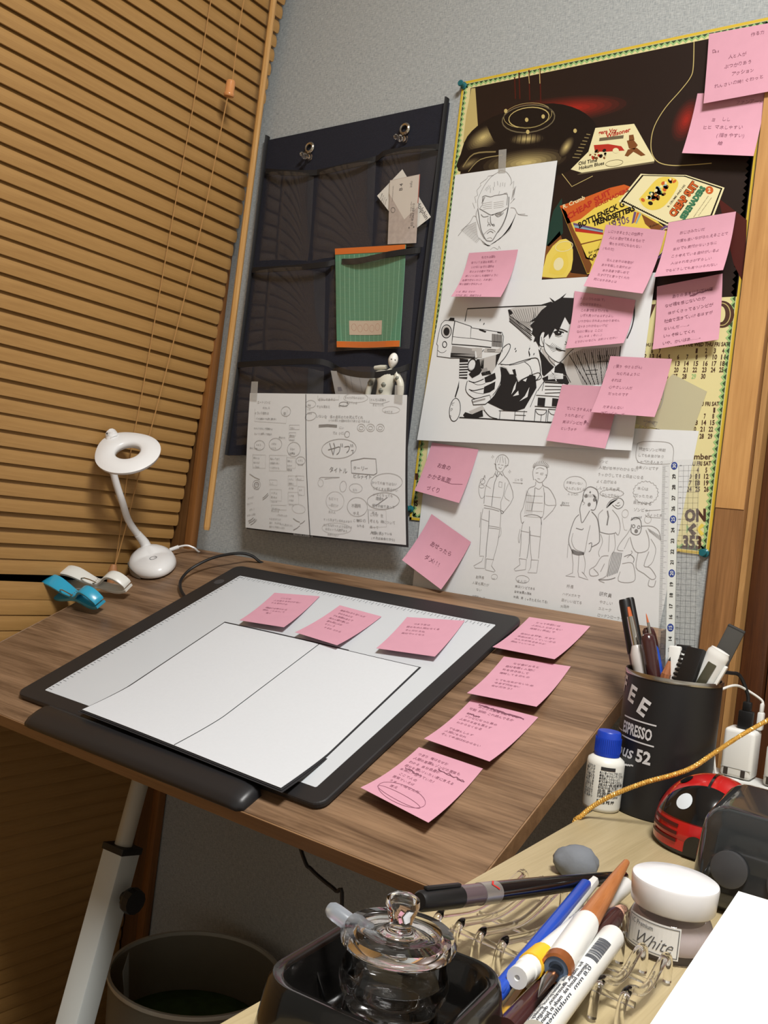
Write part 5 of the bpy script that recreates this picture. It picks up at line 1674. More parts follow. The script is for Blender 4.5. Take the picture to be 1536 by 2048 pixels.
# sleeve and arm
B(((545, 640), (580, 652), (602, 690), (640, 690), (660, 742), (730, 690), (776, 702), (782, 780), (742, 850), (702, 920), (640, 940), (560, 932), (455, 882), (500, 832), (540, 760)), 0, 1)
for q in (((650, 735), (640, 790), (614, 826), (632, 770)), ((660, 800), (664, 828), (624, 838)), ((735, 776), (722, 842), (668, 872), (705, 835)), ((690, 730), (720, 715), (710, 740))):
    B(q, 3, 2)
B(((545, 630), (690, 602), (745, 590), (770, 660), (730, 700), (660, 735), (645, 690), (605, 690), (585, 650)), 3, 2)
T(((540, 622), (600, 626), (690, 600), (775, 580), (800, 610), (808, 690), (770, 740)), 0.0010, 3); T(((600, 630), (660, 620), (745, 590)), 0.0007, 3)
T(((700, 605), (740, 640), (755, 700)), 0.0007, 3); T(((735, 700), (760, 690), (800, 680), (815, 715), (770, 735), (740, 748)), 0.0008, 3); T(((755, 690), (770, 740)), 0.0007, 3)
B(((620, 660), (640, 655), (650, 700), (630, 690)), 0, 3)
# vest
T(((790, 800), (830, 740), (985, 750)), 0.0008, 2, 0); T(((835, 728), (820, 800)), 0.0007, 2, 0)
for i in range(4):
    T(((838, 745+i*24), (960, 752+i*20)), 0.0008, 2, 0)
B(((792, 846), (842, 850), (836, 906), (788, 900)), 0, 2); B(((888, 850), (945, 856), (930, 908), (884, 904)), 0, 2); T(((780, 830), (950, 842)), 0.0008, 2, 0); T(((770, 905), (930, 915)), 0.0010, 2, 0); T(((740, 910), (785, 800)), 0.0006, 2, 0)
for x in (775, 862):
    T(((x, 925), (x-8, 1010), (x+68, 1014), (x+75, 930), (x, 925)), 0.0009, 2, 0); ik.ell(x+38, 935, 34, 28, 0, 0, 2, w=0.0006, a0=0, a1=180); T(((x+40, 960), (x+34, 1010)), 0.0007, 2, 0)
for x in (540, 640, 700):
    T(((x, 935), (x-6, 1000)), 0.0007, 2, 0)
T(((530, 935), (720, 942)), 0.0007, 2, 0); T(((640, 965), (710, 968)), 0.0007, 2, 0)
B(((290, 965), (305, 945), (350, 960), (420, 930), (425, 975), (380, 985), (300, 980)), 0, 1); B(((330, 940), (420, 900), (440, 930), (350, 960)), 2, 1); T(((430, 930), (470, 975), (520, 990)), 0.0010, 2)
B(((265, 730), (262, 780), (240, 850), (235, 840), (255, 770)), 0, 1)
# pistol
B(((168, 332), (235, 336), (345, 372), (350, 382), (552, 412), (562, 440), (552, 545), (430, 525), (385, 582), (212, 582), (120, 572), (115, 490), (130, 410), (150, 350)), 3, 2)
T(((168, 332), (235, 336), (345, 372), (350, 382), (552, 412), (562, 440), (552, 545)), 0.0008, 3, 0); T(((168, 332), (145, 355), (128, 415), (114, 488), (122, 500), (116, 570), (205, 582), (385, 582), (430, 525)), 0.0008, 3, 0)
T(((235, 338), (222, 420), (215, 490), (385, 502), (480, 512)), 0.0014, 3, 0); T(((345, 372), (340, 450), (480, 470), (552, 476)), 0.0008, 3, 0); T(((222, 440), (340, 452)), 0.0006, 3, 0)
B(((190, 335), (205, 314), (232, 316), (232, 336)), 0, 3); B(((398, 386), (448, 404), (440, 414), (398, 398)), 0, 3)
ik.ell(179, 405, 33, 43, 0.05, 0, 3, w=0.0012); ik.ell(179, 405, 27, 36, 0.05, 2, 3, True); ik.ell(180, 406, 20, 27, 0.05, 0, 4, True); ik.ell(167, 492, 14, 20, 0, 0, 3, w=0.0012); ik.ell(150, 520, 30, 26, 0, 0, 3, w=0.0006, a0=20, a1=160)
B(((218, 500), (370, 520), (372, 575), (208, 560)), 1, 3); B(((208, 548), (370, 556), (372, 580), (206, 578)), 0, 3); B(((375, 512), (420, 516), (418, 578), (385, 580)), 2, 3)
B(((484, 420), (552, 430), (548, 512), (484, 502)), 1, 3)
for i in range(9):
    T(((488+i*8, 422), (486+i*8, 508)), 0.0006, 4, 0)
B(((440, 515), (520, 522), (545, 512), (548, 545), (430, 540)), 2, 3); T(((455, 525), (510, 528), (505, 538), (455, 535)), 0.0007, 4, 0, close=True); B(((520, 405), (545, 410), (548, 420), (520, 416)), 0, 3); B(((352, 515), (395, 515), (390, 535), (350, 535)), 2, 4)
# glove, hand
B(((268, 585), (326, 590), (318, 722), (264, 716)), 0, 2)
for i in range(6):
    B(((266, 612+i*18), (325, 610+i*18), (324, 618+i*18), (266, 620+i*18)), 3, 3)
B(((382, 590), (432, 586), (428, 650), (400, 690), (352, 716), (328, 690), (366, 650)), 0, 2); ik.ell(350, 628, 26, 42, 0.3, 0, 3, w=0.0016); ik.ell(350, 628, 18, 32, 0.3, 3, 3, True)
B(((400, 590), (510, 560), (550, 545), (520, 620), (470, 700), (420, 690)), 2, 2)
B(((518, 612), (555, 520), (595, 488), (608, 500), (600, 530), (570, 580), (530, 625)), 3, 3); T(((518, 612), (555, 520), (595, 488), (608, 500), (600, 530), (570, 580), (530, 625)), 0.0009, 4); B(((512, 560), (548, 545), (530, 590), (508, 645)), 0, 3)
B(((320, 735), (430, 700), (500, 690), (540, 640), (545, 700), (540, 760), (500, 830), (440, 850), (360, 850), (310, 810)), 3, 2); T(((320, 735), (308, 790), (330, 830), (370, 856)), 0.0009, 3); T(((540, 640), (548, 720), (520, 790), (490, 830)), 0.0009, 3)
B(((434, 712), (505, 680), (512, 720), (480, 740), (440, 748)), 0, 3); B(((432, 775), (508, 738), (502, 790), (470, 812), (428, 822)), 0, 3); B(((420, 655), (450, 645), (465, 690), (420, 695)), 1, 3); B(((412, 680), (470, 665), (480, 690), (420, 700)), 0, 3)
T(((328, 735), (370, 745), (430, 722)), 0.0012, 3); T(((330, 792), (365, 800), (430, 785)), 0.0012, 3); T(((345, 740), (390, 762), (440, 752)), 0.0006, 3); T(((340, 800), (380, 815), (430, 822)), 0.0006, 3)
B(((350, 862), (470, 830), (478, 860), (440, 892), (360, 896)), 3, 3); T(((350, 862), (470, 830), (478, 860), (440, 892), (360, 896)), 0.0010, 4, 0, close=True); B(((356, 872), (440, 850), (440, 862), (358, 884)), 1, 4)
# speech balloon
ik.ell(236, 930, 36, 78, 0.12, 3, 2, True, n=30); ik.ell(236, 930, 36, 78, 0.12, 0, 3, w=0.0009, n=30)
ik.hand(['ピ', 'ク', 'っ'], (218, 852), 0.0066, 0.0082, 0, 4, ang=0.05, rnd=rs)
ik.obj('ink_drawing', GM, gun)

# character sheet
ch_ = Sheet([hY((862, 840), -0.0028), hY((1398, 862), -0.0028), hY((1316, 1254), -0.0028)+np.array([0, 0, -0.02]), hY((825, 1175), -0.0028)+np.array([0, 0, -0.02])], None, 0.0003)
chs = sheet_thing('character_sheet', 'wide sheet of pencilled full-body characters and zombies behind the table', 'drawing', ch_, PAPW, 1, 1)
ik = Ink(ch_, 0.0002).crop(900, 880, 5.85)
def S(pts, w=0.0006, mi=0, sm=3, close=False): ik.stroke(pts, w, mi, 0, smooth=sm, close=close)
# standing man with thumb up
S(((545, 380), (535, 300), (555, 230), (600, 195), (650, 200), (690, 250), (685, 310), (655, 350)), 0.0008); S(((540, 300), (550, 370), (590, 405), (630, 380), (655, 320)), 0.0007)
for a, b in (((600, 215), (590, 290)), ((620, 210), (630, 290)), ((580, 220), (555, 290)), ((650, 225), (660, 310)), ((520, 300), (545, 320)), ((690, 320), (650, 330)), ((565, 315), (590, 308)), ((605, 318), (630, 320))):
    S((a, b), 0.0006, 0, 0)
S(((575, 345), (600, 365), (610, 345)), 0.0006); S(((545, 390), (510, 460), (470, 480), (430, 560), (410, 650), (400, 780)), 0.0008); S(((620, 400), (640, 450), (690, 510), (745, 710), (625, 890)), 0.0008); S(((560, 400), (550, 470), (520, 560), (490, 810)), 0.0008, 1)
S(((530, 420), (560, 460), (590, 420), (620, 450)), 0.0008, 1); S(((650, 530), (630, 680), (600, 760), (600, 850)), 0.0007); S(((690, 540), (640, 690), (700, 750)), 0.0005)
S(((580, 520), (615, 525), (610, 590), (575, 580)), 0.0005, 0, 0, True); S(((400, 800), (490, 820), (590, 850)), 0.0008); S(((400, 830), (490, 845), (580, 870)), 0.0008); S(((420, 690), (600, 710)), 0.0005, 2); S(((420, 560), (480, 600)), 0.0005, 2)
S(((590, 850), (610, 900), (630, 880), (600, 860)), 0.0008, 1); S(((410, 445), (395, 490), (350, 540), (340, 640), (370, 720), (410, 690)), 0.0006); ik.ell(385, 515, 28, 32, 0, 0, w=0.0006); S(((395, 490), (410, 440), (418, 480)), 0.0006); ik.ell(375, 575, 30, 20, 0, 0, w=0.0005)
S(((390, 840), (370, 960), (360, 1150), (350, 1380)), 0.0007); S(((465, 860), (455, 1050), (445, 1150), (430, 1290), (425, 1400)), 0.0008, 1); S(((600, 890), (590, 1050), (560, 1250), (510, 1430)), 0.0007); S(((455, 1040), (580, 1060)), 0.0006); S(((460, 1065), (580, 1080)), 0.0006); S(((370, 960), (455, 990)), 0.0006); S(((600, 1060), (600, 1140), (570, 1180)), 0.0005); S(((365, 880), (350, 1060)), 0.0007)
S(((350, 1390), (400, 1390), (375, 1450), (280, 1500), (300, 1525), (410, 1530), (420, 1400)), 0.0007, 0, 0); S(((430, 1420), (515, 1430), (490, 1500), (535, 1560), (520, 1570), (420, 1545), (430, 1420)), 0.0007, 0, 0)
for x, y in ((505, 220), (705, 400)):
    S(((x, y-22), (x+5, y-5), (x+18, y), (x+5, y+5), (x, y+22), (x-5, y+5), (x-18, y), (x-5, y-5)), 0.0003, 0, 0, True)
S(((740, 530), (850, 540)), 0.0006, 0, 0); S(((840, 532), (856, 541), (840, 549)), 0.0006, 0, 0); ik.hand(['じゃな'], (765, 455), 0.0052, 0.005, 0, rnd=rs)
# second man
S(((985, 500), (975, 400), (1010, 330), (1080, 320), (1140, 350), (1145, 430), (1100, 510), (1050, 530), (1000, 490)), 0.0008)
for k_ in range(14):
    a = pi+pi*k_/13
    S(((1065+70*cos(a), 355+50*sin(a)), (1065+96*cos(a)+6, 340+72*sin(a))), 0.0008, 0, 0)
S(((1010, 415), (1040, 412)), 0.0008, 0, 0); S(((1065, 418), (1100, 416), (1095, 435), (1065, 432)), 0.0005, 0, 0, True); S(((1015, 370), (1060, 350), (1110, 370)), 0.0006); S(((1030, 480), (1060, 490)), 0.0006, 0, 0); S(((1120, 440), (1140, 440), (1130, 480)), 0.0006)
S(((1010, 520), (1000, 570), (930, 600), (895, 690), (860, 830), (830, 900), (845, 1010), (870, 990)), 0.0008); S(((1085, 530), (1100, 570), (1180, 620), (1245, 800), (1100, 970)), 0.0008); S(((1000, 590), (990, 700), (960, 860)), 0.0008, 1); S(((1005, 590), (1050, 610), (1095, 560)), 0.0006); S(((1100, 590), (1110, 700), (1100, 900), (1070, 950)), 0.0007); S(((1115, 650), (1120, 790), (1240, 800)), 0.0005)
for y in (680, 760, 860, 930):
    S(((895, y), (980, y+10), (1090, y+15)), 0.0005, 2)
for i in range(8):
    S(((900+i*10, 620+i*12), (880+i*12, 900)), 0.0004, 2, 0)
S(((870, 930), (960, 910), (1060, 940), (1075, 1030)), 0.0007, 1); S(((860, 1000), (840, 1100), (835, 1260), (820, 1400)), 0.0007); S(((935, 1050), (930, 1250), (905, 1420)), 0.0007, 1); S(((945, 1100), (945, 1300), (960, 1430)), 0.0007); S(((1075, 1000), (1060, 1200), (1040, 1420)), 0.0007); S(((835, 1100), (930, 1120)), 0.0006); S(((940, 1150), (1060, 1170)), 0.0006); S(((825, 1080), (805, 1180), (815, 1240), (835, 1130)), 0.0006)
S(((815, 1420), (900, 1430), (890, 1545), (770, 1560), (755, 1540), (825, 1490), (815, 1420)), 0.0007, 0, 0); S(((955, 1435), (1040, 1440), (1020, 1585), (915, 1580), (950, 1520), (955, 1435)), 0.0007, 0, 0)
HH = lambda L, x, y, s=0.0066, mi=0: ik.hand(L, (x, y), s*0.80, s*1.12, mi, rnd=rs)
HH(['副隊長', (-0.004, '人望も実力が'), (0.003, 'ない')], 315, 1565, 0.0070); ik.ell(525, 1625, 36, 30, 0, 0, w=0.0004); HH(['19'], 505, 1592, 0.006); ik.ell(855, 1655, 78, 42, 0.1, 0, w=0.0005); HH(['主人公'], 800, 1605, 0.0076); HH(['実はゾンビである', '自衛隊員の隊長', '特典、男 (→きたえられてる)'], 775, 1680, 0.0060, 1); HH(['自衛隊員 は'], 270, 1790, 0.006)
# zombies
ik.crop(1100, 860, 5.12)
S(((340, 760), (345, 690), (370, 635), (420, 610), (480, 640), (500, 700), (485, 780), (460, 850), (420, 850)), 0.0010, 1); S(((340, 740), (310, 830), (315, 900), (330, 985), (370, 930), (410, 860)), 0.0009, 1)
for x, y in ((375, 705), (460, 745), (405, 795)):
    ik.ell(x, y, 16, 20, 0.2, 1, 1, True, n=10)
for i in range(8):
    S(((350+i*16, 690), (360+i*15, 720)), 0.0006, 0, 0); S(((440+i*6, 690+i*8), (480, 720+i*12)), 0.0007, 0, 0)
S(((405, 670), (425, 665)), 0.0007, 1, 0); S(((415, 655), (417, 682)), 0.0007, 1, 0); S(((330, 760), (360, 780), (340, 800)), 0.0006)
S(((300, 900), (255, 950), (210, 1080), (195, 1180), (220, 1250), (240, 1290)), 0.0009, 1); S(((430, 870), (480, 930), (500, 1010), (510, 1130), (500, 1190), (430, 1230)), 0.0010, 1); S(((415, 1010), (390, 1120), (360, 1280), (340, 1310)), 0.0007); S(((240, 1090), (225, 1170), (260, 1250), (330, 1280)), 0.0006); S(((270, 1040), (330, 1055), (345, 1040)), 0.0009, 1); S(((400, 1200), (430, 1190), (420, 1260), (400, 1280)), 0.0009, 1)
for i in range(5):
    S(((230, 1255+i*10), (290, 1280+i*8), (350, 1285+i*5)), 0.0009, 1)
S(((225, 1260), (240, 1400), (235, 1490), (165, 1520), (260, 1530)), 0.0007, 0, 0); S(((300, 1310), (290, 1480), (300, 1530), (395, 1560), (350, 1500), (330, 1480)), 0.0007, 0, 0); S(((345, 1300), (365, 1400), (350, 1500)), 0.0006); S(((180, 1340), (190, 1200)), 0.0005)
ik.ell(262, 588, 116, 88, 0, 0, w=0.0005); HH(['お客がいない', 'さんざんなくらい', (0.004, 'んったわ')], 180, 515, 0.0060); HH(['助けて'], 130, 730, 0.0060, 1); S(((205, 808), (112, 802)), 0.0007, 0, 0); S(((124, 795), (110, 802), (124, 812)), 0.0007, 0, 0)
HH(['ゾンビ'], 515, 285, 0.0064); HH(['人間が恐怖がわからない', 'うっかりしてると白目になる', 'よく血が出る', 'しんでも大丈夫'], 515, 345, 0.0072)
ik.stroke(((900, 150), (960, 128), (1090, 125), (1220, 140), (1265, 200), (1260, 300), (1240, 360), (1100, 370), (940, 360), (890, 320), (885, 240)), 0.0006, 0, 0, smooth=3, close=True); HH(['特定なゾンビ時期', 'しても自我があり', 'しゃべれる人あり', '全員ゾンビです'], 925, 150, 0.0064)
wob = [(980+125*cos(2*pi*i/40)*(1+0.05*(-1)**i), 670+118*sin(2*pi*i/40)*(1+0.05*(-1)**i)) for i in range(40)]
ik.stroke(wob, 0.0005, 0, 0, smooth=2, close=True); HH([(0.002, '本心は'), 'だったため', '自分がある', (0.002, 'ゾンビや！')], 890, 560, 0.0074)
wob = [(635+120*cos(2*pi*i/36)*(1+0.04*(-1)**i), 680+40*sin(2*pi*i/36)*(1+0.09*(-1)**i)) for i in range(36)]
ik.stroke(wob, 0.0005, 0, 0, smooth=2, close=True); HH(['なんでやねん'], 540, 640, 0.0062); S(((980, 860), (1130, 850)), 0.0005); S(((975, 900), (1000, 925), (1130, 935)), 0.0005); HH(['ちょっとま'], 1000, 845, 0.0060)
S(((580, 830), (600, 780), (650, 740), (720, 730), (755, 770), (740, 820), (690, 840), (640, 800)), 0.0008, 1)
for i in range(9):
    S(((585+i*6, 830-i*6), (620+i*9, 770-i*4)), 0.0008, 1, 0)
S(((690, 785), (712, 775)), 0.0008, 1, 0); S(((670, 800), (700, 812), (720, 800)), 0.0007, 1); S(((545, 850), (500, 900), (500, 980), (515, 1080)), 0.0007); S(((640, 850), (700, 930), (720, 1030), (700, 1110), (670, 1080)), 0.0007); S(((590, 860), (600, 920), (585, 1010)), 0.0016, 1, 0); S(((515, 1080), (600, 1100), (670, 1090)), 0.0008, 1); S(((520, 1100), (540, 1180), (500, 1280), (510, 1330)), 0.0006); S(((610, 1110), (600, 1280)), 0.0006); S(((660, 1100), (670, 1220), (650, 1290)), 0.0006); S(((600, 1320), (530, 1330), (470, 1420), (410, 1460), (420, 1520), (500, 1510), (450, 1450)), 0.0008, 0); S(((640, 1290), (610, 1370), (580, 1520), (500, 1560), (560, 1590)), 0.0008, 0)
for i in range(7):
    S(((650+i*14, 1280+i*2), (620+i*16, 1400), (590+i*16, 1530-i*6)), 0.0009, 1)
S(((560, 1400), (520, 1480)), 0.0008); S(((500, 1560), (600, 1560), (670, 1540)), 0.0010, 1); S(((740, 1400), (830, 1390), (860, 1440), (870, 1560), (800, 1590), (700, 1570), (720, 1480)), 0.0007); S(((760, 1330), (820, 1310), (860, 1350), (850, 1390)), 0.0008, 1); S(((790, 1340), (840, 1290), (830, 1270)), 0.0007)
S(((830, 960), (870, 930), (920, 950), (935, 1020), (920, 1090), (880, 1110), (830, 1080), (835, 1000)), 0.0009, 1); ik.ell(855, 1020, 14, 16, 0, 1, w=0.0008); ik.ell(908, 1030, 13, 15, 0, 1, w=0.0008); ik.ell(882, 1070, 18, 20, 0, 1, 1, True); 
for i in range(7):
    S(((830+i*16, 960-i*3), (840+i*16, 930-i*2)), 0.0008, 1, 0)
S(((825, 1040), (790, 1100), (720, 1190), (690, 1260), (750, 1270)), 0.0007); S(((810, 1140), (760, 1250)), 0.0006); S(((935, 1020), (1040, 1020), (1110, 1070), (1130, 1160)), 0.0008); S(((980, 1060), (1010, 1150), (1000, 1260), (900, 1290), (850, 1240), (820, 1130)), 0.0008, 0); S(((900, 1290), (880, 1440), (960, 1500), (1040, 1560), (1080, 1530), (1020, 1440), (960, 1420), (1010, 1280)), 0.0008, 0); S(((1015, 1560), (1005, 1620), (1060, 1630), (1080, 1570)), 0.0008); S(((1030, 1150), (1080, 1250), (1050, 1380), (1000, 1430)), 0.0006); ik.ell(770, 890, 32, 42, 0.2, 2, w=0.0006); ik.ell(1000, 950, 34, 40, 0.2, 2, w=0.0006); S(((740, 930), (760, 1050), (790, 1060)), 0.0005, 2)
for i in range(10):
    S(((1000+i*13, 1040+i*8), (1020+i*12, 1080+i*10)), 0.0006, 0, 0)
HH(['所長'], 185, 1560, 0.0078); HH(['ハゲメガネで', '目がいい出てる', '大阪弁'], 140, 1645, 0.0066); HH(['研究員'], 520, 1625, 0.0092, 1); HH(['やさしい', 'ユニーク', 'ロックンローラー', '大阪弁'], 520, 1720, 0.0070)
ik.obj('pencil_drawing', PENS, chs)

# translucent scrap behind the overlapping note
ts = Sheet([hY((1345, 748), -0.0022), hY((1414, 783), -0.0022), hY((1382, 872), -0.0022), hY((1262, 846), -0.0022)], None, 0.0002)
scr = sheet_thing('tracing_paper_scrap', 'grey translucent paper scrap with a sketch, behind the overlapping sticky note', 'paper scrap', ts, mat('tracing_paper_grey', (186, 180, 148), 0.7), 1, 1)
ik = Ink(ts, 0.0002).crop(1080, 540, 3.84)
ik.stroke(((985, 890), (990, 960), (970, 1030), (910, 1060)), 0.0006, 0, 0, smooth=4); ik.stroke(((960, 930), (980, 960)), 0.0008, 1); ik.hand(['持'], (958, 880), 0.0062, 0.004, 1, ang=0.4, rnd=rs); ik.hand(['いくる', ], (850, 1110), 0.0060, 0.005, 0, rnd=rs)
ik.stroke(((830, 1150), (950, 1155), (920, 1210)), 0.0005, 0); ik.ell(880, 1200, 40, 40, 0, 0, w=0.0005, a0=180, a1=360); ik.hand(['ヒロイ'], (800, 1175), 0.0056, 0.005, 0, rnd=rs)
ik.obj('pencil_drawing', PENS, scr)

# ================================================================== near desk (pale oak)
OAK = wood('pale_oak_laminate', (158, 142, 106), (184, 168, 132), axis=1, scale=7, stretch=14, rough=0.4, contrast=(0.25, 0.75), fine=0.45)
ND = 0.70
e0 = hZ((440, 2048), ND); e1 = hZ((1180, 1625), ND)
def edge_x(y): return e0[0]+(e1[0]-e0[0])*(y-e0[1])/(e1[1]-e0[1])
nd = thing('side_desk', 'pale oak desk beside the drafting table, crowded with pens and bottles', 'desk', (0.3, -0.5, 0.0))
g = G().prism([(edge_x(-1.02), -1.02), (0.85, -1.02), (0.85, -0.03), (edge_x(-0.03), -0.03)], ND-0.024, ND)
g.obj('desk_top', OAK, nd, True)
for x, y in ((edge_x(-0.06)+0.05, -0.07), (edge_x(-0.97)+0.05, -0.97), (0.80, -0.07), (0.80, -0.97)):
    G().box((x, y, (ND-0.024)/2), (0.05, 0.05, ND-0.024), bevel=0.004).obj('leg', LEGW, nd, True)

def cyl_map(c, r, fdir):
    """(angle to the picture left in radians, height) -> point on an upright cylinder"""
    f = np.array([fdir[0], fdir[1], 0.0]); f /= np.linalg.norm(f)
    l = np.array([f[1], -f[0], 0.0])
    def P(a, z, e=0.0):
        return np.array([c[0], c[1], 0])+(r+e)*(f*cos(a)+l*sin(a))+np.array([0, 0, z])
    return P

def cyl_text(g, P, r, body, a0, z0, h, rot=0.0, mi=0, bold=0.0, wide=1.0, slant=0.0, e=0.0003, a_end=None):
    V, F = textgeo(body, bold)
    k = h/0.72
    x0 = V[:, 0].min()
    if a_end is not None:
        wide = (a0-a_end)*r/((V[:, 0].max()-x0)*k)
    out = []
    for v in V:
        x = (v[0]-x0)*k*wide+slant*v[1]*k; y = v[1]*k
        x, y = x*cos(rot)-y*sin(rot), x*sin(rot)+y*cos(rot)
        out.append(P(a0-x/r, z0+y, e))
    g.add(out, F, mi)

def cyl_band(g, P, r, a0, a1, z0, z1, mi=0, n=10, e=0.0003, zs=0.0):
    V = []
    for i in range(n+1):
        a = a0+(a1-a0)*i/n
        V += [P(a, z0+zs*i/n, e), P(a, z1+zs*i/n, e)]
    g.add(V, [(2*i, 2*i+2, 2*i+3, 2*i+1) for i in range(n)], mi)

# ------------------------------------------------------------------ pen can
cc_ = hZ((1316, 1622), ND); cc_[2] = ND
CR_, CH = 0.0425, 0.1255
CANB = mat('can_matte_black', (27, 27, 29), 0.42)
STEEL = mat('can_rim_steel', (186, 184, 178), 0.25, 1.0)
can = thing('pen_can', 'black coffee can with white lettering, full of pens', 'can', cc_)
g = G()
g.lathe([(0, 0), (CR_-0.001, 0), (CR_, 0.001), (CR_, CH-0.001), (CR_-0.0008, CH-0.001), (CR_-0.0008, 0.002), (0, 0.002)], 56)
g.obj('can_wall', CANB, can)
G().lathe([(CR_-0.0010, CH-0.0035), (CR_+0.0006, CH-0.0035), (CR_+0.0010, CH-0.0015), (CR_+0.0004, CH+0.0004), (CR_-0.0010, CH)], 56, closed=True).obj('rim', STEEL, can)
fd = (CAM-cc_)
P = cyl_map(cc_, CR_, fd)
CANW = mat('can_white_print', (206, 206, 208), 0.5)
g = G()
for ch, a, z, rot in (('C', 140, .804, .35), ('O', 121, .810, .25), ('F', 101, .813, .12), ('F', 80, .8115, -.08), ('E', 60, .806, -.26), ('E', 41, .7985, -.40)):
    cyl_text(g, P, CR_, ch, radians(a), z-0.0065, 0.0150, rot, bold=0.035, wide=0.95)
cyl_text(g, P, CR_, 'ESPRESSO', radians(63), 0.7700, 0.0100, -0.02, bold=0.03, a_end=radians(17))
cyl_band(g, P, CR_, radians(63), radians(13), 0.7835, 0.7848, zs=-0.0008); cyl_band(g, P, CR_, radians(64), radians(13), 0.7655, 0.7668, zs=-0.0010)
cyl_text(g, P, CR_, 'ous', radians(71), 0.7490, 0.0115, 0.0, slant=0.3, bold=0.015, a_end=radians(40))
for i in range(12):
    t = i/12
    cyl_band(g, P, CR_, radians(86-50*t), radians(86-50*(t+1/12)), 0.7440-0.0035*sin(pi*t), 0.7452-0.0028*sin(pi*t), n=1)
cyl_text(g, P, CR_, '52', radians(34), 0.7490, 0.0108, -0.02, bold=0.035, a_end=radians(15))
V = [P(radians(a), z, 0.0003) for a, z in ((88, .737), (61, .7335), (61, .7225), (88, .725))]
g.add(V, [(0, 1, 2, 3)])
V = [P(radians(a), z, 0.0004) for a, z in ((64, .729), (51, .7270), (56, .7215), (51, .7155), (64, .7175), (68, .721))]
g.add(V, [(0, 1, 2), (0, 2, 5), (2, 3, 4), (2, 4, 5)])
cyl_band(g, P, CR_, radians(118), radians(64), 0.7695, 0.7705); 
g.obj('lettering', CANW, can, True)

def can_pt(px, dy): return hY(px, cc_[1]+dy)

def stick_thing(name, label, cat, ptop, prim, dyt, dyr, ext=0.06, group=None):
    a = can_pt(ptop, dyt)
    k = (1592-ptop[1])/(prim[1]-ptop[1])
    e = can_pt((ptop[0]+(prim[0]-ptop[0])*k, 1592), dyr*0.5)
    v = e-cc_
    rr = math.hypot(v[0], v[1])
    if rr > CR_-0.013:
        s = (CR_-0.013)/rr
        e = np.array([cc_[0]+v[0]*s, cc_[1]+v[1]*s, e[2]])
    e[2] = ND+0.010
    M, L = stickM(a, e)
    return thing(name, label, cat, M=M, group=group), L

def rod(t, name, prof, m_, n=16, M=None):
    return G().lathe([(r, z) for z, r in prof], n, M=(M or Matrix.Identity(4)) @ ROTX).obj(name, m_, t)

DKBR = mat('maroon_glossy', (62, 34, 34), 0.2, coat=0.4)
SILV = mat('ferrule_silver', (196, 194, 188), 0.22, 1.0)
PENW = mat('pen_white_plastic', (226, 226, 222), 0.32)
ORB = mat('bristle_orange', (186, 96, 52), 0.7)
BLU = mat('pen_blue', (28, 70, 170), 0.3, coat=0.2)
WOODP = wood('pencil_wood', (150, 92, 60), (186, 122, 84), axis=0, scale=20)
# ruler
rl = [hY((1325.5, 921), -0.178), hY((1395, 917), -0.178)]
rb_ = [hY((1316, 1330), -0.178), hY((1385, 1345), -0.178)]
dn = ((rb_[0]-rl[0])/np.linalg.norm(rb_[0]-rl[0])+(rb_[1]-rl[1])/np.linalg.norm(rb_[1]-rl[1]))/2
dn /= np.linalg.norm(dn)
rt = rl[1]-rl[0]; rw = 0.0345
MR = frame(rl[0], dn, np.array([1.0, 0, 0]))        # x down the ruler, y to the right
RL = 0.214
rul = thing('clear_ruler', 'clear plastic grid ruler standing upright in the pen can', 'ruler', M=MR)
RULM = vinyl('ruler_clear_acrylic', (225, 228, 225), 0.07, 0.05, 0.1)
G().box((RL/2, rw/2, 0), (RL, rw, 0.0018)).obj('blade', RULM, rul)
RMAT = [mat('ruler_black_print', (40, 42, 44), 0.5), mat('ruler_blue_print', (40, 62, 140), 0.5), mat('ruler_white_band', (216, 220, 216), 0.5)]
g = G(); zr = -0.0011 if (MR @ Vector((0, 0, -1))-MR.translation).dot(Vector(CAM-rl[0])) > 0 else 0.0011
sg = 1 if zr > 0 else -1
def rq(x0, y0, x1, y1, mi, e=0.0):
    g.add([(x0, y0, zr+sg*e), (x1, y0, zr+sg*e), (x1, y1, zr+sg*e), (x0, y1, zr+sg*e)], [(0, 1, 2, 3)], mi)
rq(0.003, 0.0075, RL, 0.0155, 2)
x30 = 0.0055
for k in range(0, 206):
    x = x30+k*0.001
    ln = 0.0062 if k % 10 == 0 else (0.0048 if k % 5 == 0 else 0.0032)
    rq(x-0.00011, 0.0004, x+0.00011, ln, 0, 0.0001)
for k in range(0, 41):
    x = x30+k*0.005
    rq(x-0.00010, 0.0156, x+0.00010, rw, 0, 0.0001)
for j in range(5):
    y = 0.0156+j*0.0046
    rq(x30, y-0.0001, RL, y+0.0001, 0, 0.0001)
def rtext(body, x, y, h, mi, bold=0.02):
    V, F = textgeo(body, bold)
    k = h/0.72
    cx_, cy_ = (V[:, 0].min()+V[:, 0].max())/2, (V[:, 1].min()+V[:, 1].max())/2
    # digits read along the ruler, turned a quarter turn
    out = [(x-(v[0]-cx_)*k, y+(-(v[1]-cy_)*k), zr+sg*0.0003) for v in V]
    g.add(out, F, mi)
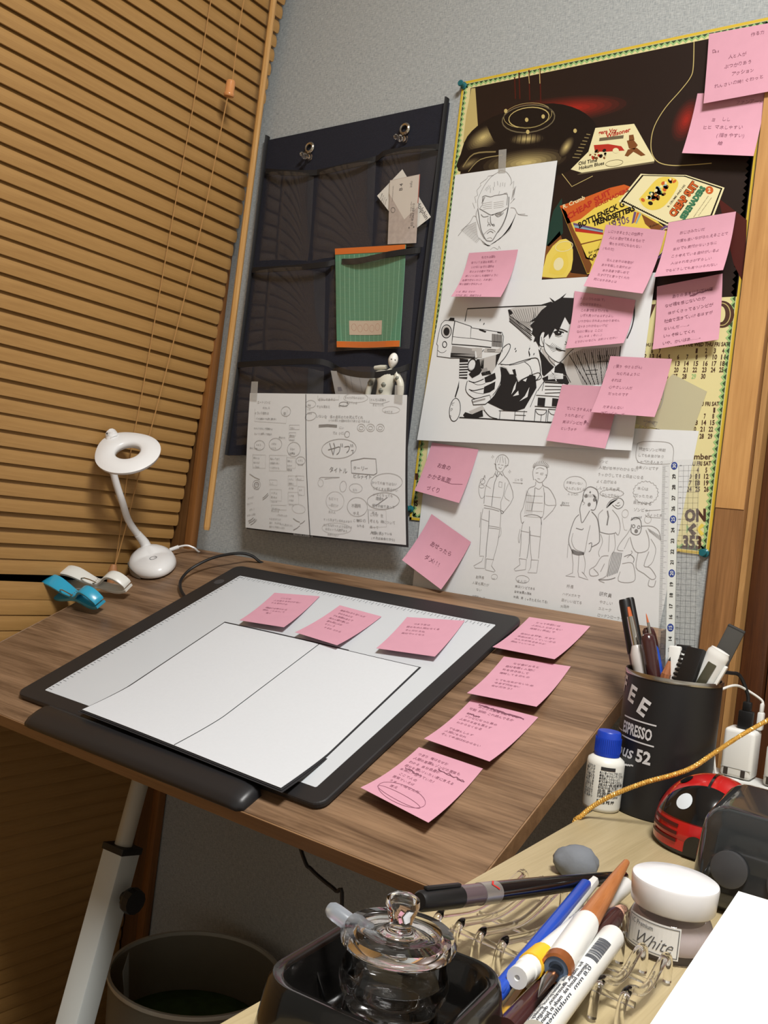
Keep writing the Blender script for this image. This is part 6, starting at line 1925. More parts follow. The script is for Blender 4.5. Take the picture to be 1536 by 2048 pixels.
for n_ in range(30, 10, -1):
    x = x30+(30-n_)*0.010
    if n_ % 5 == 0:
        pts = [(x+0.0036*cos(a)+(0.0018 if cos(a) > 0 else -0.0018)*0, y, 0) for a, y in ((0, 0),)]
        ring = []
        for i in range(20):
            a = 2*pi*i/20
            ring.append((x+0.0036*cos(a), 0.0115+0.0030*sin(a), zr+sg*0.0002))
        g.add(ring, [tuple(range(20))], 1)
    rtext(str(n_), x, 0.0115, 0.0032, 2 if n_ % 5 == 0 else 0)
    rtext(str(30-n_), x, 0.0176, 0.0020, 0, 0.0)
rtext('KUTSUWA', 0.020, rw-0.0022, 0.0020, 0)
g.obj('scale_markings', RMAT, rul)

# pens in the can
t, L = stick_thing('marker_pen', 'black capped marker standing in the pen can', 'marker', (1249, 1199), (1270, 1322), 0.016, 0.012)
rod(t, 'cap', [(0, 0), (0.0, 0.0052), (0.002, 0.0057), (0.052, 0.0057), (0.052, 0)], BLKP); rod(t, 'barrel', [(0.052, 0), (0.052, 0.0050), (L, 0.0050), (L, 0)], mat('marker_brown_barrel', (74, 58, 54), 0.35))
t, L = stick_thing('marker_pen', 'black marker behind the other one in the pen can', 'marker', (1259, 1196), (1281, 1310), 0.030, 0.024)
rod(t, 'cap', [(0, 0), (0.0, 0.0038), (0.002, 0.0043), (0.06, 0.0043), (0.06, 0)], BLKP); rod(t, 'barrel', [(0.06, 0), (0.06, 0.0038), (L, 0.0038), (L, 0)], BLKP)
t, L = stick_thing('flat_brush', 'flat brush with orange bristles in the pen can', 'brush', (1257, 1214), (1283, 1335), -0.004, -0.014)
G().tube([(0, 0, 0), (0.004, 0, 0), (0.010, 0, 0)], [0.0020, 0.0028, 0.0030], 10, flat=(1, 0.6)).obj('bristles', ORB, t)
rod(t, 'ferrule', [(0.009, 0), (0.009, 0.0032), (0.020, 0.0036), (0.036, 0.0038), (0.036, 0)], SILV); rod(t, 'handle', [(0.036, 0), (0.036, 0.0042), (0.044, 0.0070), (0.055, 0.0072), (L, 0.006), (L, 0)], mat('handle_pearl', (196, 190, 186), 0.25))
t, L = stick_thing('craft_knife', 'dark maroon round-ended handle in front in the pen can', 'knife', (1294, 1266), (1308, 1348), -0.010, -0.020)
rod(t, 'handle', [(0, 0), (0.0006, 0.0036), (0.003, 0.0058), (0.008, 0.0066), (0.03, 0.0066), (L, 0.0056), (L, 0)], DKBR)
t, L = stick_thing('craft_knife', 'dark maroon handle half hidden behind its twin in the pen can', 'knife', (1295, 1254), (1319, 1340), 0.010, 0.004)
rod(t, 'handle', [(0, 0), (0.0006, 0.0036), (0.003, 0.0054), (0.008, 0.0060), (0.03, 0.0058), (L, 0.005), (L, 0)], DKBR)
t, L = stick_thing('detail_brush', 'very thin detail brush with a blue handle in the pen can', 'brush', (1292, 1226), (1318, 1338), 0.004, -0.004)
rod(t, 'bristles', [(0, 0), (0.002, 0.0005), (0.009, 0.0011), (0.009, 0)], ORB); rod(t, 'ferrule', [(0.009, 0), (0.009, 0.0012), (0.022, 0.0016), (0.030, 0.0020), (0.030, 0)], SILV); rod(t, 'handle', [(0.030, 0), (0.030, 0.0028), (0.034, 0.0046), (L, 0.0046), (L, 0)], BLU)
# smoked plastic triangle
P0 = [can_pt(p, 0.012) for p in ((1322, 1262), (1333, 1258), (1338, 1275), (1334, 1300), (1326, 1318), (1318, 1318))]
ft = thing('smoked_plastic_piece', 'smoky brown see-through plastic piece in the pen can', 'plastic piece', P0[5])
V = [p for p in P0]+[p+np.array([0, 0.0012, 0]) for p in P0]
F = [(0, 1, 2, 3, 4, 5), (11, 10, 9, 8, 7, 6)]+[(i, (i+1) % 6, 6+(i+1) % 6, 6+i) for i in range(6)]
F = [tuple(f) for f in F]
G().add(V, F).obj('blade', vinyl('smoked_plastic', (96, 64, 40), 0.55, 0.06, 0.1), ft, True)
G().tube([P0[5]-np.array([0, 0, 0.03]), (P0[5]+P0[4])/2], 0.003, 8).obj('stem', vinyl('smoked_plastic', (96, 64, 40), 0.55, 0.06, 0.1), ft, True)
t, L = stick_thing('pencil_stub', 'sharpened brown pencil stub with dark lead in the pen can', 'pencil', (1341, 1313), (1330, 1358), -0.012, -0.022, 0.03)
rod(t, 'lead', [(0, 0), (0.004, 0.0012), (0.004, 0)], BLKP, 8); rod(t, 'sharpened_wood', [(0.004, 0), (0.004, 0.0012), (0.016, 0.0042), (0.016, 0)], WOODP, 8); rod(t, 'barrel', [(0.016, 0), (0.016, 0.0045), (L, 0.0045), (L, 0)], WOODP, 6)
t, L = stick_thing('box_cutter', 'slim white box cutter between the pencil stub and the comb', 'box cutter', (1351, 1292), (1348, 1356), -0.006, -0.018, 0.05)
G().box((L/2, 0, 0), (L, 0.011, 0.006), bevel=0.0015).obj('body', PENW, t); G().box((L*0.3, 0.0, 0.0034), (L*0.5, 0.003, 0.001)).obj('blade_slot', mat('cutter_slot_grey', (120, 124, 122), 0.4), t)
t, L = stick_thing('box_cutter', 'broad white cutter half hidden by the black comb', 'box cutter', (1368, 1292), (1364, 1352), 0.006, 0.000, 0.05)
G().box((L/2, 0, 0), (L, 0.015, 0.007), bevel=0.0015).obj('body', PENW, t); G().box((0.002, 0, 0), (0.006, 0.012, 0.0075), bevel=0.001).obj('end_cap', BLKP, t)
a = can_pt((1394, 1297), -0.010); b = can_pt((1371, 1362), -0.020)
M, L = stickM(a, b+(b-a)*0.5)
ct = thing('toothed_comb', 'black plastic comb with teeth along one side in the pen can', 'comb', M=M)
Lc = L
G().box((Lc/2, 0.0, 0), (Lc, 0.018, 0.005), bevel=0.001).obj('spine', BLKP, ct)
fl = 1 if (M.to_3x3() @ Vector((0, 1, 0))).dot(Vector(-CR)) > 0 else -1
for k in range(9):
    G().box((0.006+k*0.0042, fl*0.0108, 0), (0.0022, 0.006, 0.004), bevel=0.0004, seg=1).obj('tooth', BLKP, ct)
t, L = stick_thing('correction_pen', 'white correction pen with a clear window in the pen can', 'pen', (1442, 1300), (1398, 1374), -0.008, -0.024, 0.04)
G().tube(smooth_path([(0, 0, 0), (0.004, 0, 0), (0.02, 0, 0), (0.05, 0, 0), (L, 0, 0)], 3), [0.004]+[0.0085]*2+[0.0098]*10, 16, flat=(0.66, 1.0)).obj('body', PENW, t)
G().box((0.030, 0.0060, -0.0006), (0.034, 0.002, 0.008), bevel=0.0008).obj('window', mat('pen_window_smoke', (92, 88, 70), 0.1, 0, 0.5, 0.4), t)
G().box((0.034, 0.0010, -0.0110), (0.048, 0.007, 0.003), bevel=0.001).obj('clip', PENW, t)
t, L = stick_thing('charcoal_stick', 'dark grey stick leaning out of the pen can by the wooden post', 'stick', (1474, 1256), (1428, 1345), 0.010, -0.002, 0.04)
G().box((L/2, 0, 0), (L, 0.006, 0.0155), bevel=0.0012).obj('body', mat('stick_dark_grey', (62, 60, 56), 0.7), t); G().box((0.001, 0, 0), (0.003, 0.0062, 0.0157), bevel=0.001).obj('end_cap', mat('stick_end_grey', (48, 47, 45), 0.6), t)

# ------------------------------------------------------------------ glue bottle
bp_ = hZ((1201, 1616), ND); bp_[2] = ND
bot = thing('glue_bottle', 'small white bottle with a blue cap beside the pen can', 'bottle', bp_)
g = G().lathe([(0, 0), (0.0145, 0), (0.0162, 0.0015), (0.0166, 0.004), (0.0166, 0.041), (0.0158, 0.0445), (0.0125, 0.047), (0.0105, 0.0478), (0.0105, 0.050), (0, 0.050)], 40)
bb_ = g.obj('bottle_body', mat('bottle_white_plastic', (222, 222, 214), 0.35, sss=0.1), bot)
g = G().lathe([(0, 0.0480), (0.0112, 0.0480), (0.0114, 0.049), (0.0104, 0.0685), (0.0096, 0.0695), (0, 0.0697)], 40)
cp = g.obj('cap', mat('bottle_cap_blue', (24, 62, 176), 0.35), bot)
g = G()
for k in range(40):
    a = 2*pi*k/40
    g.box((0.01125*cos(a), 0.01125*sin(a), 0.0575), (0.0005, 0.0005, 0.013), M=Matrix.Identity(4))
g.obj('grip_ribs', mat('bottle_cap_blue', (24, 62, 176), 0.35), cp)
P = cyl_map(bp_, 0.0166, CAM-bp_)
g = G()
INKB = mat('label_black', (44, 44, 46), 0.6)
rows = ['使用上の注意', '●よく振ってからご使用ください', '●強く押さないでください', '●衣類につかないよう', '●飲み物ではありません', '成分/合成樹脂', '●幼児の手の届く所に置かず', '品名 液体のり', '内容量 約30ml', '日本製 MADE IN JAPAN']
for i, r_ in enumerate(rows):
    if i == 0:
        cyl_band(g, P, .0166, radians(12), radians(-32), ND+0.0405, ND+0.0375, 0)
    else:
        cyl_text(g, P, .0166, r_, radians(14), ND+0.0372-i*0.0026, 0.0019, a_end=radians(-52-8*(i % 3)), bold=0.02)
for i in range(11):
    cyl_text(g, P, .0166, gib(5), radians(66), ND+0.0385-i*0.0026, 0.0019, a_end=radians(30), bold=0.02)
cyl_band(g, P, .0166, radians(14), radians(-10), ND+0.0118, ND+0.0085, 0)
cyl_text(g, P, .0166, '口紙', radians(10), ND+0.0088, 0.0026, mi=1, a_end=radians(-6), e=0.0005)
cyl_text(g, P, .0166, 'PE PP', radians(-14), ND+0.0088, 0.0026, a_end=radians(-40), bold=0.03)
g.obj('label_print', [INKB, PENW], bb_, True)

# ------------------------------------------------------------------ power strip, chargers, cables
ps = thing('power_strip', 'white power strip lying against the wall behind the pen can', 'power strip', (-0.17, -0.055, ND))
G().box((-0.17, -0.055, ND+0.011), (0.20, 0.036, 0.020), bevel=0.003).obj('housing', PENW, ps, True)
for k in range(3):
    for sy in (-0.004, 0.004):
        G().box((-0.195+k*0.05, -0.055+sy, ND+0.0212), (0.006, 0.0016, 0.0006)).obj('socket_slot', BLKP, ps, True)
def charger(label, c, sz):
    t = thing('usb_charger', label, 'charger', c)
    G().box((0, 0, sz[2]/2+0.0005), sz, bevel=0.004, seg=3).obj('case', PENW, t)
    g_ = G(); g_.box((0, -sz[1]/2-0.0001, 0.010), (sz[0]*0.96, 0.0004, 0.0005)); g_.obj('seam', mat('seam_grey', (150, 150, 146), 0.6), t)
    for sx in (-0.3, 0.25):
        G().box((sx*sz[0], -sz[1]/2-0.0003, 0.006), (0.004, 0.0008, 0.007)).obj('port', mat('port_dark', (58, 52, 46), 0.6), t)
    return t
ca = hY((1477, 1500), -0.066)
charger('white cube charger carrying a black plug, on the power strip', (ca[0], -0.056, ND+0.021), (0.030, 0.028, 0.048))
charger('white charger at the edge of the power strip beside the cube charger', (ca[0]+0.040, -0.056, ND+0.021), (0.028, 0.028, 0.040))
zt = ND+0.021+0.049
def plug(name, label, x, y, m_, h=0.026, w=0.014):
    t = thing(name, label, 'plug', (x, y, zt))
    g_ = G(); g_.box((0, 0, 0.009), (w, 0.008, 0.018), bevel=0.0015); g_.box((0, 0, 0.022), (w*0.6, 0.0065, 0.010), bevel=0.0015)
    g_.obj('plug_body', m_, t)
    return t
tb = plug('usb_plug', 'black cable plug pushed into the top of the cube charger', ca[0]+0.002, -0.060, BLKP)
pts = [(ca[0]+0.002, -0.060, zt+0.024), (ca[0]+0.001, -0.060, zt+0.034), hY((1480, 1352), -0.065), hY((1462, 1346), -0.08), hY((1440, 1345), -0.10), hY((1415, 1352), -0.12), hY((1400, 1372), -0.128), np.array([-0.245, -0.122, 0.72])]
G().tube(smooth_path(pts, 5), 0.0019, 8).obj('cord', CBL, tb, True)
tw_ = plug('usb_plug', 'white cable plug beside the black plug on the cube charger', ca[0]+0.0135, -0.050, PENW, w=0.006)
pts = [(ca[0]+0.0135, -0.050, zt+0.024), (ca[0]+0.012, -0.050, zt+0.030), hY((1490, 1378), -0.062), hY((1470, 1371), -0.08), hY((1445, 1378), -0.10), hY((1420, 1392), -0.12), np.array([-0.240, -0.118, 0.715])]
G().tube(smooth_path(pts, 5), 0.0013, 8).obj('cord', PENW, tw_, True)
# gold braided cable
GOLD = mat('gold_braid', (206, 152, 58), 0.35, 0.35, bump=0.6, bscale=2600, stretch=(1, 1, 1))
ex_ = edge_x(-0.277)-0.0026
gp_ = [np.array([ex_, -0.279, 0.45]), np.array([ex_, -0.279, 0.62]), np.array([ex_, -0.279, 0.685]), np.array([ex_+0.0006, -0.278, 0.6985]), np.array([ex_+0.004, -0.276, 0.7026]), hY((1185, 1613), -0.268), hY((1228, 1589), -0.264), hY((1290, 1565), -0.256), hY((1345, 1550), -0.246), hY((1385, 1535), -0.230), hY((1430, 1505), -0.195), hY((1480, 1472), -0.150), hY((1536, 1440), -0.125), hY((1600, 1405), -0.105), hY((1660, 1392), -0.09)]
gpp = smooth_path(gp_, 8)
gc = thing('braided_cable', 'gold braided cable sweeping past the glue bottle and chargers', 'cable', gp_[5])
G().tube(gpp, 0.0019, 10).obj('cord', GOLD, gc, True)
g = G()
for s_ in (0, pi):
    for dirn in (1, -1):
        pts = []
        tot = 0
        for i in range((len(gpp)-1)*6):
            j, f_ = divmod(i, 6)
            p = gpp[j]+(gpp[j+1]-gpp[j])*f_/6
            d = gpp[j+1]-gpp[j]; tot += np.linalg.norm(d)/6; d /= np.linalg.norm(d)
            u = np.cross(d, [0.36, 0.8, 0.48]); u /= max(np.linalg.norm(u), 1e-6); w_ = np.cross(d, u)
            ph = s_+dirn*tot/0.0042*2*pi
            pts.append(p+0.0019*(cos(ph)*u+sin(ph)*w_))
        g.tube(pts, 0.00034, 4, cap=False)
g.obj('braid', mat('gold_braid_light', (236, 196, 110), 0.3, 0.5), gc, True)

# ------------------------------------------------------------------ ladybird desk vacuum
lc_ = np.array([-0.2065, -0.2475, ND])
head = np.array([0.02, -1.0, 0]); head /= np.linalg.norm(head)
hx = head; hyv = np.cross([0, 0, 1.0], hx)
LM = frame(lc_, hx, hyv)
lad = thing('ladybird_vacuum', 'red ladybird-shaped desk vacuum with black spots and grille', 'desk vacuum', M=LM)
RED = mat('ladybird_red', (176, 26, 26), 0.18, coat=0.5)
BLKG = mat('gloss_black', (16, 16, 17), 0.12, coat=0.4)
LB = mat('ladybird_base_grey', (58, 58, 60), 0.5)
RA, RH = 0.0450, 0.047
G().lathe([(0, 0.0004), (RA-0.003, 0.0004), (RA-0.001, 0.003), (RA-0.001, 0.015), (0, 0.015)], 48).obj('base_skirt', LB, lad)
def dome(a, p, e=0.0):
    """a azimuth from the face, p elevation"""
    r = RA+e
    return (r*cos(p)*cos(a), r*cos(p)*sin(a), 0.013+(RH+e)*sin(p))
prof = [(RA*cos(p), 0.013+RH*sin(p)) for p in np.linspace(0, pi/2*0.999, 18)]
g = G().lathe([(RA-0.0006, 0.012)]+prof[:-1]+[(0, 0.013+RH)], 64)
dm_ = g.obj('shell', RED, lad)
def spot(a0, p0, ra, rp, m_, name, e=0.0006, parent=dm_, n=24, clip=None):
    g = G(); V = [dome(a0, p0, e)]
    for ring in (0.5, 1.0):
        for k in range(n):
            t = 2*pi*k/n
            p = p0+ring*rp*sin(t)
            a = a0+ring*ra*cos(t)/max(cos(p0), 0.25)
            V.append(dome(a, p, e))
    F = [(0, 1+k, 1+(k+1) % n) for k in range(n)]+[(1+k, 1+n+k, 1+n+(k+1) % n, 1+(k+1) % n) for k in range(n)]
    return g.add(V, F, 0, True).obj(name, m_, parent)
g = G()
na, np_ = 24, 10
V = []
for j in range(np_+1):
    for i in range(na+1):
        u = -1+2*i/na
        lo_, hi_ = radians(18), radians(18)+radians(42)*math.sqrt(max(0, 1-u*u))
        V.append(dome(u*radians(60), lo_+(hi_-lo_)*j/np_, 0.0007))
F = [(j*(na+1)+i, j*(na+1)+i+1, (j+1)*(na+1)+i+1, (j+1)*(na+1)+i) for j in range(np_) for i in range(na)]
fm = g.add(V, F, 0, True).obj('face_mask', BLKG, dm_)
EYE = mat('ladybird_eye_white', (206, 214, 220), 0.3)
for sa in (-1, 1):
    spot(sa*radians(23.5), radians(36), radians(8.5), radians(8.5), EYE, 'eye', 0.0011, lad)
for a_, p_ in ((62, 58), (-62, 58), (112, 50), (-112, 50), (88, 24), (-88, 24), (150, 30), (-150, 30)):
    spot(radians(a_), radians(p_), radians(7), radians(7), BLKG, 'spot')
g = G(); V = []
for j in range(31):
    p = radians(58)+(pi-radians(75))*j/30
    for w_ in (-0.0011, 0.0011):
        x, y, z = dome(0, p, 0.0007)
        V.append((x, y+w_, z))
g.add(V, [(2*j, 2*j+1, 2*j+3, 2*j+2) for j in range(30)], 0, True).obj('wing_seam', BLKG, dm_)
DRED = mat('grille_dark_red', (70, 16, 14), 0.5)
for sa in (-1, 1):
    for r_ in range(3):
        g = G(); V = []
        z0 = 0.0215-r_*0.0058
        for i in range(13):
            a = sa*(radians(20)+radians(44)*i/12)
            for zz in (0, 0.0026):
                z = z0+zz
                p = math.asin(max(0, (z-0.013))/RH) if z > 0.013 else 0
                rr_ = (RA+0.0006)*cos(p)
                V.append((rr_*cos(a), rr_*sin(a), z))
        F = [(2*i, 2*i+2, 2*i+3, 2*i+1) for i in range(12)]
        g.add(V, F, 0, True).obj('grille_slot', DRED, lad)
# red front apron, below the dome, and the dark mouth arch
g = G(); V = []
for i in range(33):
    a = radians(-70)+radians(140)*i/32
    for z in (0.0045, 0.0135):
        V.append(((RA-0.0002)*cos(a), (RA-0.0002)*sin(a), z))
g.add(V, [(2*i, 2*i+2, 2*i+3, 2*i+1) for i in range(32)], 0, True).obj('front_apron', RED, lad)
g = G(); V = [((RA+0.0012), 0, 0.004)]
for i in range(17):
    t = pi*i/16
    y = 0.0085*cos(t); z = 0.004+(0.010+0.006*sin(t) if 0 < i < 16 else 0.0)
    if 0 < i < 16:
        z = 0.010+0.009*sin(t)
    a = y/RA
    p = math.asin(max(0, (z-0.013))/RH)
    V.append(((RA+0.0010)*cos(p)*cos(a), (RA+0.0010)*cos(p)*sin(a), z))
g.add(V, [(0, i+1, i+2) for i in range(16)]).obj('mouth_opening', BLKG, lad)

# ------------------------------------------------------------------ glossy black case
bxm = thing('black_gloss_case', 'glossy black rounded plastic case beside the white cream jar', 'case', (-0.128, -0.345, ND))
b = bmesh.new()
bmesh.ops.create_cube(b, size=1.0)
for v in b.verts:
    top = v.co.z > 0; fr = v.co.y < 0
    x = v.co.x*(0.104 if top else 0.112); y = v.co.y*(0.070 if top else 0.084)
    z = (0.066 if fr else 0.078) if top else 0.0004
    v.co = Vector((x, y, z))
bmesh.ops.bevel(b, geom=b.edges[:], offset=0.016, segments=6, affect='EDGES', profile=0.5)
g = G().bm(b, 0, True)
CASEB = mat('case_gloss_black', (42, 44, 45), 0.10, coat=0.6)
cs_ = g.obj('shell', CASEB, bxm, auto=60)
for x, r_ in ((-0.028, 0.012), (0.010, 0.014)):
    M = Matrix.Translation((x, -0.0412, 0.032)) @ Matrix.Rotation(radians(84), 4, 'X')
    G().lathe([(0, 0.0012), (r_*0.9, 0.0012), (r_, 0.0006), (r_, -0.002), (0, -0.002)], 28, M=M).obj('front_disc', mat('case_satin_black', (62, 62, 64), 0.3), cs_)  # two round discs on the front, paler than the shell

# ------------------------------------------------------------------ cream jar
jp = np.array([-0.1665, -0.4640, ND])
jar = thing('cream_jar', 'round clear jar with a thick white lid and a White label', 'jar', jp)
GLASS = mat('clear_glass', (252, 252, 252), 0.0, 0, 0.5, 1.0, 1.48)
CREAMM = mat('white_cream', (236, 222, 222), 0.5, sss=0.2)
G().lathe([(0, 0.0004), (0.0235, 0.0004), (0.0252, 0.002), (0.0256, 0.006), (0.0248, 0.016), (0.0222, 0.021), (0.0200, 0.0225), (0.0200, 0.025), (0, 0.025)], 48).obj('glass_body', GLASS, jar)
G().lathe([(0, 0.0045), (0.0195, 0.0045), (0.0212, 0.007), (0.0208, 0.014), (0.0180, 0.019), (0, 0.0192)], 40).obj('cream', CREAMM, jar)
G().lathe([(0, 0.0262), (0.0240, 0.0262), (0.0246, 0.0272), (0.0254, 0.0405), (0.0250, 0.0418), (0.0236, 0.0426), (0.015, 0.0432), (0, 0.0434)], 56).obj('lid', mat('lid_white_gloss', (232, 232, 234), 0.22, coat=0.3), jar)
P = cyl_map(jp, 0.0262, CAM-jp)
LA0, LA1, LZ0, LZ1 = radians(60), radians(-14), ND+0.0040, ND+0.0225
g = G(); cyl_band(g, P, .0258, LA0, LA1, LZ0, LZ1, 0, 14, 0.0002); lbj = g.obj('label', mat('label_paper_white', (228, 228, 226), 0.6), jar, True)
g = G()
LG = mat('label_grey_ink', (84, 84, 88), 0.6)
i_ = radians(2.5)
for za, zb in ((LZ0+0.0010, LZ0+0.0014), (LZ1-0.0014, LZ1-0.0010)):
    cyl_band(g, P, .0258, LA0-i_, LA1+i_, za, zb, 0, 12, 0.0004)
for aa in (LA0-i_, LA1+i_):
    cyl_band(g, P, .0258, aa, aa-radians(0.9), LZ0+0.0010, LZ1-0.0010, 0, 1, 0.0004)
cyl_text(g, P, .0258, '1C Premium', LA0-radians(7), ND+0.0172, 0.0028, a_end=radians(20), e=0.0004)
cyl_text(g, P, .0258, 'White', LA0-radians(14), ND+0.0074, 0.0074, slant=0.42, a_end=radians(-4), e=0.0004, bold=-0.008)
cyl_band(g, P, .0258, LA0-radians(12), LA0-radians(30), ND+0.0068, ND+0.0071, 0, 6, 0.0004); 
g.obj('label_print', LG, lbj, True)

# ------------------------------------------------------------------ kneaded eraser
er = hZ((1150, 1752), ND)
ert = thing('kneaded_eraser', 'lump of grey kneaded eraser on the pale desk', 'eraser', (er[0], er[1], ND))
b = bmesh.new()
bmesh.ops.create_icosphere(b, subdivisions=3, radius=1.0)
re_ = random.Random(3)
dirs = [(Vector((re_.uniform(-1, 1), re_.uniform(-1, 1), re_.uniform(-1, 1))).normalized(), re_.uniform(-0.25, 0.22)) for _ in range(9)]
for v in b.verts:
    n_ = v.co.normalized()
    k_ = 1+sum(amp*max(0, n_.dot(d))**3 for d, amp in dirs)
    k_ *= 1-0.10*abs(sin(5*n_.x+3*n_.y))**8
    v.co = Vector((n_.x*0.0170*k_, n_.y*0.0110*k_, max(-0.0095, n_.z*0.0115*k_)))
zmin = min(v.co.z for v in b.verts)
for v in b.verts:
    v.co.z -= zmin-0.0002
g = G().bm(b, 0, True, Matrix.Rotation(radians(20), 4, 'Z'))
g.obj('lump', mat('eraser_grey_putty', (112, 116, 122), 0.8, bump=0.25, bscale=300), ert, auto=80)

# ------------------------------------------------------------------ ashtray and glass ink pot
ac = np.array([-0.2220, -0.6820, ND])
ash = thing('ashtray', 'black glossy square ashtray holding a glass ink pot', 'ashtray', M=Matrix.Translation(ac) @ Matrix.Rotation(radians(6), 4, 'Z'))
def rr_ring(half, r, z, seg=8):
    pts = []
    for cx_, cy_, a0 in ((1, 1, 0), (-1, 1, pi/2), (-1, -1, pi), (1, -1, 3*pi/2)):
        for k_ in range(seg+1):
            a = a0+pi/2*k_/seg
            pts.append((cx_*(half-r)+r*cos(a), cy_*(half-r)+r*sin(a), z))
    return pts
lv = [(0.0390, 0.018, 0.0004), (0.0455, 0.020, 0.0020), (0.0465, 0.020, 0.007), (0.0440, 0.019, 0.026), (0.0430, 0.019, 0.0325), (0.0418, 0.0185, 0.0345), (0.0384, 0.017, 0.0340), (0.0372, 0.0165, 0.032), (0.0350, 0.016, 0.016), (0.0325, 0.016, 0.0085), (0.0270, 0.014, 0.0065)]
V = []; F = []
nR = 36
for h_, r_, z_ in lv:
    V += rr_ring(h_, r_, z_)
for i in range(len(lv)-1):
    for k_ in range(nR):
        k2 = (k_+1) % nR
        F.append((i*nR+k_, i*nR+k2, (i+1)*nR+k2, (i+1)*nR+k_))
F.append(tuple(range(nR-1, -1, -1))); F.append(tuple(range((len(lv)-1)*nR, len(lv)*nR)))
G().add(V, F, 0, True).obj('tray', mat('ashtray_black_melamine', (14, 13, 12), 0.16, coat=0.3), ash, auto=60)
for a_ in (0, 1, 2, 3):
    M = Matrix.Rotation(a_*pi/2, 4, 'Z') @ Matrix.Translation((0, 0.0330, 0.016)) @ Matrix.Rotation(radians(62), 4, 'X')
    G().box((0, 0, 0), (0.0012, 0.022, 0.0012), bevel=0.0004, seg=1, M=M).obj('inner_rib', BLKG, ash)
pot = thing('ink_pot', 'clear glass ink pot with a knobbed glass lid, standing in the ashtray', 'ink pot', (-0.2195, -0.6805, ND+0.0068))
G().lathe([(0, 0), (0.0190, 0), (0.0215, 0.0015), (0.0222, 0.006), (0.0212, 0.015), (0.0218, 0.0185), (0.0242, 0.0225), (0.0246, 0.0265), (0.0238, 0.0305), (0.0226, 0.0335), (0.0226, 0.0400), (0.0208, 0.0402), (0.0206, 0.030), (0.0196, 0.018), (0.0180, 0.0075), (0.0140, 0.0050), (0, 0.0045)], 56).obj('glass_body', GLASS, pot)
lidm = G().lathe([(0, 0.0425), (0.0180, 0.0420), (0.0196, 0.0406), (0.0244, 0.0406), (0.0258, 0.0420), (0.0260, 0.0444), (0.0244, 0.0470), (0.0190, 0.0480), (0.0174, 0.0468), (0.0110, 0.0462), (0.0066, 0.0468), (0.0050, 0.0482), (0.0054, 0.0520), (0.0068, 0.0560), (0.0078, 0.0590), (0.0074, 0.0614), (0.0052, 0.0628), (0, 0.0632)], 56).obj('lid', GLASS, pot)
# dropper tube
da = np.array([-0.2650, -0.6500, ND+0.054]); db = np.array([-0.233, -0.675, ND+0.022])
da = hit((655, 1813), (0, 0, 1), ND+0.053); db = hit((705, 1850), (0, 0, 1), ND+0.049)
db = da+(db-da)*2.2
M, L = stickM(da, db)
dt = thing('dropper', 'frosted plastic dropper leaning on the ashtray behind the ink pot', 'dropper', M=M)
FROST = mat('frosted_plastic', (214, 222, 232), 0.28, 0, 0.5, 0.75, 1.4)
G().lathe([(0, 0), (0.0024, 0.0006), (0.0037, 0.0026), (0.0040, 0.0055), (0.0040, L*0.72), (0.0030, L*0.76), (0.0016, L*0.82), (0.0012, L), (0, L)], 24, M=ROTX).obj('tube', FROST, dt)
G().lathe([(0, L*0.5), (0.0020, L*0.5), (0.0020, L*0.60), (0, L*0.60)], 12, M=ROTX).obj('ink_residue', mat('ink_blue_black', (20, 24, 40), 0.3), dt)

# ------------------------------------------------------------------ clear pen rest
prt = thing('pen_rest', 'clear acrylic pen rest with curved rails under the pens', 'pen rest', (-0.203, -0.53, ND))
ACR = mat('clear_acrylic', (252, 252, 252), 0.02, 0, 0.5, 1.0, 1.46)
for i in range(9):
    x = -0.2605+i*0.0137
    yf, yb_ = -0.578, (-0.472 if x < -0.19 else -0.514)
    sk_ = 0.005*(i-4)/4
    pts = [(x, yf-0.003, ND+0.0018), (x, yf-0.002, ND+0.012), (x, yf+0.003, ND+0.0175), (x, yf+0.012, ND+0.0160), (x, yf*0.6+yb_*0.4, ND+0.0105), (x, yf*0.4+yb_*0.6, ND+0.0105), (x, yb_-0.012, ND+0.0160), (x, yb_-0.003, ND+0.0175), (x, yb_+0.002, ND+0.012), (x, yb_+0.003, ND+0.0018)]
    G().tube(smooth_path(pts, 4), 0.0024, 12).obj('rail', ACR, prt, True)
for y in (-0.560, -0.530):
    G().tube([(-0.2605, y, ND+0.0060), (-0.2605+0.0137*8, y, ND+0.0060)], 0.0016, 10).obj('cross_bar', ACR, prt, True)

# ------------------------------------------------------------------ pens across the rest
def lying(name, label, cat, p0, z0, p1, z1):
    a = hZ(p0, ND+z0); b = hZ(p1, ND+z1)
    M, L = stickM(a, b)
    return thing(name, label, cat, M=M), L
def pen_text(g, r, body, x0, x1, a0, h, mi=0, flip=False, bold=0.0):
    V, F = textgeo(body, bold)
    lo_, hi_ = V[:, 0].min(), V[:, 0].max()
    k = (x1-x0)/(hi_-lo_)
    out = []
    for v in V:
        x = x0+(v[0]-lo_)*k; y = v[1]*h/0.72
        a = a0+y/r
        out.append((x, -(r+0.0003)*sin(a) if not flip else (r+0.0003)*sin(a), (r+0.0003)*cos(a)))
    g.add(out, F, mi)

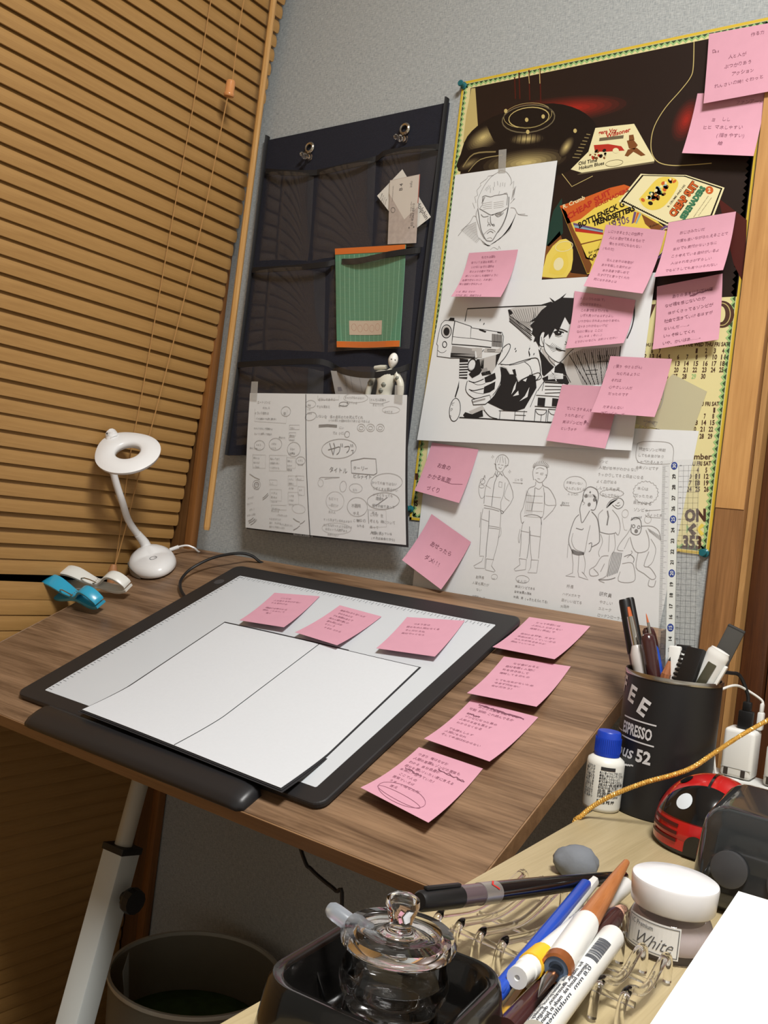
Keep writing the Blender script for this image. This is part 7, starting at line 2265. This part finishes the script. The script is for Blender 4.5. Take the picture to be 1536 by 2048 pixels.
t, L = lying('ballpoint_pen', 'blue and white clip pen lying on the pen rest', 'pen', (1187, 1757), 0.0225, (984, 2006), 0.0185)
G().box((0.052, 0, -0.001), (0.104, 0.0085, 0.0075), bevel=0.003).obj('barrel', PENW, t)
G().box((L*0.54, 0.0, 0.0022), (L*0.88, 0.0068, 0.0075), bevel=0.0024, seg=3).obj('clip', BLU, t)
G().tube([(L*0.93, 0, 0.002), (L*0.99, 0, 0.0008), (L*1.02, 0, -0.001)], [0.0042, 0.0036, 0.0012], 12).obj('tip', BLU, t)
t, L = lying('highlighter', 'white marker with a yellow band lying beside the blue pen', 'marker', (1250, 1770), 0.0150, (1034, 1956), 0.0270)
rod(t, 'barrel', [(0, 0), (0, 0.0052), (0.004, 0.0058), (L-0.036, 0.0058), (L-0.036, 0)], PENW); rod(t, 'yellow_band', [(L-0.036, 0), (L-0.036, 0.0066), (L-0.018, 0.0066), (L-0.018, 0)], mat('band_yellow', (228, 182, 44), 0.35)); rod(t, 'end_cap', [(L-0.018, 0), (L-0.018, 0.0058), (L-0.012, 0.0058), (L-0.0115, 0.0052), (L, 0.0052), (L, 0.0014), (L-0.001, 0.001), (L-0.001, 0)], PENW)
g = G()
for i, tx in enumerate(('TEXT MARKER', 'water based ink', 'made in Japan')):
    pen_text(g, 0.0058, tx, 0.05, 0.11, 0.5-0.4*i, 0.0016, 0)
g.obj('print', INKG, t)
t, L = lying('nib_holder', 'wooden pen holder with a white grip, lying on top of the other pens', 'pen', (1253, 1724), 0.0310, (1112, 1938), 0.0280)
HOLD = wood('pen_holder_wood', (158, 96, 52), (190, 124, 74), axis=0, scale=14, rough=0.35)
rod(t, 'shaft', [(0, 0), (0.001, 0.0022), (0.02, 0.0032), (0.07, 0.0052), (0.112, 0.0064), (0.112, 0)], HOLD, 24); rod(t, 'grip', [(0.110, 0), (0.110, 0.0066), (0.114, 0.0072), (L-0.006, 0.0076), (L-0.006, 0)], PENW, 24); rod(t, 'copper_ring', [(L-0.006, 0.0060), (L-0.006, 0.0078), (L, 0.0076), (L+0.0006, 0.0062)], mat('copper_ring', (176, 108, 62), 0.3, 0.6), 24); rod(t, 'socket', [(L-0.001, 0), (L-0.001, 0.0060), (L, 0.0060), (L, 0.0038), (L-0.003, 0.0036), (L-0.003, 0)], mat('socket_blue_grey', (92, 108, 132), 0.4), 24)
V = []
nib = [(L-0.004, 0.0030), (L+0.006, 0.0034), (L+0.014, 0.0036), (L+0.022, 0.0022), (L+0.030, 0.0003)]
for x, hw in nib:
    for k_ in range(7):
        a = -1.1+2.2*k_/6
        V.append((x, hw*sin(a), hw*cos(a)*0.9-0.001))
F = [(i*7+k_, i*7+k_+1, (i+1)*7+k_+1, (i+1)*7+k_) for i in range(4) for k_ in range(6)]
G().add(V, F, 0, True).obj('nib', mat('nib_steel', (150, 148, 146), 0.2, 1.0), t)
t, L = lying('white_marker', 'white marker covered in fine print with a barcode on the pen rest', 'marker', (1226, 1872), 0.0210, (1072, 2072), 0.0200)
rod(t, 'barrel', [(0, 0), (0, 0.0045), (0.0006, 0.0062), (0.003, 0.0068), (L, 0.0068), (L, 0)], PENW, 32)
g = G()
for i, tx in enumerate(('Acid Free   Non Toxic   light fast', 'Archival Ink  waterproof quality', 'for manga, illustration, design', 'pigment based ink  made in Japan', '0.8 mm  multiliner')):
    pen_text(g, 0.0068, tx, L*0.46, L*1.0, 0.62-0.32*i, 0.0018, 0, bold=0.01)
xb = L*0.19
for i in range(26):
    w_ = rs.choice((0.00025, 0.0005, 0.0008))
    V = []
    for k_ in range(7):
        a = -0.75+1.0*k_/6
        for dx_ in (0, w_):
            V.append((xb+dx_, -(0.0071)*sin(a), 0.0071*cos(a)))
    g.add(V, [(2*k_, 2*k_+1, 2*k_+3, 2*k_+2) for k_ in range(6)])
    xb += w_+rs.choice((0.0003, 0.0006))
g.obj('print', mat('marker_print', (72, 78, 88), 0.6), t)
t, L = lying('maroon_pen', 'glossy maroon pen lying beneath the wooden pen holder', 'pen', (1243, 1818), 0.0160, (1012, 2062), 0.0150)
rod(t, 'barrel', [(0.012, 0), (0.012, 0.0050), (0.02, 0.0058), (L*0.6, 0.0060), (L, 0.0058), (L, 0)], DKBR, 24); rod(t, 'pink_tip', [(0, 0), (0.001, 0.0030), (0.012, 0.0048), (0.012, 0)], mat('tip_pink_beige', (206, 158, 134), 0.45)); rod(t, 'ring', [(L*0.62, 0), (L*0.62, 0.0063), (L*0.64, 0.0063), (L*0.64, 0)], SILV, 24)
t, L = lying('yellow_pencil', 'yellow pencil end showing beside the ashtray', 'pencil', (1045, 1995), 0.0075, (985, 2080), 0.0075)
rod(t, 'barrel', [(0, 0), (0, 0.0046), (L, 0.0046), (L, 0)], mat('pencil_yellow', (218, 166, 40), 0.35), 6); rod(t, 'end_dip', [(-0.004, 0), (-0.004, 0.0036), (0, 0.0044), (0, 0)], mat('pencil_end_brown', (120, 70, 40), 0.4), 6)
# brush pen across the back
a = hZ((838, 1803), ND+0.0485); b_ = hZ((1252, 1752), ND+0.0130)
M, L = stickM(a, b_)
t = thing('brush_pen', 'long black brush pen with a silver ring, resting on the ashtray rim', 'pen', M=M)
rod(t, 'cap', [(0, 0), (0, 0.0042), (0.002, 0.0052), (0.034, 0.0056), (0.034, 0)], BLKP, 24); G().box((0.018, 0.0, 0.0062), (0.030, 0.003, 0.002), bevel=0.0008).obj('cap_clip', BLKP, t)
rod(t, 'ink_window', [(0.034, 0), (0.034, 0.0056), (0.053, 0.0056), (0.053, 0)], mat('ink_window_mauve', (104, 90, 94), 0.15, 0, 0.5, 0.25), 24); rod(t, 'silver_ring', [(0.053, 0), (0.053, 0.0059), (0.069, 0.0059), (0.069, 0)], mat('brushed_silver', (186, 184, 180), 0.35, 0.8), 24); rod(t, 'barrel', [(0.069, 0), (0.069, 0.0057), (0.10, 0.0057), (L*0.8, 0.0046), (L-0.004, 0.0036), (L, 0.002), (L, 0)], BLKG, 24)
g = G(); pen_text(g, 0.0060, 'く', 0.060, 0.0655, 0.0, 0.0052, 0, bold=0.02); g.obj('red_mark', mat('mark_red', (190, 40, 36), 0.5), t)

# ------------------------------------------------------------------ white paper stack in the corner
c0 = hZ((1477, 1782), ND+0.055); c1 = hZ((1300, 2048), ND+0.055)
d_ = (c1-c0)/np.linalg.norm(c1-c0)
per = np.array([-d_[1], d_[0], 0.0])
if per[0] < 0:
    per = -per
q = [c0, c0+d_*0.297, c0+d_*0.297+per*0.21, c0+per*0.21]
stk = thing('paper_stack', 'thick stack of bright white paper in the corner by the cream jar', 'paper', (*((q[0]+q[2])/2)[:2], ND))
PB = mat('bright_white_paper', (244, 244, 242), 0.6)
for k_ in range(11):
    off = np.array([rs.uniform(-0.0012, 0.0), rs.uniform(-0.0012, 0.0012), 0]) if k_ < 10 else np.zeros(3)
    zz0 = ND+0.0003+k_*0.0049795; zz1 = zz0+0.00485
    G().prism([tuple((p+off)[:2]) for p in q], zz0, zz1).obj('ream', PB, stk, True)

# ------------------------------------------------------------------ under the table
tc_ = hZ((392, 1940), 0.315)
tr = thing('waste_bin', 'translucent plastic waste bin with a pale rim on the floor under the table', 'waste bin', (tc_[0], tc_[1], 0.0))
BIN = mat('bin_smoky_plastic', (150, 146, 132), 0.35, 0, 0.5, 0.55, 1.2)
G().lathe([(0, 0.002), (0.088, 0.002), (0.092, 0.005), (0.111, 0.312), (0.1096, 0.312), (0.0905, 0.006), (0, 0.004)], 56).obj('bin_wall', BIN, tr)
G().lathe([(0.1092, 0.310), (0.1132, 0.310), (0.1140, 0.3125), (0.1132, 0.315), (0.1092, 0.315)], 56, closed=True).obj('rim', mat('bin_rim_pale', (170, 168, 158), 0.25), tr)
G().lathe([(0, 0.010), (0.090, 0.010), (0.103, 0.235), (0.060, 0.245), (0, 0.248)], 40).obj('green_liner', mat('liner_green', (64, 92, 48), 0.7, var=0.2, vscale=60), tr)
S_ = Sheet([np.array([tc_[0]-0.088, tc_[1]-0.040, 0.318]), np.array([tc_[0]-0.052, tc_[1]-0.078, 0.318]), np.array([tc_[0]-0.046, tc_[1]-0.068, 0.250]), np.array([tc_[0]-0.080, tc_[1]-0.036, 0.250])], None, 0.0004)
sheet_thing('discarded_paper', 'grey paper piece standing inside the waste bin', 'paper', S_, mat('waste_paper_grey', (170, 172, 170), 0.8), 1, 1)
hp_ = [dpt(hY((603, 1690), -0.30)[0], -0.38, -0.020), hY((606, 1712), -0.36), hY((622, 1738), -0.36), hY((648, 1762), -0.36), hY((672, 1782), -0.36), hY((684, 1806), -0.36), hY((690, 1860), -0.36)-np.array([0, 0, 0.1])]
tag(G().tube(smooth_path(hp_, 5), 0.0018, 8).obj('hanging_cable', CBL), 'thin black cable dangling below the front edge of the drafting table', 'cable')
